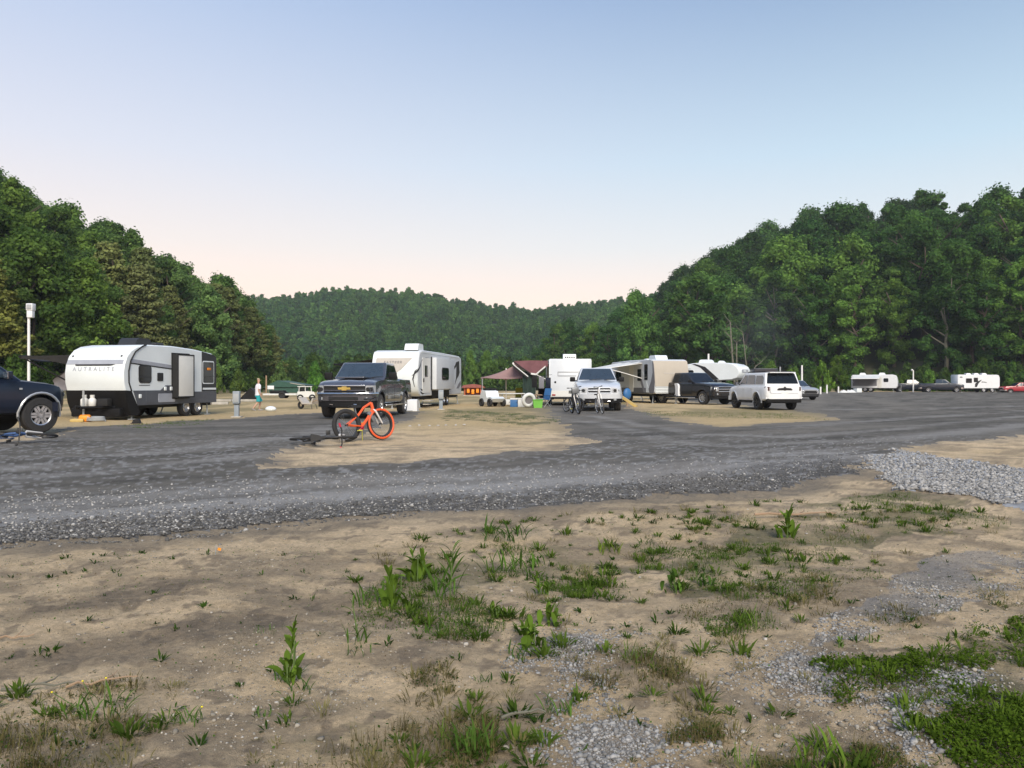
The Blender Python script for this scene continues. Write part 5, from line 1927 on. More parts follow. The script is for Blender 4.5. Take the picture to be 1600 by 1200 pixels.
rear_plate('stripe', rrect(-.72, -.70, 1.72, 1.94, .005), 'rv_lowgrey')
rear_plate('lower_panel', rrect(-1.17, 1.17, .52, .86, .02), 'rv_pale', .008)
mb = MB()
mb.lathe([(0, .03), (.05, .02), (.06, 0)], 10, 'y')
mb.build('outlet_cover', 'seam', T.e, (rear - .01, .86, 1.36), (0, 0, R(90)))
for y in (-1.19, 1.19):
    mb = MB()
    mb.box((rear - .005, y, 1.58), (.04, .05, 2.1), bev=.01)
    mb.build('corner_trim', 'rv_white', T.e)
for y in (-.95, .95):
    mb = MB()
    mb.box((rear - .02, y, .62), (.03, .2, .09), bev=.01)
    mb.build('tail_light', 'lamp_red', T.e)
mb = MB()
mb.box((rear - .08, 0, .45), (.14, 2.2, .1), bev=.02)
mb.build('rear_bumper', 'black_plastic', T.e)
T.roof_box(-L + 1.1, 2.70, (1.0, .74, .30), 'rv_white')
aw = T.awning(1, -L + .3, -2.2, 2.55, 2.05, .1, 'awning_maroon', .45, 'pole_white')
# the end valance of that awning: black and white stripes falling in a V
def tent_strip(parent, pts, w, m, name):
    mb = MB()
    V = []
    for (y, z) in pts:
        V += [(-L + .24, y, z), (-L + .24, y, z - w), (-L + .27, y, z), (-L + .27, y, z - w)]
    F_ = []
    for i in range(len(pts) - 1):
        a, b = i * 4, (i + 1) * 4
        F_ += [(a, a + 1, b + 1, b), (a + 2, b + 2, b + 3, a + 3), (a, b, b + 2, a + 2), (a + 1, a + 3, b + 3, b + 1)]
    F_ += [(0, 2, 3, 1), (4 * len(pts) - 4, 4 * len(pts) - 3, 4 * len(pts) - 1, 4 * len(pts) - 2)]
    mb.add(V, F_)
    return mb.build(name, m, parent, ang=0)
W2 = 1.22
mb = MB()
mb.plate([(W2 + .06, 2.60), (W2 + .06, 2.28), (W2 + .42, 2.12), (W2 + .78, 1.84), (W2 + 1.05, 1.78), (W2 + 1.5, 2.10), (W2 + 2.08, 2.46), (W2 + 2.0, 2.58), (W2 + 1.0, 2.62)], (-L + .26, 0, 0), (0, 1, 0), (0, 0, 1), .02)
va = mb.build('valance', 'awning_maroon', aw, ang=0)
tent_strip(va, [(W2 + 2.12, 2.48), (W2 + 1.75, 2.16), (W2 + 1.2, 1.72)], .07, 'awning_white', 'valance_stripe')
tent_strip(va, [(W2 + 2.10, 2.38), (W2 + 1.75, 2.07), (W2 + 1.2, 1.63)], .10, 'awning_black', 'valance_stripe')
tent_strip(va, [(W2 + 2.0, 2.56), (W2 + 1.6, 2.26), (W2 + 1.02, 1.86)], .09, 'awning_black', 'valance_stripe')
tent_strip(va, [(W2 + 1.05, 1.90), (W2 + .75, 1.86), (W2 + .42, 2.14), (W2 + .2, 2.32)], .10, 'awning_white', 'valance_stripe')
tent_strip(va, [(W2 + .55, 1.96), (W2 + .36, 2.06), (W2 + .16, 2.26)], .09, 'awning_black', 'valance_stripe')

# ---- beige-nosed trailer
fr = (gx(1050, 49.5), 49.5)
re_ = (fr[0] - 1.9, fr[1] + 7.2)
hd = hd_from(fr, re_)
prof = [(-.3, .62), (-.06, .7), (.02, 1.0), (0, 1.4), (-.08, 2.0), (-.18, 2.5), (-.3, 2.76), (-.6, 2.84), (-4, 2.86), (-7.2, 2.8), (-7.45, 2.6), (-7.45, .62)]
T = Trailer('travel trailer with plain beige nose and white awning beside the silver-white pickup', fr, hd, 2.4, prof, dict(body='rv_grey_white'))
T.chassis(-7.3, -.4, .5, 1.2)
T.wheels((-4.3, -5.1), .36)
mb = MB()
rws = [(1.10, .03), (1.4, .0), (2.0, -.08), (2.5, -.18), (2.74, -.29)]
V = [(x + .02, y, z) for z, x in rws for y in (-1.19, 1.19)]
V += [(p[0] - .05, p[1], p[2]) for p in V]
k, o = len(rws), 2 * len(rws)
mb.add(V, [(2 * i, 2 * i + 1, 2 * i + 3, 2 * i + 2) for i in range(k - 1)] + [(0, 1, 1 + o, o), (2 * k - 2, 2 * k - 1, 2 * k - 1 + o, 2 * k - 2 + o)] + [(2 * i, 2 * i + 2, 2 * i + 2 + o, 2 * i + o) for i in range(k - 1)] + [(2 * i + 1, 2 * i + 3, 2 * i + 3 + o, 2 * i + 1 + o) for i in range(k - 1)])
cap = mb.build('nose_cap', 'rv_tan', T.e, ang=60)
mb = MB()
mb.plate(rrect(-.55, .25, 1.9, 1.97, .01), (-.055, 0, 0), (0, 1, 0), (0, 0, 1), .02)
mb.build('lettering_band', 'swoosh_tan', cap)
T.front_plate('stone_guard', rrect(-1.17, 1.17, .66, 1.08, .03), 'rv_white', .03)
for k in range(4):
    mb = MB()
    mb.box((.05, 0, .72 + k * .1), (.012, 2.3, .02))
    mb.build('guard_rib', 'rv_lowgrey', T.e)
S1 = -1
T.side_plate('wall_stripe', [(-.1, .66), (-.9, .66), (-.9, .95), (-.55, 1.4), (-.3, 2.0), (-.35, 2.74), (-.2, 2.6), (-.08, 2.0), (0, 1.4)], -1, 'swoosh_grey', .012)
T.side_plate('swoosh', [(-1.3, .7), (-.8, .7), (-1.0, 1.1), (-1.5, 1.9), (-1.9, 2.1), (-1.35, 1.4)], -1, 'rv_white', .014)
T.side_plate('swoosh', [(-1.7, .7), (-1.4, .7), (-1.9, 1.5), (-2.5, 1.9)], -1, 'swoosh_grey', .016)
T.window(-1.5, -1.1, 1.55, 2.5, -1, rr=.05)
T.window(-2.6, -2.1, 1.5, 2.2, -1, rr=.05)
T.window(-6.4, -5.5, 1.5, 2.1, -1, rr=.06)
T.side_plate('door', rrect(-4.0, -3.3, .72, 2.5, .08), -1, 'rv_pale', .02)
T.side_plate('lower_panel', [(-.2, .64), (-7.4, .64), (-7.4, 1.0), (-1.0, 1.0)], -1, 'rv_lowgrey', .008)
T.roof_box(-2.0, 2.85, (1.1, .85, .30), 'rv_white')
mb = MB()
mb.box((-4.2, .3, 2.92), (.45, .45, .16), bev=.05)
mb.build('roof_vent', 'rv_white', T.e)
T.awning(-1, -6.2, -1.9, 2.72, 2.5, .45, 'awning_white', .03, 'pole_white')
gc = empty('gas_bottle_cover', 'white rounded gas bottle cover on the beige-nosed trailer hitch', 'tank cover', (fr[0] + math.cos(hd) * .75 + .25, fr[1] + math.sin(hd) * .75, .5), hd)
mb = MB()
mb.plate([(-.26, 0), (.26, 0), (.26, .6), (.18, .74), (0, .8), (-.22, .78), (-.26, .7)], (0, -.36, 0), (1, 0, 0), (0, 0, 1), -.72)
mb.build('shell', 'white_paint', gc, ang=40)
mb = MB()
mb.box((0, 0, -.03), (.6, .8, .05))
mb.build('base', 'black_plastic', gc)

# ---- fifth wheel behind the black pickup
fr = (gx(1163, 58.5), 58.5)
hd = heading(.80, -.60)
prof = [(-2.0, 1.62), (-.5, 1.70), (-.12, 1.85), (.04, 2.15), (.04, 2.45), (-.12, 2.75), (-.45, 2.95), (-1.0, 3.06), (-3, 3.1), (-3.6, 3.06), (-4.2, 2.95), (-8.6, 2.85), (-8.7, 2.6), (-8.7, .62), (-2.75, .62), (-2.4, 1.3)]
T = Trailer('white fifth-wheel trailer with bulbous nose towering behind the black pickup', fr, hd, 2.42, prof, dict(body='rv_white'))
T.chassis(-8.5, -3.0, .5, 0)
T.wheels((-5.6, -6.4), .36)
T.front_plate('nose_badge', rrect(-.62, .62, 2.26, 2.52, .08), 'band_grey', .045)
mb = MB()
mb.plate(rrect(-.3, .25, 2.34, 2.46, .03), (.056, 0, 0), (0, 1, 0), (0, 0, 1), .01)
mb.build('nose_logo', 'rv_white', T.e)
T.side_plate('swoosh', [(-2.2, 1.66), (-1.5, 1.72), (-2.0, 2.2), (-2.6, 2.75), (-3.4, 3.0), (-3.7, 3.0), (-3.0, 2.7), (-2.5, 2.2)], -1, 'swoosh_black', .012)
T.side_plate('slide_line', [(-8.6, 2.42), (-8.6, 2.46), (-3.8, 2.62), (-3.8, 2.58)], -1, 'swoosh_grey', .012)
T.window(-4.4, -3.6, 2.0, 2.45, -1, rr=.08)
T.window(-8.2, -7.7, 1.25, 2.0, -1, rr=.05)
T.window(-6.6, -5.6, 1.4, 2.0, -1, rr=.05)
T.side_plate('door', rrect(-5.2, -4.5, .72, 2.5, .08), -1, 'rv_pale', .02)
T.side_plate('lower_panel', rrect(-8.6, -2.9, .64, 1.0, .02), -1, 'rv_lowgrey', .008)
T.roof_box(-3.0, 3.08, (1.0, .8, .30), 'rv_white')
T.roof_box(-1.75, 3.05, (.5, .5, .22), 'rv_white', 'roof_vent')
T.roof_box(-6.0, 2.90, (.5, .5, .18), 'rv_white', 'roof_vent')
T.e.scale = (1, 1, .93)
mb = MB()
mb.box((-1.6, 0, 1.45), (.3, .3, .5), bev=.02)
mb.build('king_pin', 'black_plastic', T.e)
for sy in (-1, 1):
    mb = MB()
    mb.box((-2.95, sy * .9, .34), (.1, .1, .68))
    mb.build('landing_leg', 'black_plastic', T.e)

# ---- dark enclosed cargo trailer behind the white SUV
fr = (gx(1192, 63), 63)
hd = heading(.5, -.86)
T = Trailer('dark enclosed cargo trailer roof showing above the white SUV', fr, heading(1, -.06), 2.0, [(-1.9, .5), (0, .5), (0, 2.36), (-.12, 2.46), (-1.8, 2.46), (-1.9, 2.36)], dict(body='dark_blue_paint'), name='cargo_trailer')
T.e.location.x += .95
mb = MB()
mb.box((-.95, 0, 2.46), (1.86, 2.02, .07), bev=.02)
mb.build('roof_edge', 'rv_lowgrey', T.e)
T.wheels((-1.0,), .34)
T.chassis(-1.8, -.1, .45, .8)

# ---- the two white trailers far off on the right
fr = (gx(1403, 121), 121)
hd = heading(.86, -.5)
prof = [(-.2, .6), (0, .9), (.02, 1.6), (-.1, 2.3), (-.3, 2.62), (-.7, 2.72), (-6.4, 2.7), (-6.6, 2.5), (-6.6, .6)]
T = Trailer('far white trailer with pale awning, left of the far dark pickups', fr, hd, 2.4, prof, dict(body='white_paint'))
T.chassis(-6.4, -.4, .48, 1.1)
T.wheels((-3.8, -4.6), .36)
T.window(-1.9, -1.3, 1.6, 2.1, -1, rr=.1)
T.side_plate('painted_awning_shade', rrect(-6.4, -2.9, .95, 2.2, .05), -1, 'swoosh_grey', .012)  # grey plate paints the shade under the awning onto the wall
T.side_plate('door', rrect(-2.8, -2.2, .7, 2.3, .05), -1, 'rv_pale', .02)
T.roof_box(-2.2, 2.71, (.95, .8, .32), 'white_paint')
T.roof_box(-5.0, 2.71, (.95, .8, .32), 'white_paint')
T.awning(-1, -6.3, -2.4, 2.62, 2.6, .55, 'awning_white', .03, 'pole_white')
gcx = T
fr = (gx(1556, 116), 116)
hd = heading(.99, -.12)
prof = [(-.2, .6), (0, .9), (.0, 2.2), (-.15, 2.55), (-.4, 2.62), (-5.8, 2.66), (-5.9, 2.5), (-5.9, .6)]
T = Trailer('far boxy white trailer with black side windows, left of the red pickup', fr, hd, 2.4, prof, dict(body='white_paint'))
T.chassis(-5.7, -.4, .48, 1.0)
T.wheels((-1.0, -2.2), .36)
T.window(-4.7, -3.95, 1.45, 2.05, -1, rr=.05)
T.window(-3.6, -3.1, 1.55, 2.15, -1, rr=.05)
T.side_plate('swoosh', [(-3.5, .8), (-3.2, .8), (-3.0, 1.3), (-2.5, 1.9), (-3.0, 1.7), (-3.45, 1.3)], -1, 'swoosh_black', .012)
T.side_plate('swoosh', [(-2.6, 1.5), (-1.8, 1.45), (-1.9, 1.55), (-2.5, 1.62)], -1, 'swoosh_black', .012)
T.side_plate('swoosh', [(-5.6, 2.2), (-5.2, 2.2), (-5.3, 2.35), (-5.55, 2.35)], -1, 'swoosh_black', .012)
for x in (-4.0, -2.9, -1.8):
    T.roof_box(x, 2.64, (.75, .8, .24), 'white_paint', 'roof_vent')
# ------------------------------------------------------------------ bicycles
def bicycle(e, R_=.34, tw=.05, wb=1.05, frame='bike_black', fork='bike_grey', rim='bike_grey', tyre='tyre', seat_h=.86, bar_h=.98, bar_w=.62, grip='bike_black', fender=False, side_tyre=None, flat_bar=True, crank='bike_grey', turn=0, saddle=True):
    hubr, hubf = Vector((0, 0, R_)), Vector((wb, 0, R_))
    bb = Vector((wb * .43, 0, R_ * .88))
    st = Vector((wb * .30, 0, seat_h * .80))
    hd0, hd1 = Vector((wb * .80, 0, bar_h * .74)), Vector((wb * .765, 0, bar_h * .88))
    mb = MB()
    t = .022 if tw < .07 else .027
    mb.tube([bb, st], t, 7)
    mb.tube([st + Vector((.01, 0, -.06)), (st + hd1) / 2 + Vector((0, 0, .02)), hd1], t * 1.05, 7)
    mb.tube([bb, (bb + hd0) / 2 + Vector((.01, 0, -.02)), hd0], t * 1.3, 7)
    mb.tube([hd0, hd1], t * 1.35, 8)
    for s in (-1, 1):
        mb.tube([bb + Vector((0, s * .04, 0)), hubr + Vector((0, s * (tw / 2 + .025), 0))], t * .6, 6)
        mb.tube([st + Vector((0, s * .02, -.05)), hubr + Vector((0, s * (tw / 2 + .025), 0))], t * .55, 6)
    mb.build('frame', frame, e)
    ax = (hd1 - hd0).normalized()
    mb = MB()
    for s in (-1, 1):
        mb.tube([hd0 + Vector((.01, s * .02, -.02)), hd0 + Vector((.02, s * (tw / 2 + .03), -.06)), hubf + Vector((0, s * (tw / 2 + .03), 0))], [.02, .024, .017], 6)
    mb.build('fork', fork, e)
    mb = MB()
    top = hd1 + ax * .08
    mb.tube([hd1, top, top + Vector((.06, 0, .01))], .018, 6)
    c = top + Vector((.06, 0, .01))
    mb.tube([c + Vector((-.05, -bar_w / 2, .03)), c + Vector((0, -bar_w * .25, .02)), c, c + Vector((0, bar_w * .25, .02)), c + Vector((-.05, bar_w / 2, .03))], .014, 6)
    hb = mb.build('handlebar', 'bike_black', e)
    for s in (-1, 1):
        mb = MB()
        mb.cyl(c + Vector((-.025, s * bar_w * .36, .025)), c + Vector((-.052, s * bar_w * .5, .03)), .02, n=8)
        mb.build('grip', grip, hb)
    if saddle:
        mb = MB()
        sp = Vector((wb * .275, 0, seat_h))
        mb.tube([st, sp], .015, 6)
        mb.build('seat_post', 'bike_grey', e)
        mb = MB()
        mb.plate([(-.13, -.08), (-.02, -.06), (.08, -.022), (.14, -.016), (.15, 0), (.14, .016), (.08, .022), (-.02, .06), (-.13, .08), (-.15, 0)], sp, (1, 0, 0), (0, 1, 0), .05)
        mb.build('saddle', 'bike_black', e, ang=50)
    mb = MB()
    mb.lathe([(0, .045), (.085, .045), (.09, .04), (.085, .035), (0, .035)], 18, 'y', bb)
    a = R(35)
    for s in (-1, 1):
        v = Vector((math.cos(a), 0, math.sin(a))) * .165 * s
        mb.cyl(bb + Vector((0, s * .055, 0)), bb + v + Vector((0, s * .065, 0)), .012, n=6)
    ck = mb.build('crankset', crank, e)
    for s in (-1, 1):
        v = Vector((math.cos(a), 0, math.sin(a))) * .165 * s
        mb = MB()
        mb.box(bb + v + Vector((0, s * .115, 0)), (.09, .09, .022), bev=.006)
        mb.build('pedal', 'bike_yellow' if tw > .07 else 'bike_black', ck)
    for hub, tm in ((hubr, tyre), (hubf, side_tyre or tyre)):
        mb = MB()
        rr = tw / 2
        prof = [(R_ - rr * 1.2 + rr * math.cos(q) * 1.05, rr * math.sin(q)) for q in [2 * PI * k / 8 for k in range(9)]]
        mb.lathe(prof, 26, 'y')
        w = mb.build('wheel', tm, e, hub, ang=60)
        mb = MB()
        r0 = R_ - rr * 2.25
        mb.lathe([(r0, -rr * .6), (r0 + .025, -rr * .75), (r0 + .025, rr * .75), (r0, rr * .6), (r0, -rr * .6)], 26, 'y')
        mb.lathe([(0, -.05), (.025, -.05), (.025, .05), (0, .05)], 10, 'y')
        mb.build('rim', rim, w, ang=40)
        mb = MB()
        for k in range(16):
            q = 2 * PI * k / 16
            mb.cyl((.02 * math.cos(q), .04 * (-1) ** k, .02 * math.sin(q)), (r0 * math.cos(q + .3 * (-1) ** (k // 2)), 0, r0 * math.sin(q + .3 * (-1) ** (k // 2))), .0022, n=3, cap=False)
        mb.build('spokes', 'alloy', w, ang=0)

def gz(x, y):
    return float(ground_z(x, y)[0])

# orange fat bike propped before the dark grey pickup
x0, y0 = gx(544, 17.0), 17.0
x1, y1 = gx(597, 17.62), 17.62
e = empty('bicycle', 'orange fat-tyred bicycle standing on the dirt before the dark grey pickup', 'bicycle', (x0, y0, gz(x0, y0) + .0), heading(x1 - x0, y1 - y0), 'bicycles left on the ground', lean=R(-9))
bicycle(e, .375, .094, math.hypot(x1 - x0, y1 - y0), 'bike_orange', 'bike_white', 'bike_black', seat_h=.76, bar_h=.98, bar_w=.5, side_tyre='tyre', crank='bike_red')
mb = MB()
mb.lathe([(.305, -.042), (.328, -.052), (.352, -.044), (.352, -.034), (.305, -.034), (.305, -.042)], 28, 'y')
mb.build('orange_sidewall', 'bike_orange', [c for c in e.children if c.name.startswith('wheel')][1], ang=40)
mb = MB()
mb.tube([(.42, .05, .30), (.5, .2, .03)], .012, 5)
mb.build('kickstand', 'bike_yellow', e)
mb = MB()
mb.box((.66, 0, .54), (.10, .09, .26), rot=(0, R(-32), 0), bev=.03)
mb.build('battery_pack', 'bike_grey', e)
# black bike lying beside it
x0, y0 = gx(470, 15.9), 15.9
e = empty('bicycle', 'black bicycle with red grips lying flat beside the orange fat bicycle', 'bicycle', (x0, y0, gz(x0, y0) + .07), R(24), 'bicycles left on the ground', lean=R(84))
bicycle(e, .27, .05, .84, 'bike_black', 'bike_white', 'bike_black', seat_h=.62, bar_h=.78, bar_w=.55, grip='bike_red')
# bike lying by the navy SUV
x0, y0 = gx(20, 16.1), 16.1
e = empty('bicycle', 'dark blue and white bicycle lying flat before the navy SUV wheel', 'bicycle', (x0 - .3, y0, gz(x0, y0) + .09), R(10), 'bicycles left on the ground', lean=R(80))
bicycle(e, .30, .05, .95, 'bike_blue', 'bike_white', 'bike_black', seat_h=.7, bar_h=.9, bar_w=.62)
# bikes end-on before the silver-white pickup
x0, y0 = gx(901, 31.2), 31.2
e = empty('bicycle', 'dark bicycle facing us end-on before the left headlight of the silver-white pickup', 'bicycle', (x0 - .1, y0 + .95, 0.02), R(-80), 'bicycles left on the ground', lean=R(7))
bicycle(e, .36, .075, 1.05, 'bike_black', 'bike_white', 'bike_grey', seat_h=.92, bar_h=1.12, bar_w=.6)
mb = MB()
mb.box((.92, 0, .98), (.14, .30, .26), bev=.05)
mb.build('handlebar_bag', 'bike_grey', e)
x0, y0 = gx(886, 33.4), 33.4
e = empty('bicycle', 'small grey bicycle behind the end-on dark bicycle, near the square trailer rear', 'bicycle', (x0, y0 + .5, 0.02), R(-60), 'bicycles left on the ground', lean=R(-8))
bicycle(e, .32, .05, .95, 'bike_grey', 'bike_grey', 'bike_grey', seat_h=.82, bar_h=1.0)
x0, y0 = gx(940, 31.6), 31.6
e = empty('bicycle', 'slim pale bicycle end-on before the middle of the silver-white pickup', 'bicycle', (x0 - .05, y0 + .9, 0.02), R(-84), 'bicycles left on the ground', lean=R(8))
bicycle(e, .33, .05, .95, 'bike_white', 'pole_white', 'pole_grey', tyre='dusty_tyre', seat_h=.78, bar_h=1.16, bar_w=.36)

# ------------------------------------------------------------------ posts and pedestals
def pedestal(px, d, h, lab):
    e = empty('utility_pedestal', lab, 'utility pedestal', (gx(px, d), d, 0), R(4), 'hookup pedestals')
    mb = MB()
    mb.box((0, 0, h * .26), (.17, .15, h * .52), bev=.015)
    mb.build('post', 'pedestal_grey', e)
    mb = MB()
    mb.box((0, -.02, h * .76), (.25, .20, h * .48), bev=.02)
    b = mb.build('meter_box', 'pedestal_grey', e)
    mb = MB()
    mb.box((0, -.125, h * .74), (.19, .012, h * .32), bev=.004)
    mb.build('door', 'pole_grey', b)
    mb = MB()
    mb.box((0, -.02, h * .51), (.22, .18, .03))
    mb.build('socket_strip', 'seam', b)
    mb = MB()
    mb.box((0, 0, .01), (.36, .34, .05), bev=.01)
    mb.build('base', 'pale_stone', e)
pedestal(370, 29.2, .98, 'grey-blue hookup pedestal standing left of the person in teal shorts')
pedestal(689, 37.6, .97, 'grey hookup pedestal standing before the black-swoosh trailer slide-out')

def pole(px, d, h, r, m, lab, head=None, arm=False, base=None):
    e = empty('lamp_post' if head else 'post', lab, 'lamp post' if head else 'post', (gx(px, d), d, 0), 0, 'white poles of the campground')
    mb = MB()
    mb.cyl((0, 0, base or 0), (.0, 0, h), r, r * .9, 10)
    mb.build('pole', m, e)
    if base:
        mb = MB()
        mb.cyl((0, 0, 0), (0, 0, base), r * 1.05, n=10)
        mb.build('foot', 'wood_pink', e)
    if head:
        mb = MB()
        mb.box((head * .38, -.03, h - .02), (head, .26, .30), bev=.03)
        mb.box((.10, -.03, h - .30), (.24, .2, .34), bev=.03)
        b = mb.build('lamp_head', 'white_paint', e)
        mb = MB()
        mb.box((head * .38, -.17, h - .02), (head * .7, .02, .2), bev=.005)
        mb.build('lens', 'lamp_clear', b)
    if arm:
        mb = MB()
        mb.tube([(0, 0, h - .05), (-.03, 0, h + .12), (-.16, 0, h + .22), (-.3, 0, h + .2)], [r, r, r * 1.2, r * 1.5], 8)
        mb.build('lamp_arm', m, e)
e_pole = pole
pole(45, 33, 4.55, .058, 'pole_white', 'tall white lamp post rising behind the navy SUV bonnet', head=.28, base=1.25)
pole(1107, 64, 3.75, .085, 'pole_white', 'white post sticking up behind the fifth-wheel roof')
pole(1219, 74, 2.9, .08, 'pole_grey', 'pale grey post above the white SUV roof')
pole(1253, 70, 2.95, .085, 'pole_white', 'white post just right of the white SUV')
pole(1427, 119, 3.2, .10, 'pole_white', 'slim white lamp post with curved head by the far dark pickups', arm=True)
pole(1580, 140, 6.0, .10, 'pole_grey', 'pale pole among the bushes above the red pickup')
pole(416, 82, 2.15, .085, 'wood', 'wooden post right behind the person in teal shorts')
for px, d, h in ((1282, 96, .9), (1292, 104, 1.15), (1310, 110, .9)):
    pole(px, d, h, .11, 'pole_white', {1282: 'stubby white marker post nearest the silver hatchback', 1292: 'taller stubby white marker post left of the roadside junk', 1310: 'low white marker post right beside the roadside junk'}[px])

# ------------------------------------------------------------------ person
def skin_mesh(name, chains, m, sub=1):
    me = bpy.data.meshes.new('sk')
    vs, es, rs = [], [], []
    idx = {}
    for ch in chains:
        prev = None
        for p, r in ch:
            key = tuple(round(q, 4) for q in p)
            if key not in idx:
                idx[key] = len(vs)
                vs.append(p)
                rs.append(r)
            if prev is not None:
                es.append((prev, idx[key]))
            prev = idx[key]
    me.from_pydata(vs, es, [])
    o = bpy.data.objects.new('sk', me)
    C.objects.link(o)
    o.modifiers.new('s', 'SKIN')
    for k, r in enumerate(rs):
        rr = r if isinstance(r, tuple) else (r, r)
        me.skin_vertices[0].data[k].radius = rr
    me.skin_vertices[0].data[0].use_root = True
    sb = o.modifiers.new('u', 'SUBSURF')
    sb.levels = sb.render_levels = sub
    dg = bpy.context.evaluated_depsgraph_get()
    out = bpy.data.meshes.new_from_object(o.evaluated_get(dg))
    bpy.data.objects.remove(o)
    out.name = name
    for p in out.polygons: p.use_smooth = True
    out.materials.clear()
    out.materials.append(M[m])
    return out

def person(px, d, rz, k, lab):
    """x is the way the person walks"""
    e = empty('person', lab, 'person', (gx(px, d), d, .0), rz, scale=k)
    pel = (0, 0, .93)
    L = {}
    chains = [[(pel, (.125, .095)), ((.0, 0, 1.08), (.115, .085)), ((.02, 0, 1.25), (.135, .095)), ((.02, 0, 1.40), (.115, .085)), ((.02, 0, 1.47), .055), ((.035, 0, 1.53), .05), ((.045, 0, 1.60), (.082, .075)), ((.05, 0, 1.68), (.088, .078)), ((.04, 0, 1.75), (.06, .055))],
              # striding legs
              [(pel, (.125, .095)), ((.02, .10, .86), .088), ((.20, .10, .50), .058), ((.14, .10, .30), .054), ((.10, .10, .10), .036), ((.14, .10, .045), .04), ((.26, .11, .035), .033)],
              [(pel, (.125, .095)), ((.0, -.10, .86), .088), ((-.02, -.10, .48), .058), ((-.18, -.10, .28), .052), ((-.30, -.10, .13), .036), ((-.30, -.10, .07), .038), ((-.20, -.11, .03), .033)],
              # arms
              [((.02, 0, 1.40), (.115, .085)), ((.02, .19, 1.40), .058), ((.0, .24, 1.14), .042), ((.16, .24, .98), .034), ((.22, .23, .92), .026), ((.26, .225, .88), (.034, .018))],
              [((.02, 0, 1.40), (.115, .085)), ((.02, -.19, 1.40), .058), ((-.06, -.24, 1.14), .042), ((.02, -.26, .92), .034), ((.05, -.26, .85), .026), ((.07, -.26, .79), (.034, .018))]]
    for base, dr, s in (((.26, .225, .88), Vector((.62, 0, -.78)), 1), ((.07, -.26, .79), Vector((.3, 0, -.95)), -1)):
        b = Vector(base)
        side = Vector((.78, 0, .62)) if s == 1 else Vector((.95, 0, .3))
        for q, ln in ((-.024, .07), (-.008, .082), (.009, .078), (.024, .062)):
            p0 = b + side * q * .9
            p1 = p0 + dr * ln * .55
            p2 = p0 + dr * ln + Vector((0, -s * .018, 0))
            chains.append([(base, (.034, .018)), (tuple(p1), .0095), (tuple(p2), .008)])
        p1 = b + side * .03 - dr * .03 + Vector((0, -s * .02, 0))
        chains.append([(base, (.034, .018)), (tuple(p1 + side * .012), .011), (tuple(p1 + side * .012 + dr * .04), .009)])
    body = bpy.data.objects.new('body', skin_mesh('body', chains, 'skin'))
    C.objects.link(body)
    body.parent = e
    mb = MB()
    mb.ball((.125, 0, 1.655), .018, 8, 6, (1.1, .8, 1.2))
    for s in (-1, 1):
        mb.ball((.05, s * .078, 1.66), .026, 8, 6, (.7, .4, 1.2))
    mb.build('face_features', 'skin', body, ang=60)
    mb = MB()
    for s in (-1, 1):
        mb.ball((.118, s * .032, 1.685), .011, 8, 6)
    mb.box((.118, 0, 1.605), (.012, .045, .01))
    mb.build('eyes_and_mouth', 'seam', body, ang=60)
    hair = skin_mesh('hair', [[((.01, 0, 1.66), (.094, .088)), ((.03, 0, 1.73), (.096, .086)), ((.045, 0, 1.775), (.06, .056))]], 'hair', 2)
    h = bpy.data.objects.new('hair', hair)
    C.objects.link(h)
    h.parent = e
    def loft(rings, n=14):
        mb = MB()
        V = []
        for (cx_, cy_, z), (a, b), tilt in rings:
            for q in range(n):
                t = 2 * PI * q / n
                V.append((cx_ + a * math.cos(t), cy_ + b * math.sin(t), z + tilt * math.cos(t) * a))
        F_ = [(i * n + q, i * n + (q + 1) % n, (i + 1) * n + (q + 1) % n, (i + 1) * n + q) for i in range(len(rings) - 1) for q in range(n)]
        mb.add(V, F_ + [tuple(reversed(range(n))), tuple(range((len(rings) - 1) * n, len(rings) * n))])
        return mb
    mb = loft([((-.01, 0, .84), (.145, .20), .1), ((0, 0, .95), (.14, .19), 0), ((.0, 0, 1.08), (.135, .18), 0), ((.01, 0, 1.25), (.145, .20), 0), ((.015, 0, 1.36), (.13, .20), 0), ((.02, 0, 1.43), (.10, .15), 0), ((.02, 0, 1.475), (.07, .075), 0)])
    for s in (-1, 1):
        mb.tube([(.02, s * .13, 1.39), (.02, s * .20, 1.36), (.01, s * .245, 1.27), (.0 if s > 0 else -.02, s * .262, 1.17)], [.075, .078, .074, .072], 10)
    mb.build('shirt', 'tee', e, ang=70)
    mb = loft([((0, 0, .74), (.15, .195), 0), ((0, 0, .84), (.15, .19), 0), ((0, 0, .92), (.135, .175), 0)])
    mb.tube([(.0, .10, .80), (.09, .105, .68), (.19, .108, .50)], [.115, .112, .12], 12)
    mb.tube([(.0, -.10, .80), (-.005, -.105, .66), (-.01, -.108, .49)], [.115, .112, .12], 12)
    mb.build('shorts', 'shorts', e, ang=70)
    for s, p in ((1, (.17, .105, .03)), (-1, (-.26, -.105, .045))):
        mb = MB()
        mb.box(p, (.26, .095, .06), rot=(0, 0 if s > 0 else R(28), 0), bev=.025)
        mb.build('shoe', 'shoe', e)
    return e
person(403, 36.5, R(38), .86, 'person in white T-shirt and teal shorts walking away beside the grey-blue pedestal')
mb = MB()
bl = empty('ball', 'small white ball on the dirt right of the person in teal shorts', 'ball', (gx(423, 35.5), 35.5, .1), 0)
mb.ball((0, 0, 0), .19, 14, 10, (1.35, 1, .7))
mb.build('shell', 'rv_white', bl, ang=60)

# ------------------------------------------------------------------ gear around the trailers
def thing1(name, label, cat, x, y, rz=0, group=None, z=0):
    return empty(name, label, cat, (x, y, z), rz, group)

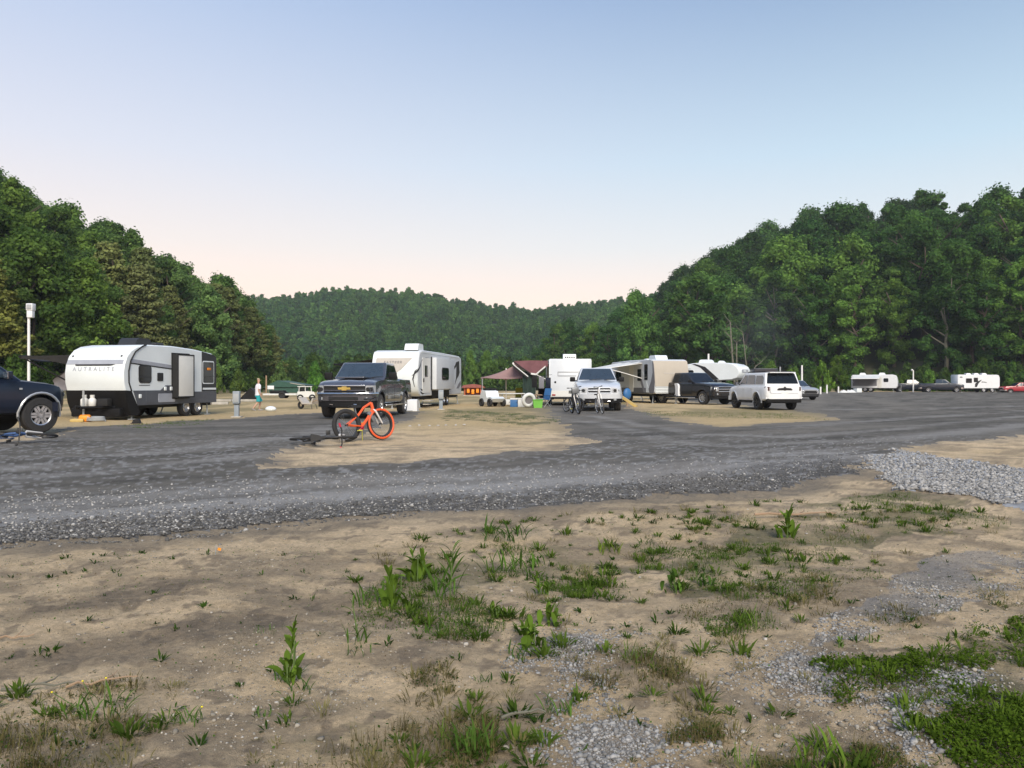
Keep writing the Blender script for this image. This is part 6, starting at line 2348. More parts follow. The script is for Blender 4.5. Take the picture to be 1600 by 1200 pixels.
# hitch gear by the rounded trailer
for px, d, m, s, lab in ((133, 25.6, 'orange_plastic', (.36, .30, .22), 'round orange tub on the ground under the rounded trailer hitch'), (121, 25.4, 'yellow_plastic', (.40, .28, .10), 'flat yellow levelling block on the ground by the rounded trailer hitch')):
    e = thing1('tub' if m[0] == 'o' else 'levelling_block', lab, 'tub' if m[0] == 'o' else 'levelling block', gx(px, d), d, .3)
    mb = MB()
    mb.box((0, 0, s[2] / 2), s, bev=.08 if m[0] == 'o' else .03)
    mb.build('body', m, e)
    mb = MB()
    for k in range(3):
        mb.box((0, -s[1] * .3 + k * s[1] * .3, s[2]), (s[0] * .7, .03, .02))
    mb.build('rib', m, e)
e = thing1('hose_coil', 'coiled grey hose lying under the rounded trailer nose', 'hose', gx(150, 25.6), 25.6)
mb = MB()
mb.tube([(.30 * (1 - k * .004) * math.cos(k * .5), .22 * math.sin(k * .5), .03 + .003 * k) for k in range(46)], .022, 6)
mb.build('coil', 'pole_grey', e)
e = thing1('wheel_chock', 'black wheel chock on the gravel in front of the rounded trailer', 'wheel chock', gx(207, 24.5), 24.5)
mb = MB()
mb.plate([(0, 0), (.26, 0), (.2, .16), (.06, .12)], (0, -.08, 0), (1, 0, 0), (0, 0, 1), -.16)
mb.build('wedge', 'seam', e)
mb = MB()
mb.box((.13, 0, .01), (.3, .2, .02))
mb.build('base', 'seam', e)

# grey canopy with one pole, left of the square trailer
cx, cy = gx(790, 46.5), 46.5
e = thing1('canopy', 'grey pitched fabric canopy on thin poles left of the square trailer rear', 'canopy', cx, cy, R(6))
apex = (.55, .4, 2.36)
cor = [(-1.52, -1.3, 1.62), (1.7, -1.2, 1.68), (1.8, 1.6, 1.72), (-1.4, 1.5, 1.66)]
V, F_ = [], []
for a in range(4):
    p, q = Vector(cor[a]), Vector(cor[(a + 1) % 4])
    for i in range(5):
        for j in range(5):
            t = i / 4
            b = p.lerp(q, t)
            v = b.lerp(Vector(apex), j / 4) - Vector((0, 0, .10 * math.sin(PI * t) * (1 - j / 4) + .10 * math.sin(PI * j / 4)))
            V.append(tuple(v))
    o = a * 25
    F_ += [(o + i * 5 + j, o + (i + 1) * 5 + j, o + (i + 1) * 5 + j + 1, o + i * 5 + j + 1) for i in range(4) for j in range(4)]
mb = MB()
mb.add(V, F_)
mb.add([(x, y, z - .02) for x, y, z in V], [tuple(reversed(f)) for f in F_])
mb.build('cover', 'canopy_grey', e, ang=50)
for x, y, z in cor:
    mb = MB()
    mb.cyl((x * .97, y * .97, 0), (x * .97, y * .97, z), .022, n=7)
    mb.build('leg', 'pole_grey', e)
mb = MB()
mb.cyl((.05, .2, 0), (.05, .2, 2.2), .035, n=8)
mb.build('centre_pole', 'pole_white', e)
mb = MB()
mb.lathe([(0, 1.62), (.14, 1.60), (.22, 1.54), (.06, 1.50), (0, 1.50)], 12, 'z')
mb.build('lamp_shade', 'lamp_red', e, (.05, .2, 0))

def folding_table(px, d, w, h, m, lab, rz=0, cloth=None):
    e = thing1('folding_table', lab, 'table', gx(px, d), d, rz, 'tables by the canopy')
    mb = MB()
    mb.box((0, 0, h), (w, .7, .045), bev=.015)
    mb.build('table_top', m, e)
    for sx_ in (-1, 1):
        for sy in (-1, 1):
            mb = MB()
            mb.cyl((sx_ * (w / 2 - .12), sy * .28, 0), (sx_ * (w / 2 - .2), sy * .28, h), .018, n=6)
            mb.build('leg', 'pole_grey', e)
    if cloth:
        mb = MB()
        mb.box((0, -.36, h * .62), (w * .98, .02, h * .7), bev=.008)
        mb.build('cloth_skirt', cloth, e)
    return e
folding_table(800, 44.6, 1.5, .70, 'awning_white', 'white folding table under the grey canopy', 0)
folding_table(800, 43.4, 1.6, .36, 'awning_white', 'low white bench table in front of the white folding table', 0, 'awning_white')
folding_table(832, 41.8, 1.0, .66, 'wood', 'small wooden table beside the green bin', R(5))
def camp_chair(px, d, m, lab, rz=0):
    e = thing1('camp_chair', lab, 'chair', gx(px, d), d, rz, 'camp chairs')
    mb = MB()
    mb.box((0, 0, .42), (.52, .48, .03), rot=(R(-6), 0, 0), bev=.012)
    mb.build('seat', m, e)
    mb = MB()
    mb.box((0, .26, .72), (.52, .03, .60), rot=(R(-14), 0, 0), bev=.012)
    mb.build('backrest', m, e)
    for a in (-1, 1):
        for b in (-1, 1):
            mb = MB()
            mb.cyl((a * .27, b * .25, 0), (a * .27, -b * .22, .46), .014, n=6)
            mb.build('leg', 'pole_grey', e)
        mb = MB()
        mb.box((a * .29, 0, .62), (.05, .46, .025))
        mb.build('armrest', 'seam', e)
camp_chair(775, 43.6, 'black_plastic', 'black camp chair at the left end of the white folding table', R(30))
camp_chair(812, 47.4, 'lime_fabric', 'lime yellow camp chair behind the white folding table')
camp_chair(850, 41.6, 'blue_plastic', 'blue camp chair at the corner of the square trailer', R(-50))
camp_chair(845, 47.5, 'black_plastic', 'black camp chair deep under the maroon awning', R(-20))
e = thing1('golf_cart', 'white low beach cart with black wheels left of the white folding table', 'cart', gx(769, 43), 43, R(-60))
mb = MB()
mb.plate([(-.7, .25), (.55, .25), (.75, .45), (.5, .55), (.1, .5), (-.05, .85), (-.5, .92), (-.7, .6)], (0, -.4, 0), (1, 0, 0), (0, 0, 1), -.8)
mb.build('body', 'rv_white', e)
mb = MB()
mb.box((-.35, 0, .75), (.1, .7, .5), bev=.03)
mb.build('seat_back', 'black_plastic', e)
for x in (-.45, .5):
    for s in (-1, 1):
        mb = MB()
        mb.lathe([(0, -.02), (.1, -.02), (.13, .06), (.21, .07), (.23, .03), (.23, -.05), (.2, -.07), (0, -.07)], 18, 'y')
        mb.build('wheel', 'tyre', e, (x, s * .42, .23), (0, 0, 0 if s > 0 else PI))
e = thing1('inflatable_pool', 'white inflatable ring standing on edge left of the green bin', 'inflatable', gx(826, 41), 41, R(20))
mb = MB()
mb.lathe([(.30 + .10 * math.cos(2 * PI * k / 8), .12 * math.sin(2 * PI * k / 8)) for k in range(9)], 22, 'y')
mb.build('ring', 'awning_white', e, (0, 0, .40), (R(12), 0, 0), ang=60)
mb = MB()
mb.lathe([(0, .0), (.24, .03), (.24, -.03), (0, -.03)], 18, 'y')
mb.build('inner_sheet', 'fabric_grey', e, (0, 0, .40), (R(12), 0, 0))
def cooler(px, d, m, lid, lab, s=(.62, .4, .4), rz=0):
    e = thing1('cooler', lab, 'cooler', gx(px, d), d, rz, 'coolers on the campsite')
    mb = MB()
    mb.box((0, 0, s[2] / 2), s, bev=.03)
    b = mb.build('body', m, e)
    mb = MB()
    mb.box((0, 0, s[2] + .04), (s[0] * 1.03, s[1] * 1.03, .09), bev=.03)
    mb.build('lid', lid, e)
    mb = MB()
    mb.tube([(-s[0] / 2 - .02, -.1, s[2] * .7), (-s[0] / 2 - .06, 0, s[2] * .6), (-s[0] / 2 - .02, .1, s[2] * .7)], .014, 5)
    mb.build('handle', 'black_plastic', e)
cooler(806, 42.2, 'blue_plastic', 'awning_white', 'blue cooler with white lid by the low bench table')
cooler(818, 42.0, 'awning_white', 'awning_white', 'white cooler between blue cooler and inflatable ring')
e = thing1('storage_bin', 'bright lime green storage bin by the corner of the square trailer', 'bin', gx(840, 40.6), 40.6, R(5))
e.scale = (.82, .82, .82)
mb = MB()
mb.plate([(-.26, 0), (.26, 0), (.31, .50), (-.31, .50)], (0, .22, 0), (1, 0, 0), (0, 0, 1), .44)
mb.build('tub', 'green_plastic', e)
mb = MB()
mb.box((0, 0, .52), (.68, .50, .04), bev=.015)
mb.build('rim', 'green_plastic', e)
e = thing1('hanging_tarp', 'dark green tarp hanging as a side wall under the maroon awning', 'tarp', gx(826, 45), 45, R(8))
mb = MB()
V = [(-.35 + .085 * i, .05 * math.sin(i * 2.2), z) for i in range(10) for z in (.45 + .05 * math.sin(i), 1.1, 1.95)]
mb.add(V, [(i * 3 + k, i * 3 + 3 + k, i * 3 + 4 + k, i * 3 + 1 + k) for i in range(9) for k in range(2)])
mb.add([(x, y + .02, z) for x, y, z in V], [(i * 3 + k, i * 3 + 1 + k, i * 3 + 4 + k, i * 3 + 3 + k) for i in range(9) for k in range(2)])
mb.build('sheet', 'tarp_green', e, ang=60)
mb = MB()
mb.cyl((-.4, 0, 1.96), (.45, 0, 1.96), .02, n=6)
mb.build('cord', 'seam', e)
e = thing1('clothes', 'dark clothes hung on a line beside the square trailer corner', 'laundry', gx(846, 43.4), 43.4, R(-12))
mb = MB()
mb.tube([(-.6, 0, 1.75), (0, 0, 1.70), (.6, 0, 1.78)], .01, 5)
mb.build('line', 'seam', e)
for k, (x, m) in enumerate(((-.4, 'black_plastic'), (0, 'swoosh_grey'), (.38, 'navy_paint'))):
    mb = MB()
    mb.box((x, 0, 1.38 - .05 * k), (.30, .04, .66), bev=.018)
    mb.build('garment', m, e)
for k, (px, d, w, lab) in enumerate(((362, 55, 3.6, 'long pale timber kerb lying on the grass behind the grey-blue pedestal'), (331, 47, 2.0, 'short pale timber kerb on the grass at the tail of the rounded white trailer'))):
    e = thing1('timber_kerb', lab, 'timber', gx(px, d), d, R(3), 'timber kerbs on the grass')
    for s in (-1, 1):
        mb = MB()
        mb.box((s * w / 4, 0, .08), (w / 2 - .04, .16, .16), bev=.02)
        mb.build('timber', 'pale_stone', e)
# gear right of the silver-white pickup
e = thing1('beach_toy', 'round blue inflatable toy standing right of the silver-white pickup', 'inflatable', gx(980, 44), 44, R(30))
mb = MB()
mb.ball((0, 0, .68), .27, 16, 10, (1, .55, 1.25))
mb.build('float', 'blue_plastic', e, ang=60)
mb = MB()
mb.cyl((0, 0, 0), (0, 0, .4), .05, n=8)
mb.build('stand', 'wood', e)
e = thing1('folding_ramp', 'yellow wooden ramp board leaning right of the silver-white pickup', 'ramp', gx(981, 42.5), 42.5, R(-20))
mb = MB()
mb.plate([(-.55, .62), (-.45, .68), (.5, .08), (.5, 0), (.38, 0)], (0, -.2, 0), (1, 0, 0), (0, 0, 1), -.4)
mb.build('board', 'yellow_plastic', e)
mb = MB()
mb.cyl((-.45, -.15, 0), (-.45, -.15, .6), .03, n=6)
mb.build('leg', 'wood', e)
mb = MB()
mb.cyl((-.45, .15, 0), (-.45, .15, .6), .03, n=6)
mb.build('leg', 'wood', e)

# ------------------------------------------------------------------ things beyond, left of the dark grey pickup
e = thing1('barn', 'dark green metal barn far behind the person in teal shorts', 'barn', gx(449, 112), 112, R(-6), z=-.25)
mb = MB()
mb.box((0, 0, .55), (4.8, 4, 1.1))
mb.build('wall', 'barn_green', e)
mb = MB()
mb.plate([(-2.2, 1.06), (-2.9, .95), (-.6, 2.0), (1.6, 1.62), (3.4, 1.32), (3.2, 1.22), (2.0, 1.06)], (0, -2.2, 0), (1, 0, 0), (0, 0, 1), -4.4)
r_ = mb.build('roof', 'barn_green', e)
mb = MB()
mb.plate([(1.3, 1.70), (3.5, 1.34), (3.5, 1.26), (1.3, 1.6)], (0, -2.25, 0), (1, 0, 0), (0, 0, 1), -.1)
mb.build('eave_trim', 'pale_stone', r_)
e = thing1('tent', 'black pointed tent half hidden behind the person in teal shorts', 'tent', gx(391, 62), 62, R(10))
mb = MB()
mb.plate([(-.8, 0), (.75, 0), (.35, .75), (.1, .95), (-.2, .6)], (0, -.7, 0), (1, 0, 0), (0, 0, 1), -1.4)
mb.build('fly', 'black_plastic', e)
mb = MB()
mb.tube([(-1.1, -.7, 0), (-.2, -.7, .62)], .015, 5)
mb.build('guy_rope', 'pale_stone', e)
e = thing1('utility_trailer', 'low white flatbed trailer on the grass right behind the person in teal shorts', 'flatbed trailer', gx(440, 68), 68, R(3))
mb = MB()
mb.box((0, 0, .34), (2.9, 1.4, .14), bev=.02)
mb.build('deck', 'awning_white', e)
mb = MB()
mb.box((-.3, 0, .55), (1.2, 1.0, .28), bev=.05)
mb.build('load_cover', 'black_plastic', e)
for s in (-1, 1):
    mb = MB()
    mb.lathe([(0, -.02), (.15, -.02), (.2, .06), (.28, .06), (.3, 0), (.28, -.08), (0, -.08)], 16, 'y')
    mb.build('wheel', 'tyre', e, (.2, s * .74, .28), (0, 0, 0 if s > 0 else PI))
e = thing1('sign_board', 'small white sign board on posts before the green barn', 'sign', gx(423, 74), 74)
mb = MB()
mb.box((0, 0, .92), (.62, .04, .34), bev=.01)
mb.build('board', 'white_paint', e)
for s in (-1, 1):
    mb = MB()
    mb.cyl((s * .25, .03, 0), (s * .25, .03, .95), .025, n=6)
    mb.build('leg', 'wood', e)
e = thing1('utility_vehicle', 'cream open-sided utility vehicle with roof, peeking out left of the dark grey pickup', 'utility vehicle', gx(478, 58), 58, R(15))
e.scale = (.82, .82, .80)
mb = MB()
mb.plate([(-.75, .35), (.75, .35), (.8, .55), (.72, .82), (.2, .9), (-.75, .85)], (0, -.65, 0), (1, 0, 0), (0, 0, 1), -1.3)
mb.build('body', 'rv_pale', e)
mb = MB()
mb.box((-.1, 0, 1.32), (1.3, 1.3, .07), bev=.03)
mb.build('roof', 'rv_pale', e)
for x in (-.62, -.05, .5):
    for s in (-1, 1):
        mb = MB()
        mb.cyl((x, s * .58, .82), (x * .9 - .02, s * .56, 1.3), .04, n=6)
        mb.build('roof_post', 'rv_pale', e)
mb = MB()
mb.box((-.3, 0, .95), (.5, 1.1, .35), bev=.06)
mb.build('seat', 'black_plastic', e)
for x in (-.5, .55):
    for s in (-1, 1):
        mb = MB()
        mb.lathe([(0, -.02), (.14, -.02), (.18, .08), (.27, .09), (.3, .04), (.3, -.06), (.27, -.1), (0, -.1)], 18, 'y')
        mb.build('wheel', 'tyre', e, (x, s * .62, .3), (0, 0, 0 if s > 0 else PI))
e = thing1('wheelbarrow', 'tan wheelbarrow with dark tray standing left of the dark grey pickup tyre', 'wheelbarrow', gx(484, 38.5), 38.5, R(160))
mb = MB()
mb.plate([(-.4, .55), (-.3, .25), (.25, .25), (.5, .58), (.42, .58), (.2, .32), (-.24, .32), (-.34, .55)], (0, -.3, 0), (1, 0, 0), (0, 0, 1), -.6)
mb.build('tray', 'swoosh_tan', e)
mb = MB()
mb.lathe([(.08, -.03), (.08, .03), (.17, .04), (.2, 0), (.17, -.04), (.08, -.03)], 16, 'y')
mb.build('wheel', 'tyre', e, (.52, 0, .2))
for s in (-1, 1):
    mb = MB()
    mb.tube([(.52, s * .06, .2), (0, s * .2, .26), (-.85, s * .26, .55)], .018, 6)
    mb.build('handle', 'wood', e)
    mb = MB()
    mb.tube([(-.2, s * .2, .28), (-.28, s * .22, 0)], .016, 5)
    mb.build('leg', 'dark_trim', e)

# orange and red play hut right of the black-swoosh trailer
e = thing1('play_hut', 'small red-roofed hut with bright orange sides right of the black-swoosh trailer', 'hut', gx(738, 84), 84, R(8))
for s in (-1, 1):
    mb = MB()
    mb.box((s * .86, 0, .42), (.08, 1.2, .84))
    mb.build('wall', 'hut_orange', e)
mb = MB()
mb.box((0, .55, .42), (1.7, .08, .84))
mb.build('wall', 'hut_orange', e)
for k in range(3):
    mb = MB()
    mb.box((-.5 + k * .5, -.6, .55 - .12 * (k % 2)), (.3, .08, .5), bev=.03)
    mb.build('panel', 'orange_plastic', e)
mb = MB()
mb.plate([(-1.2, .84), (1.35, .84), (1.0, 1.12), (.1, 1.24), (-.95, 1.12)], (0, -.85, 0), (1, 0, 0), (0, 0, 1), -1.7)
mb.build('roof', 'hut_red', e)
mb = MB()
mb.box((0, 0, .03), (2.2, 1.6, .06))
mb.build('floor', 'pale_stone', e)

# junk left of the far trailer
for k, (px, d, w, h, m, lab) in enumerate(((1318, 112, 1.3, .35, 'rv_pale', 'low pale heap of tarpaulin at the left end of the roadside junk'), (1329, 113, 1.6, .45, 'awning_white', 'crumpled white tarpaulin in the middle of the roadside junk'), (1340, 115, 1.0, .62, 'rv_white', 'white box nearest the far awning trailer'))):
    e = thing1('tarpaulin' if k < 2 else 'crate', lab, 'tarpaulin' if k < 2 else 'crate', gx(px, d), d, .2 * k, 'roadside junk')
    mb = MB()
    if k < 2:
        V, F_ = [], []
        rr = random.Random(k)
        for i in range(9):
            for j in range(7):
                a, b = i / 8 * 2 - 1, j / 6 * 2 - 1
                V.append((a * w / 2, b * .5, max(0, (1 - a * a) * (1 - b * b)) * h * rr.uniform(.7, 1.25)))
        F_ = [(i * 7 + j, (i + 1) * 7 + j, (i + 1) * 7 + j + 1, i * 7 + j + 1) for i in range(8) for j in range(6)]
        mb.add(V, F_)
        mb.build('sheet', m, e, ang=20)
    else:
        mb.box((0, 0, h / 2), (w, .7, h), bev=.03)
        mb.build('box', m, e)
        mb = MB()
        mb.box((0, 0, h + .02), (w + .06, .76, .05), bev=.02)
        mb.build('lid', 'pole_grey', e)
# row of whitish stones on the dirt island
for k, px in enumerate((640, 655, 671, 684, 697, 712, 725)):
    x, y = at(px, 668 - k * .5)
    mb = MB()
    mb.v, mb.f = [tuple(p * np.array([.055, .045, .035]) * (1 + .25 * math.sin(k * 3 + i))) for i, p in enumerate(ICO_V)], [tuple(f) for f in ICO_F]
    o = mb.build('stone', 'pale_stone', None, (x, y, gz(x, y) + .015), (0, 0, k), ang=0)
    tag(o, 'pale fist-sized stone, one of a row on the dirt island', 'stone', 'row of pale stones on the dirt island')
# orange flag scrap and sticks on the dirt
x, y = at(341, 872)
e = thing1('marker_flag', 'tiny orange marker flag lying on the bare dirt', 'flag', x, y, 0, z=gz(x, y))
mb = MB()
mb.box((.008, 0, .04), (.022, .006, .018), rot=(0, R(20), R(20)))
mb.build('flag', 'orange_plastic', e)
mb = MB()
mb.cyl((-.02, 0, 0), (-.015, 0, .07), .003, n=5)
mb.build('wire', 'pole_grey', e)
def stick(px, py, L, rz, r, lab, m='wood'):
    x, y = at(px, py)
    e = thing1('stick', lab, 'stick', x, y, rz, 'dry sticks on the dirt', z=gz(x, y) + r)
    rr = random.Random(int(px * 7 + py))
    mb = MB()
    pts = [(-L / 2 + L * k / 6, rr.uniform(-.03, .03) * L, .012 + rr.uniform(0, .02)) for k in range(7)]
    mb.tube(pts, [r * (1 - .09 * k) for k in range(7)], 6)
    mb.build('twig', m, e)
    mb = MB()
    mb.tube([pts[3], (pts[3][0] + L * .14, L * .1, .03), (pts[3][0] + L * .2, L * .2, .04)], [r * .6, r * .4, r * .2], 5)
    mb.build('side_twig', m, e)
stick(20, 1007, .18, R(15), .006, 'short dark stick at the left edge of the bare dirt')
stick(65, 1085, .28, R(18), .008, 'pale stick left of the yellow-flowered weeds', 'pale_bark')
stick(818, 1122, .17, R(14), .007, 'pale bent stick in the foreground left of the grey gravel spill', 'pale_bark')
stick(1245, 812, .8, R(8), .012, 'long thin dark stick lying on the far side of the weeds')
stick(160, 1078, .26, R(22), .006, 'thin twig among the weeds at lower left')
# ------------------------------------------------------------------ weeds
def blade_mesh(name, L, w, bend, m, n=6, fold=.25, tip=1.0):
    """one long leaf standing up and bending over towards +x"""
    V, F_ = [], []
    for i in range(n + 1):
        t = i / n
        a = bend * t
        x, z = L * (1 - math.cos(a)) / max(bend, .01), L * math.sin(a) / max(bend, .01)
        ww = w * (math.sin(PI * min(1, .12 + .88 * t) ** tip) ** .8 if i < n else .02)
        cu = fold * ww
        V += [(x - cu * math.sin(a) * 0 - cu * .3, -ww / 2, z + cu), (x, 0, z), (x - cu * .3, ww / 2, z + cu)]
    for i in range(n):
        for k in range(2):
            F_.append((i * 3 + k, i * 3 + k + 1, (i + 1) * 3 + k + 1, (i + 1) * 3 + k))
    me = attr_mesh(name, np.array(V), np.array(F_), np.full((len(V), 3), .55))
    me.materials.append(M[m])
    for p in me.polygons: p.use_smooth = True
    return me
DOCK = [blade_mesh('leaf', .20, .062, b, 'weed_leaf', 7, .3, 1.3) for b in (.3, .8, 1.3)]
SLIM = [blade_mesh('leaf', .24, .022, b, 'weed_leaf', 6) for b in (.5, .9, 1.4)]
GRASS = [blade_mesh('blade', .22, .008, b, 'weed_leaf', 4, .1) for b in (.5, 1.0, 1.5)]

def weed(px, py, h, kind, n, lab, seed, tone=(1, 1, 1), spread=.05, flowers=0, stem=None):
    x, y = at(px, py)
    e = empty('weed', lab, 'weed', (x, y, gz(x, y) - .004), 0, 'weeds on the bare dirt')
    rr = random.Random(seed)
    ms = {'dock': DOCK, 'slim': SLIM, 'grass': GRASS}[kind]
    base = {'dock': .20, 'slim': .24, 'grass': .22}[kind]
    if stem:
        mb = MB()
        mb.tube([(0, 0, 0), (stem[0] * .4, 0, h * .5), (stem[0], 0, h * stem[1])], [.005, .004, .002], 5)
        mb.build('stem', 'stem_green', e)
    stalks = []
    if kind == 'dock':
        n = int(n * 2.2)
        for q in range(3):
            a = rr.uniform(0, 6.28)
            stalks.append(Vector((rr.uniform(-spread, spread) * .6 + .03 * math.cos(a), rr.uniform(-spread, spread) * .6 + .03 * math.sin(a), h * rr.uniform(.45, .85))))
            mb = MB()
            mb.tube([(stalks[-1].x * .7, stalks[-1].y * .7, 0), tuple(stalks[-1])], [.004, .0025], 5)
            mb.build('stem', 'stem_green', e)
    for k in range(n):
        o = bpy.data.objects.new('leaf', rr.choice(ms))
        C.objects.link(o)
        o.parent = e
        s = h / base * (rr.uniform(.25, .62) if kind == 'dock' else rr.uniform(.35, .95))
        t = rr.random()
        if stem and k > n * .35:
            o.location = (stem[0] * t, 0, h * stem[1] * t)
            s *= .6
        elif stalks and k % 3:
            p = stalks[k % len(stalks)]
            o.location = (p.x * (.7 + .3 * t), p.y * (.7 + .3 * t), p.z * t)
            s *= 1.15 - .4 * t
        else:
            o.location = (rr.uniform(-spread, spread), rr.uniform(-spread, spread), 0)
        o.rotation_euler = (0, rr.uniform(-.05, .55) if kind != 'grass' else rr.uniform(-.1, .7), rr.uniform(0, 6.28))
        o.scale = (s, s * rr.uniform(.8, 1.2), s)
        q = rr.uniform(.8, 1.25)
        o.color = (tone[0] * q, tone[1] * q, tone[2] * q, 1)
    for k in range(flowers):
        mb = MB()
        p = (rr.uniform(-spread * 1.5, spread * 1.5), rr.uniform(-spread, spread), h * rr.uniform(.85, 1.1))
        mb.ball(p, .0045, 7, 5, (1, 1, .7))
        mb.build('flower', 'flower_yellow', e, ang=60)
        mb = MB()
        mb.tube([(p[0] * .3, p[1] * .3, 0), p], .0016, 4)
        mb.build('flower_stem', 'stem_green', e)
setm('flower_yellow', (.75, .62, .03), .7)
YG, DG, MG = (1.15, 1.2, .75), (.6, .75, .7), (.85, 1.0, .8)
for k, a in enumerate((
    (452, 1065, .225, 'dock', 15, 'tall upright dock weed with one high leafy stalk left of centre in the foreground', YG, .045, 0, (.02, 1.0)),
    (455, 1072, .10, 'slim', 22, 'low fringe of small leaves around the foot of the tall foreground dock', DG, .10, 0, None),
    (418, 992, .055, 'slim', 20, 'small low green weed up and left of the tall foreground dock', MG, .06, 0, None),
    (828, 1010, .17, 'dock', 16, 'bright broad-leaved dock weed in the centre foreground, lower of a pair', YG, .06, 0, None),
    (857, 975, .16, 'dock', 12, 'bright broad-leaved dock weed in the centre foreground, upper right of a pair', YG, .05, 0, None),
    (812, 1020, .10, 'slim', 18, 'dark leafy tuft at the foot of the central dock pair', DG, .06, 0, None),
    (650, 903, .24, 'dock', 13, 'upright dock weed on the sandy rise left of centre, farthest of the dock group', YG, .06, 0, None),
    (622, 945, .22, 'dock', 16, 'bushy light green dock weed below the farthest dock', YG, .08, 0, None),
    (703, 935, .30, 'slim', 34, 'tall feathery pale green weed right of the farthest dock', MG, .09, 0, (.02, 1.0)),
    (560, 1005, .18, 'slim', 24, 'thin-stalked weed with sparse leaves left of the bushy dock', MG, .05, 0, (-.03, 1.1)),
    (560, 1020, .07, 'slim', 20, 'low dark tuft at the foot of the thin-stalked weed', DG, .06, 0, None),
    (780, 965, .12, 'dock', 9, 'small dock weed left of the central dock pair', YG, .05, 0, None),
    (848, 925, .14, 'dock', 11, 'light green dock weed above the central dock pair', YG, .05, 0, None),
    (790, 838, .22, 'slim', 36, 'dark bushy weed near the road edge at centre', DG, .18, 0, None),
    (806, 885, .20, 'slim', 40, 'low wide green weed below the dark bushy roadside weed', MG, .22, 0, None),
    (1228, 842, .26, 'dock', 13, 'upright dock weed alone on the right behind the grassy patch', YG, .08, 0, None),
    (1052, 925, .16, 'dock', 10, 'green dock weed at the left end of the grassy patch', MG, .07, 0, None),
    (1100, 915, .14, 'dock', 8, 'dark dock weed within the grassy patch', DG, .05, 0, None),
    (1170, 985, .15, 'grass', 60, 'light green grass tuft below the grassy patch', YG, .07, 0, None),
    (995, 1040, .12, 'grass', 60, 'spiky light green grass tuft right of the small gravel scatter', YG, .06, 0, None),
    (740, 1170, .13, 'slim', 46, 'light green feathery weed at the bottom centre', MG, .07, 0, None),
    (715, 1160, .10, 'grass', 60, 'dense grass tuft left of the bottom centre feathery weed', YG, .06, 0, None),
    (870, 1105, .09, 'slim', 34, 'grey-green weed growing out of the gravel scatter', MG, .06, 0, None),
    (295, 1135, .08, 'slim', 24, 'yellow-flowered weed on the bare dirt at lower left', MG, .05, 1, None),
    (160, 1120, .11, 'slim', 40, 'larger yellow-flowered weed clump at lower left', MG, .10, 3, None),
    (410, 1120, .05, 'dock', 9, 'tiny broad-leaved seedling right of the yellow-flowered weed', DG, .03, 0, None),
    (755, 1060, .06, 'slim', 22, 'small dark weed between central docks and feathery weed', DG, .04, 0, None),
    (672, 1058, .04, 'slim', 16, 'tiny flat dark weed left of the small dark weed', DG, .05, 0, None),
    (1310, 1010, .07, 'dock', 7, 'small bright weed at the edge of the pale gravel wash', YG, .03, 0, None),
    (1360, 1005, .06, 'dock', 6, 'small reddish-tipped weed in the pale gravel wash', (1.3, 1.0, .6), .03, 0, None),
    (1165, 1195, .10, 'grass', 50, 'bright grass tuft at the bottom edge right of centre', YG, .05, 0, None),
    (1280, 1190, .13, 'slim', 40, 'light green leafy weed at the bottom edge below the clover', YG, .08, 0, None),
    (950, 860, .14, 'slim', 26, 'pale dry weed on the dirt near the road right of centre', (1.5, 1.3, .9), .08, 0, None),
    (1010, 850, .12, 'slim', 20, 'small thin weed near the road right of the pale dry weed', MG, .07, 0, None),
    (585, 940, .16, 'slim', 30, 'scruffy green weed left of the bushy light green dock', MG, .12, 0, None),
    (690, 985, .12, 'slim', 34, 'low spreading weed under the tall feathery one', MG, .13, 0, None))):
    px, py, h, kind, n, lab, tone, sp, fl, st = a
    weed(px, py, h, kind, n, lab, 100 + k, tone, sp, fl, st)

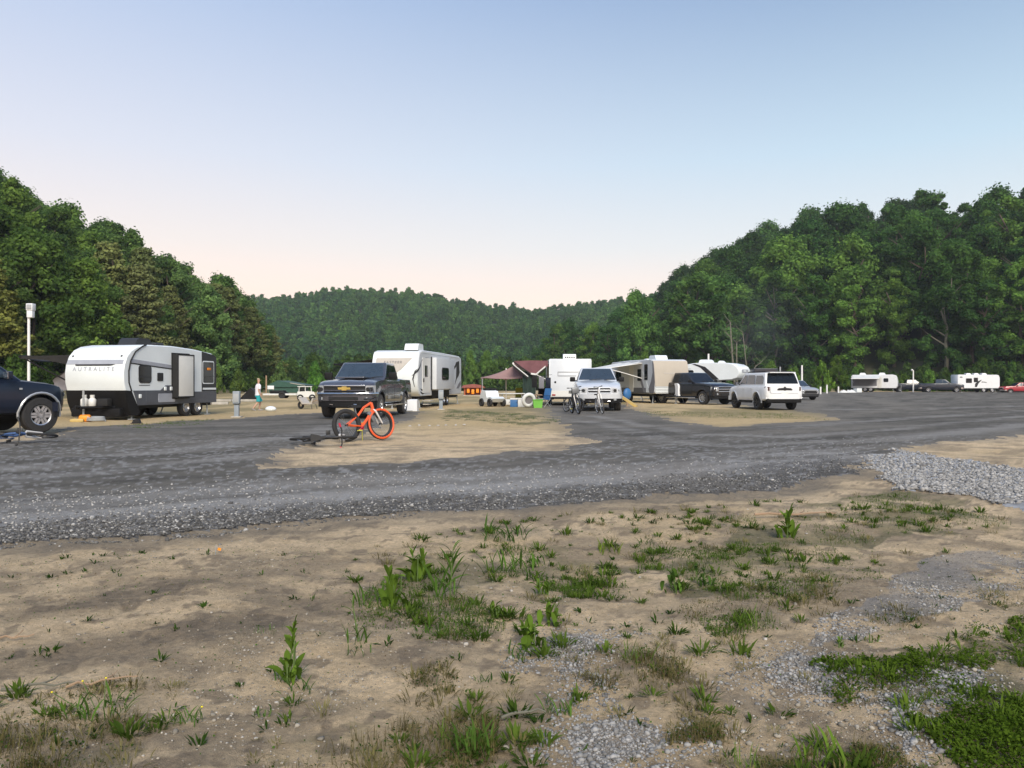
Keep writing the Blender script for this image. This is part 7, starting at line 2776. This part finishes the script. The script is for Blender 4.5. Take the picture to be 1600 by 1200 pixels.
# ground cover: leaves and blades nobody could count
def cover_leaves(name, label, polys, n, size, tones, m, ymax=14, blades=False, hmax=.05, jag=.5):
    pts = []
    for poly, dens in polys:
        wp = P(poly)
        xs, ys = [p[0] for p in wp], [p[1] for p in wp]
        k = int(n * dens)
        x, y = RNG.uniform(min(xs), max(xs), k * 3), RNG.uniform(min(ys), max(ys), k * 3)
        wx, wy = x + (fbm(x, y, 3, 3, 71) - .5) * .5, y + (fbm(x, y, 3, 3, 72) - .5) * .5
        ok = inpoly(wx, wy, wp) & (RNG.uniform(0, 1, len(x)) < .12 + .88 * smooth(jag - .1, jag + .08, fbm(x, y, 2.6, 4, 73)))
        pts.append(np.stack([x[ok], y[ok]], -1)[:k])
    pts = np.concatenate(pts)
    gzv = ground_z(pts[:, 0], pts[:, 1])
    N = len(pts)
    sz = RNG.uniform(.5, 1.2, N) * size
    bump = smooth(.4, .7, fbm(pts[:, 0], pts[:, 1], 4, 2, 75))
    if blades:
        hh = hmax * RNG.uniform(.35, 1.1, N) * (.5 + .7 * bump)
        a = RNG.uniform(0, 2 * PI, N)
        d = np.stack([np.cos(a), np.sin(a)], -1)
        l = RNG.uniform(.2, 1.1, (N, 1)) * hh[:, None]
        p0 = np.concatenate([pts, gzv[:, None]], 1)
        side = np.stack([-d[:, 1], d[:, 0], np.zeros(N)], -1) * sz[:, None] / 2
        mid = p0 + np.concatenate([d * l * .35, (hh * .62)[:, None]], 1)
        top = p0 + np.concatenate([d * l, hh[:, None]], 1)
        v = np.stack([p0 - side, p0 + side, mid + side * .7, mid - side * .7, top], 1).reshape(-1, 3)
        i = np.arange(N)[:, None] * 5
        f = np.concatenate([i + np.array([[0, 1, 2]]), i + np.array([[0, 2, 3]]), i + np.array([[3, 2, 4]])]).reshape(-1, 3)
        rep = 5
    else:
        z = gzv + RNG.uniform(.002, 1, N) * hmax * (.35 + .8 * bump)
        cen = np.concatenate([pts, z[:, None]], 1)
        nr = RNG.normal(size=(N, 3)) * .5 + np.array([0, 0, 1])
        nr /= np.linalg.norm(nr, axis=1, keepdims=True)
        v, f, _ = leaf_quads(cen, nr, sz, np.zeros(N), 1.25)
        rep = 4
    sh = np.clip(.25 + .5 * fbm(pts[:, 0], pts[:, 1], 5, 2, 74) + RNG.uniform(-.25, .25, N), 0, 1)
    me = attr_mesh(name, v, f, np.repeat(np.repeat(sh[:, None], 3, 1), rep, 0))
    me.materials.append(M[m])
    o = bpy.data.objects.new(name, me)
    o.color = (*tones, 1)
    C.objects.link(o)
    tag(o, label, None, None, 'stuff')

CLOVER = [([(1425, 1020), (1500, 1000), (1640, 975), (1720, 1000), (1720, 1060), (1560, 1050), (1480, 1055), (1430, 1040)], .3),
          ([(1390, 1100), (1460, 1085), (1560, 1095), (1700, 1120), (1720, 1230), (1460, 1230), (1420, 1160)], .45),
          ([(1290, 1045), (1350, 1030), (1430, 1035), (1430, 1080), (1360, 1090), (1300, 1075)], .13),
          ([(1280, 1080), (1330, 1085), (1330, 1110), (1290, 1110)], .03)]
cover_leaves('clover', 'dense green clover spreading at the lower right', CLOVER, 24000, .011, (.98, 1.02, .52), 'weed_leaf', hmax=.065, jag=.47)
GR = [([(1040, 890), (1140, 860), (1260, 850), (1340, 880), (1350, 910), (1200, 945), (1060, 930)], .2),
      ([(990, 870), (1100, 850), (1160, 870), (1040, 900)], .08),
      ([(1080, 820), (1180, 810), (1170, 835), (1090, 835)], .03),
      ([(1250, 820), (1390, 765), (1550, 800), (1560, 825), (1420, 835), (1300, 860)], .16),
      ([(560, 945), (640, 880), (700, 890), (690, 980), (600, 985)], .10), ([(840, 900), (960, 880), (990, 930), (900, 945)], .12),
      ([(1100, 975), (1200, 965), (1215, 990), (1110, 1000)], .05), ([(760, 825), (830, 830), (840, 895), (770, 900)], .05), ([(690, 935), (790, 950), (790, 1000), (680, 1000)], .06)]
cover_leaves('short_grass', 'thin short green grass on the dirt', GR, 9000, .004, (.78, .80, .62), 'weed_leaf', blades=True, hmax=.05, jag=.5)
cover_leaves('creeping_weeds', 'low creeping broad-leaved weeds in loose patches on the dirt', GR, 9000, .011, (.72, .80, .62), 'weed_leaf', hmax=.03, jag=.52)

DRY_POLYS = [([(-40, 1140), (60, 1110), (200, 1110), (220, 1160), (160, 1230), (-60, 1230)], .14), ([(40, 1085), (270, 1065), (290, 1080), (60, 1110)], .06),
       ([(420, 1190), (560, 1140), (690, 1120), (780, 1130), (740, 1215), (420, 1230)], .2), ([(850, 1030), (980, 1010), (1100, 1030), (1080, 1085), (940, 1075), (870, 1060)], .10),
       ([(1060, 950), (1180, 930), (1330, 900), (1340, 930), (1190, 985), (1080, 990)], .12), ([(1020, 1110), (1100, 1095), (1120, 1150), (1030, 1170)], .05),
       ([(1150, 1170), (1400, 1170), (1420, 1230), (1150, 1230)], .10), ([(1040, 1040), (1110, 1050), (1090, 1110), (1040, 1090)], .04), ([(640, 1040), (720, 1030), (700, 1080), (640, 1080)], .03),
       ([(1280, 1070), (1420, 1060), (1420, 1110), (1300, 1115)], .06), ([(1500, 930), (1640, 900), (1640, 960), (1540, 960)], .05), ([(1350, 960), (1480, 950), (1480, 985), (1370, 985)], .03)]

def tufts(name, label, polys, n, leaves, r, h, w, m, tone, jag=.45):
    """many small separate plants: each a rosette of narrow leaves"""
    cs = []
    for poly, dens in polys:
        wp = P(poly)
        xs, ys = [p[0] for p in wp], [p[1] for p in wp]
        k = int(n * dens) + 1
        x, y = RNG.uniform(min(xs), max(xs), k * 4), RNG.uniform(min(ys), max(ys), k * 4)
        ok = inpoly(x, y, wp) & (RNG.uniform(0, 1, len(x)) < smooth(jag - .12, jag + .1, fbm(x, y, 1.7, 3, 83)))
        cs.append(np.stack([x[ok], y[ok]], -1)[:k])
    cs = np.concatenate(cs)
    N = len(cs)
    gzv = ground_z(cs[:, 0], cs[:, 1])
    sc = RNG.uniform(.4, 1.25, N) ** 1.3
    cnt = (leaves * RNG.uniform(.5, 1.4, N)).astype(int)
    k = np.repeat(np.arange(N), cnt)
    K = len(k)
    a, lean = RNG.uniform(0, 2 * PI, K), RNG.uniform(.1, 1.25, K)
    L = h * sc[k] * RNG.uniform(.45, 1.1, K)
    d = np.stack([np.cos(a), np.sin(a), np.zeros(K)], -1)
    up = np.array([0, 0, 1.0])
    off = RNG.uniform(0, 1, (K, 1)) ** .7 * r * sc[k][:, None]
    p0 = np.concatenate([cs[k], gzv[k][:, None]], 1) + d * off
    dr = d * np.sin(lean)[:, None] + up * np.cos(lean)[:, None]
    side = np.stack([-d[:, 1], d[:, 0], np.zeros(K)], -1) * (w * sc[k] * RNG.uniform(.5, 1.3, K))[:, None] / 2
    mid = p0 + dr * (L * .5)[:, None]
    d2 = d * np.sin(lean + .35)[:, None] + up * np.cos(lean + .35)[:, None]
    top = mid + d2 * (L * .5)[:, None]
    v = np.stack([p0 - side * .35, p0 + side * .35, mid + side, mid - side, top], 1).reshape(-1, 3)
    i = np.arange(K)[:, None] * 5
    f = np.concatenate([i + np.array([[0, 1, 2]]), i + np.array([[0, 2, 3]]), i + np.array([[3, 2, 4]])]).reshape(-1, 3)
    sh = np.clip(RNG.uniform(.0, .9, N)[k] + RNG.uniform(-.25, .25, K), 0, 1)
    me = attr_mesh(name, v, f, np.repeat(np.repeat(sh[:, None], 3, 1), 5, 0))
    me.materials.append(M[m])
    o = bpy.data.objects.new(name, me)
    o.color = (*tone, 1)
    C.objects.link(o)
    tag(o, label, None, None, 'stuff')
FRONT = [([(520, 860), (760, 815), (1000, 800), (1330, 770), (1560, 800), (1600, 850), (1400, 900), (1250, 990), (1000, 960), (760, 1000), (560, 1000)], .55),
         ([(0, 1090), (300, 1060), (300, 1210), (-80, 1210)], .035), ([(420, 1100), (800, 1060), (900, 1210), (380, 1210)], .05), ([(830, 1000), (1180, 990), (1200, 1120), (900, 1120)], .05), ([(1100, 1080), (1420, 1050), (1420, 1220), (1080, 1220)], .05)]
tufts('small_green_weeds', 'small green weeds scattered over the dirt', FRONT + [(p, d * .5) for p, d in GR], 330, 30, .04, .062, .011, 'weed_leaf', (.92, .92, .68))
tufts('small_olive_weeds', 'small olive and dried weeds scattered over the dirt', FRONT + [(p, d * .35) for p, d in DRY_POLYS], 330, 34, .06, .05, .0045, 'dry_leaf', (.62, .68, .5), .4)
tufts('tiny_sprouts', 'tiny dark sprouts scattered thinly over the dirt', [([(0, 870), (500, 850), (900, 815), (1300, 790), (1600, 830), (1600, 1200), (0, 1200)], 1)], 260, 9, .02, .04, .010, 'weed_leaf', (.6, .72, .6), .5)
cover_leaves('dry_grass', 'dull olive and straw-coloured dry grass in thin tufts', DRY_POLYS, 11000, .0028, (.72, .76, .58), 'dry_leaf', blades=True, hmax=.055, jag=.5)
cover_leaves('dry_weeds', 'brown-green low weeds among the dry grass', DRY_POLYS, 7000, .009, (.55, .62, .5), 'weed_leaf', hmax=.04, jag=.52)
SP = [([(0, 870), (500, 850), (900, 815), (1300, 790), (1600, 830), (1600, 1200), (0, 1200)], 1)]
cover_leaves('seedlings', 'tiny green seedlings sprinkled over the dirt', SP, 2600, .009, (.7, .85, .62), 'weed_leaf', hmax=.02, jag=.55)
tufts('clover_edge_weeds', 'loose yellow-green weeds growing through the clover', [(p, d * 1.3) for p, d in CLOVER], 130, 20, .035, .06, .009, 'weed_leaf', (1.0, 1.0, .62), .3)
cover_leaves('straw_litter', 'bits of straw and dead leaf on the dirt', SP, 6000, .007, (.8, .75, .65), 'dry_leaf', hmax=.006, jag=.5)
MID = [([(700, 640), (800, 645), (868, 652), (880, 660), (820, 664), (690, 655)], .35), ([(170, 668), (250, 660), (330, 655), (312, 664), (230, 672)], .3), ([(1000, 642), (1240, 646), (1300, 656), (1150, 654), (1010, 650)], .35)]
cover_leaves('verge_grass', 'thin grass on the strips between the parking pads', MID, 5000, .014, (.75, .78, .55), 'weed_leaf', blades=True, hmax=.045, jag=.55)
# ------------------------------------------------------------------ evening haze in the valley
mb = MB()
mb.box((0, 250, 46), (1470, 1130, 98))
hz = mb.build('haze', None, None, ang=0) if False else bpy.data.objects.new('haze', mb.mesh('haze', None, 0))
C.objects.link(hz)
tag(hz, 'thin evening haze filling the valley', None, None, 'stuff')
hm = bpy.data.materials.new('haze')
hm.use_nodes = True
hn = hm.node_tree
hn.nodes.remove(hn.nodes['Principled BSDF'])
pv = hn.nodes.new('ShaderNodeVolumePrincipled')
pv.inputs['Color'].default_value = (.84, .92, 1.0, 1)
pv.inputs['Density'].default_value = .00022
hn.links.new(pv.outputs[0], hn.nodes['Material Output'].inputs['Volume'])
hz.data.materials.append(hm)
# bluish camp smoke hanging before the right hill
sm_ = MB()
sm_.ball((0, 0, 0), 1, 20, 14, (8.5, 3.5, 9.5))
so_ = bpy.data.objects.new('smoke', sm_.mesh('smoke', None, 0))
C.objects.link(so_)
so_.location = (gx(1190, 104), 104, 9.2)
tag(so_, 'thin bluish smoke drifting before the right hill', None, None, 'stuff')
m_ = bpy.data.materials.new('smoke')
m_.use_nodes = True
n_ = m_.node_tree
n_.nodes.remove(n_.nodes['Principled BSDF'])
pv = n_.nodes.new('ShaderNodeVolumePrincipled')
pv.inputs['Color'].default_value = (.78, .90, 1.0, 1)
tx = n_.nodes.new('ShaderNodeTexCoord')
gr = n_.nodes.new('ShaderNodeTexGradient')
gr.gradient_type = 'QUADRATIC_SPHERE'
mp = n_.nodes.new('ShaderNodeMapping')
mp.inputs['Scale'].default_value = (1 / 8.5, 1 / 3.5, 1 / 9.5)
n_.links.new(tx.outputs['Object'], mp.inputs[0])
n_.links.new(mp.outputs[0], gr.inputs[0])
ns = n_.nodes.new('ShaderNodeTexNoise')
ns.inputs['Scale'].default_value = .16
ns.inputs['Detail'].default_value = 3
n_.links.new(tx.outputs['Object'], ns.inputs['Vector'])
mu = n_.nodes.new('ShaderNodeMath')
mu.operation = 'MULTIPLY'
n_.links.new(gr.outputs['Fac'], mu.inputs[0])
n_.links.new(ns.outputs['Fac'], mu.inputs[1])
mv = n_.nodes.new('ShaderNodeMath')
mv.operation = 'MULTIPLY'
mv.inputs[1].default_value = .045
n_.links.new(mu.outputs[0], mv.inputs[0])
n_.links.new(mv.outputs[0], pv.inputs['Density'])
n_.links.new(pv.outputs[0], n_.nodes['Material Output'].inputs['Volume'])
so_.data.materials.append(m_)
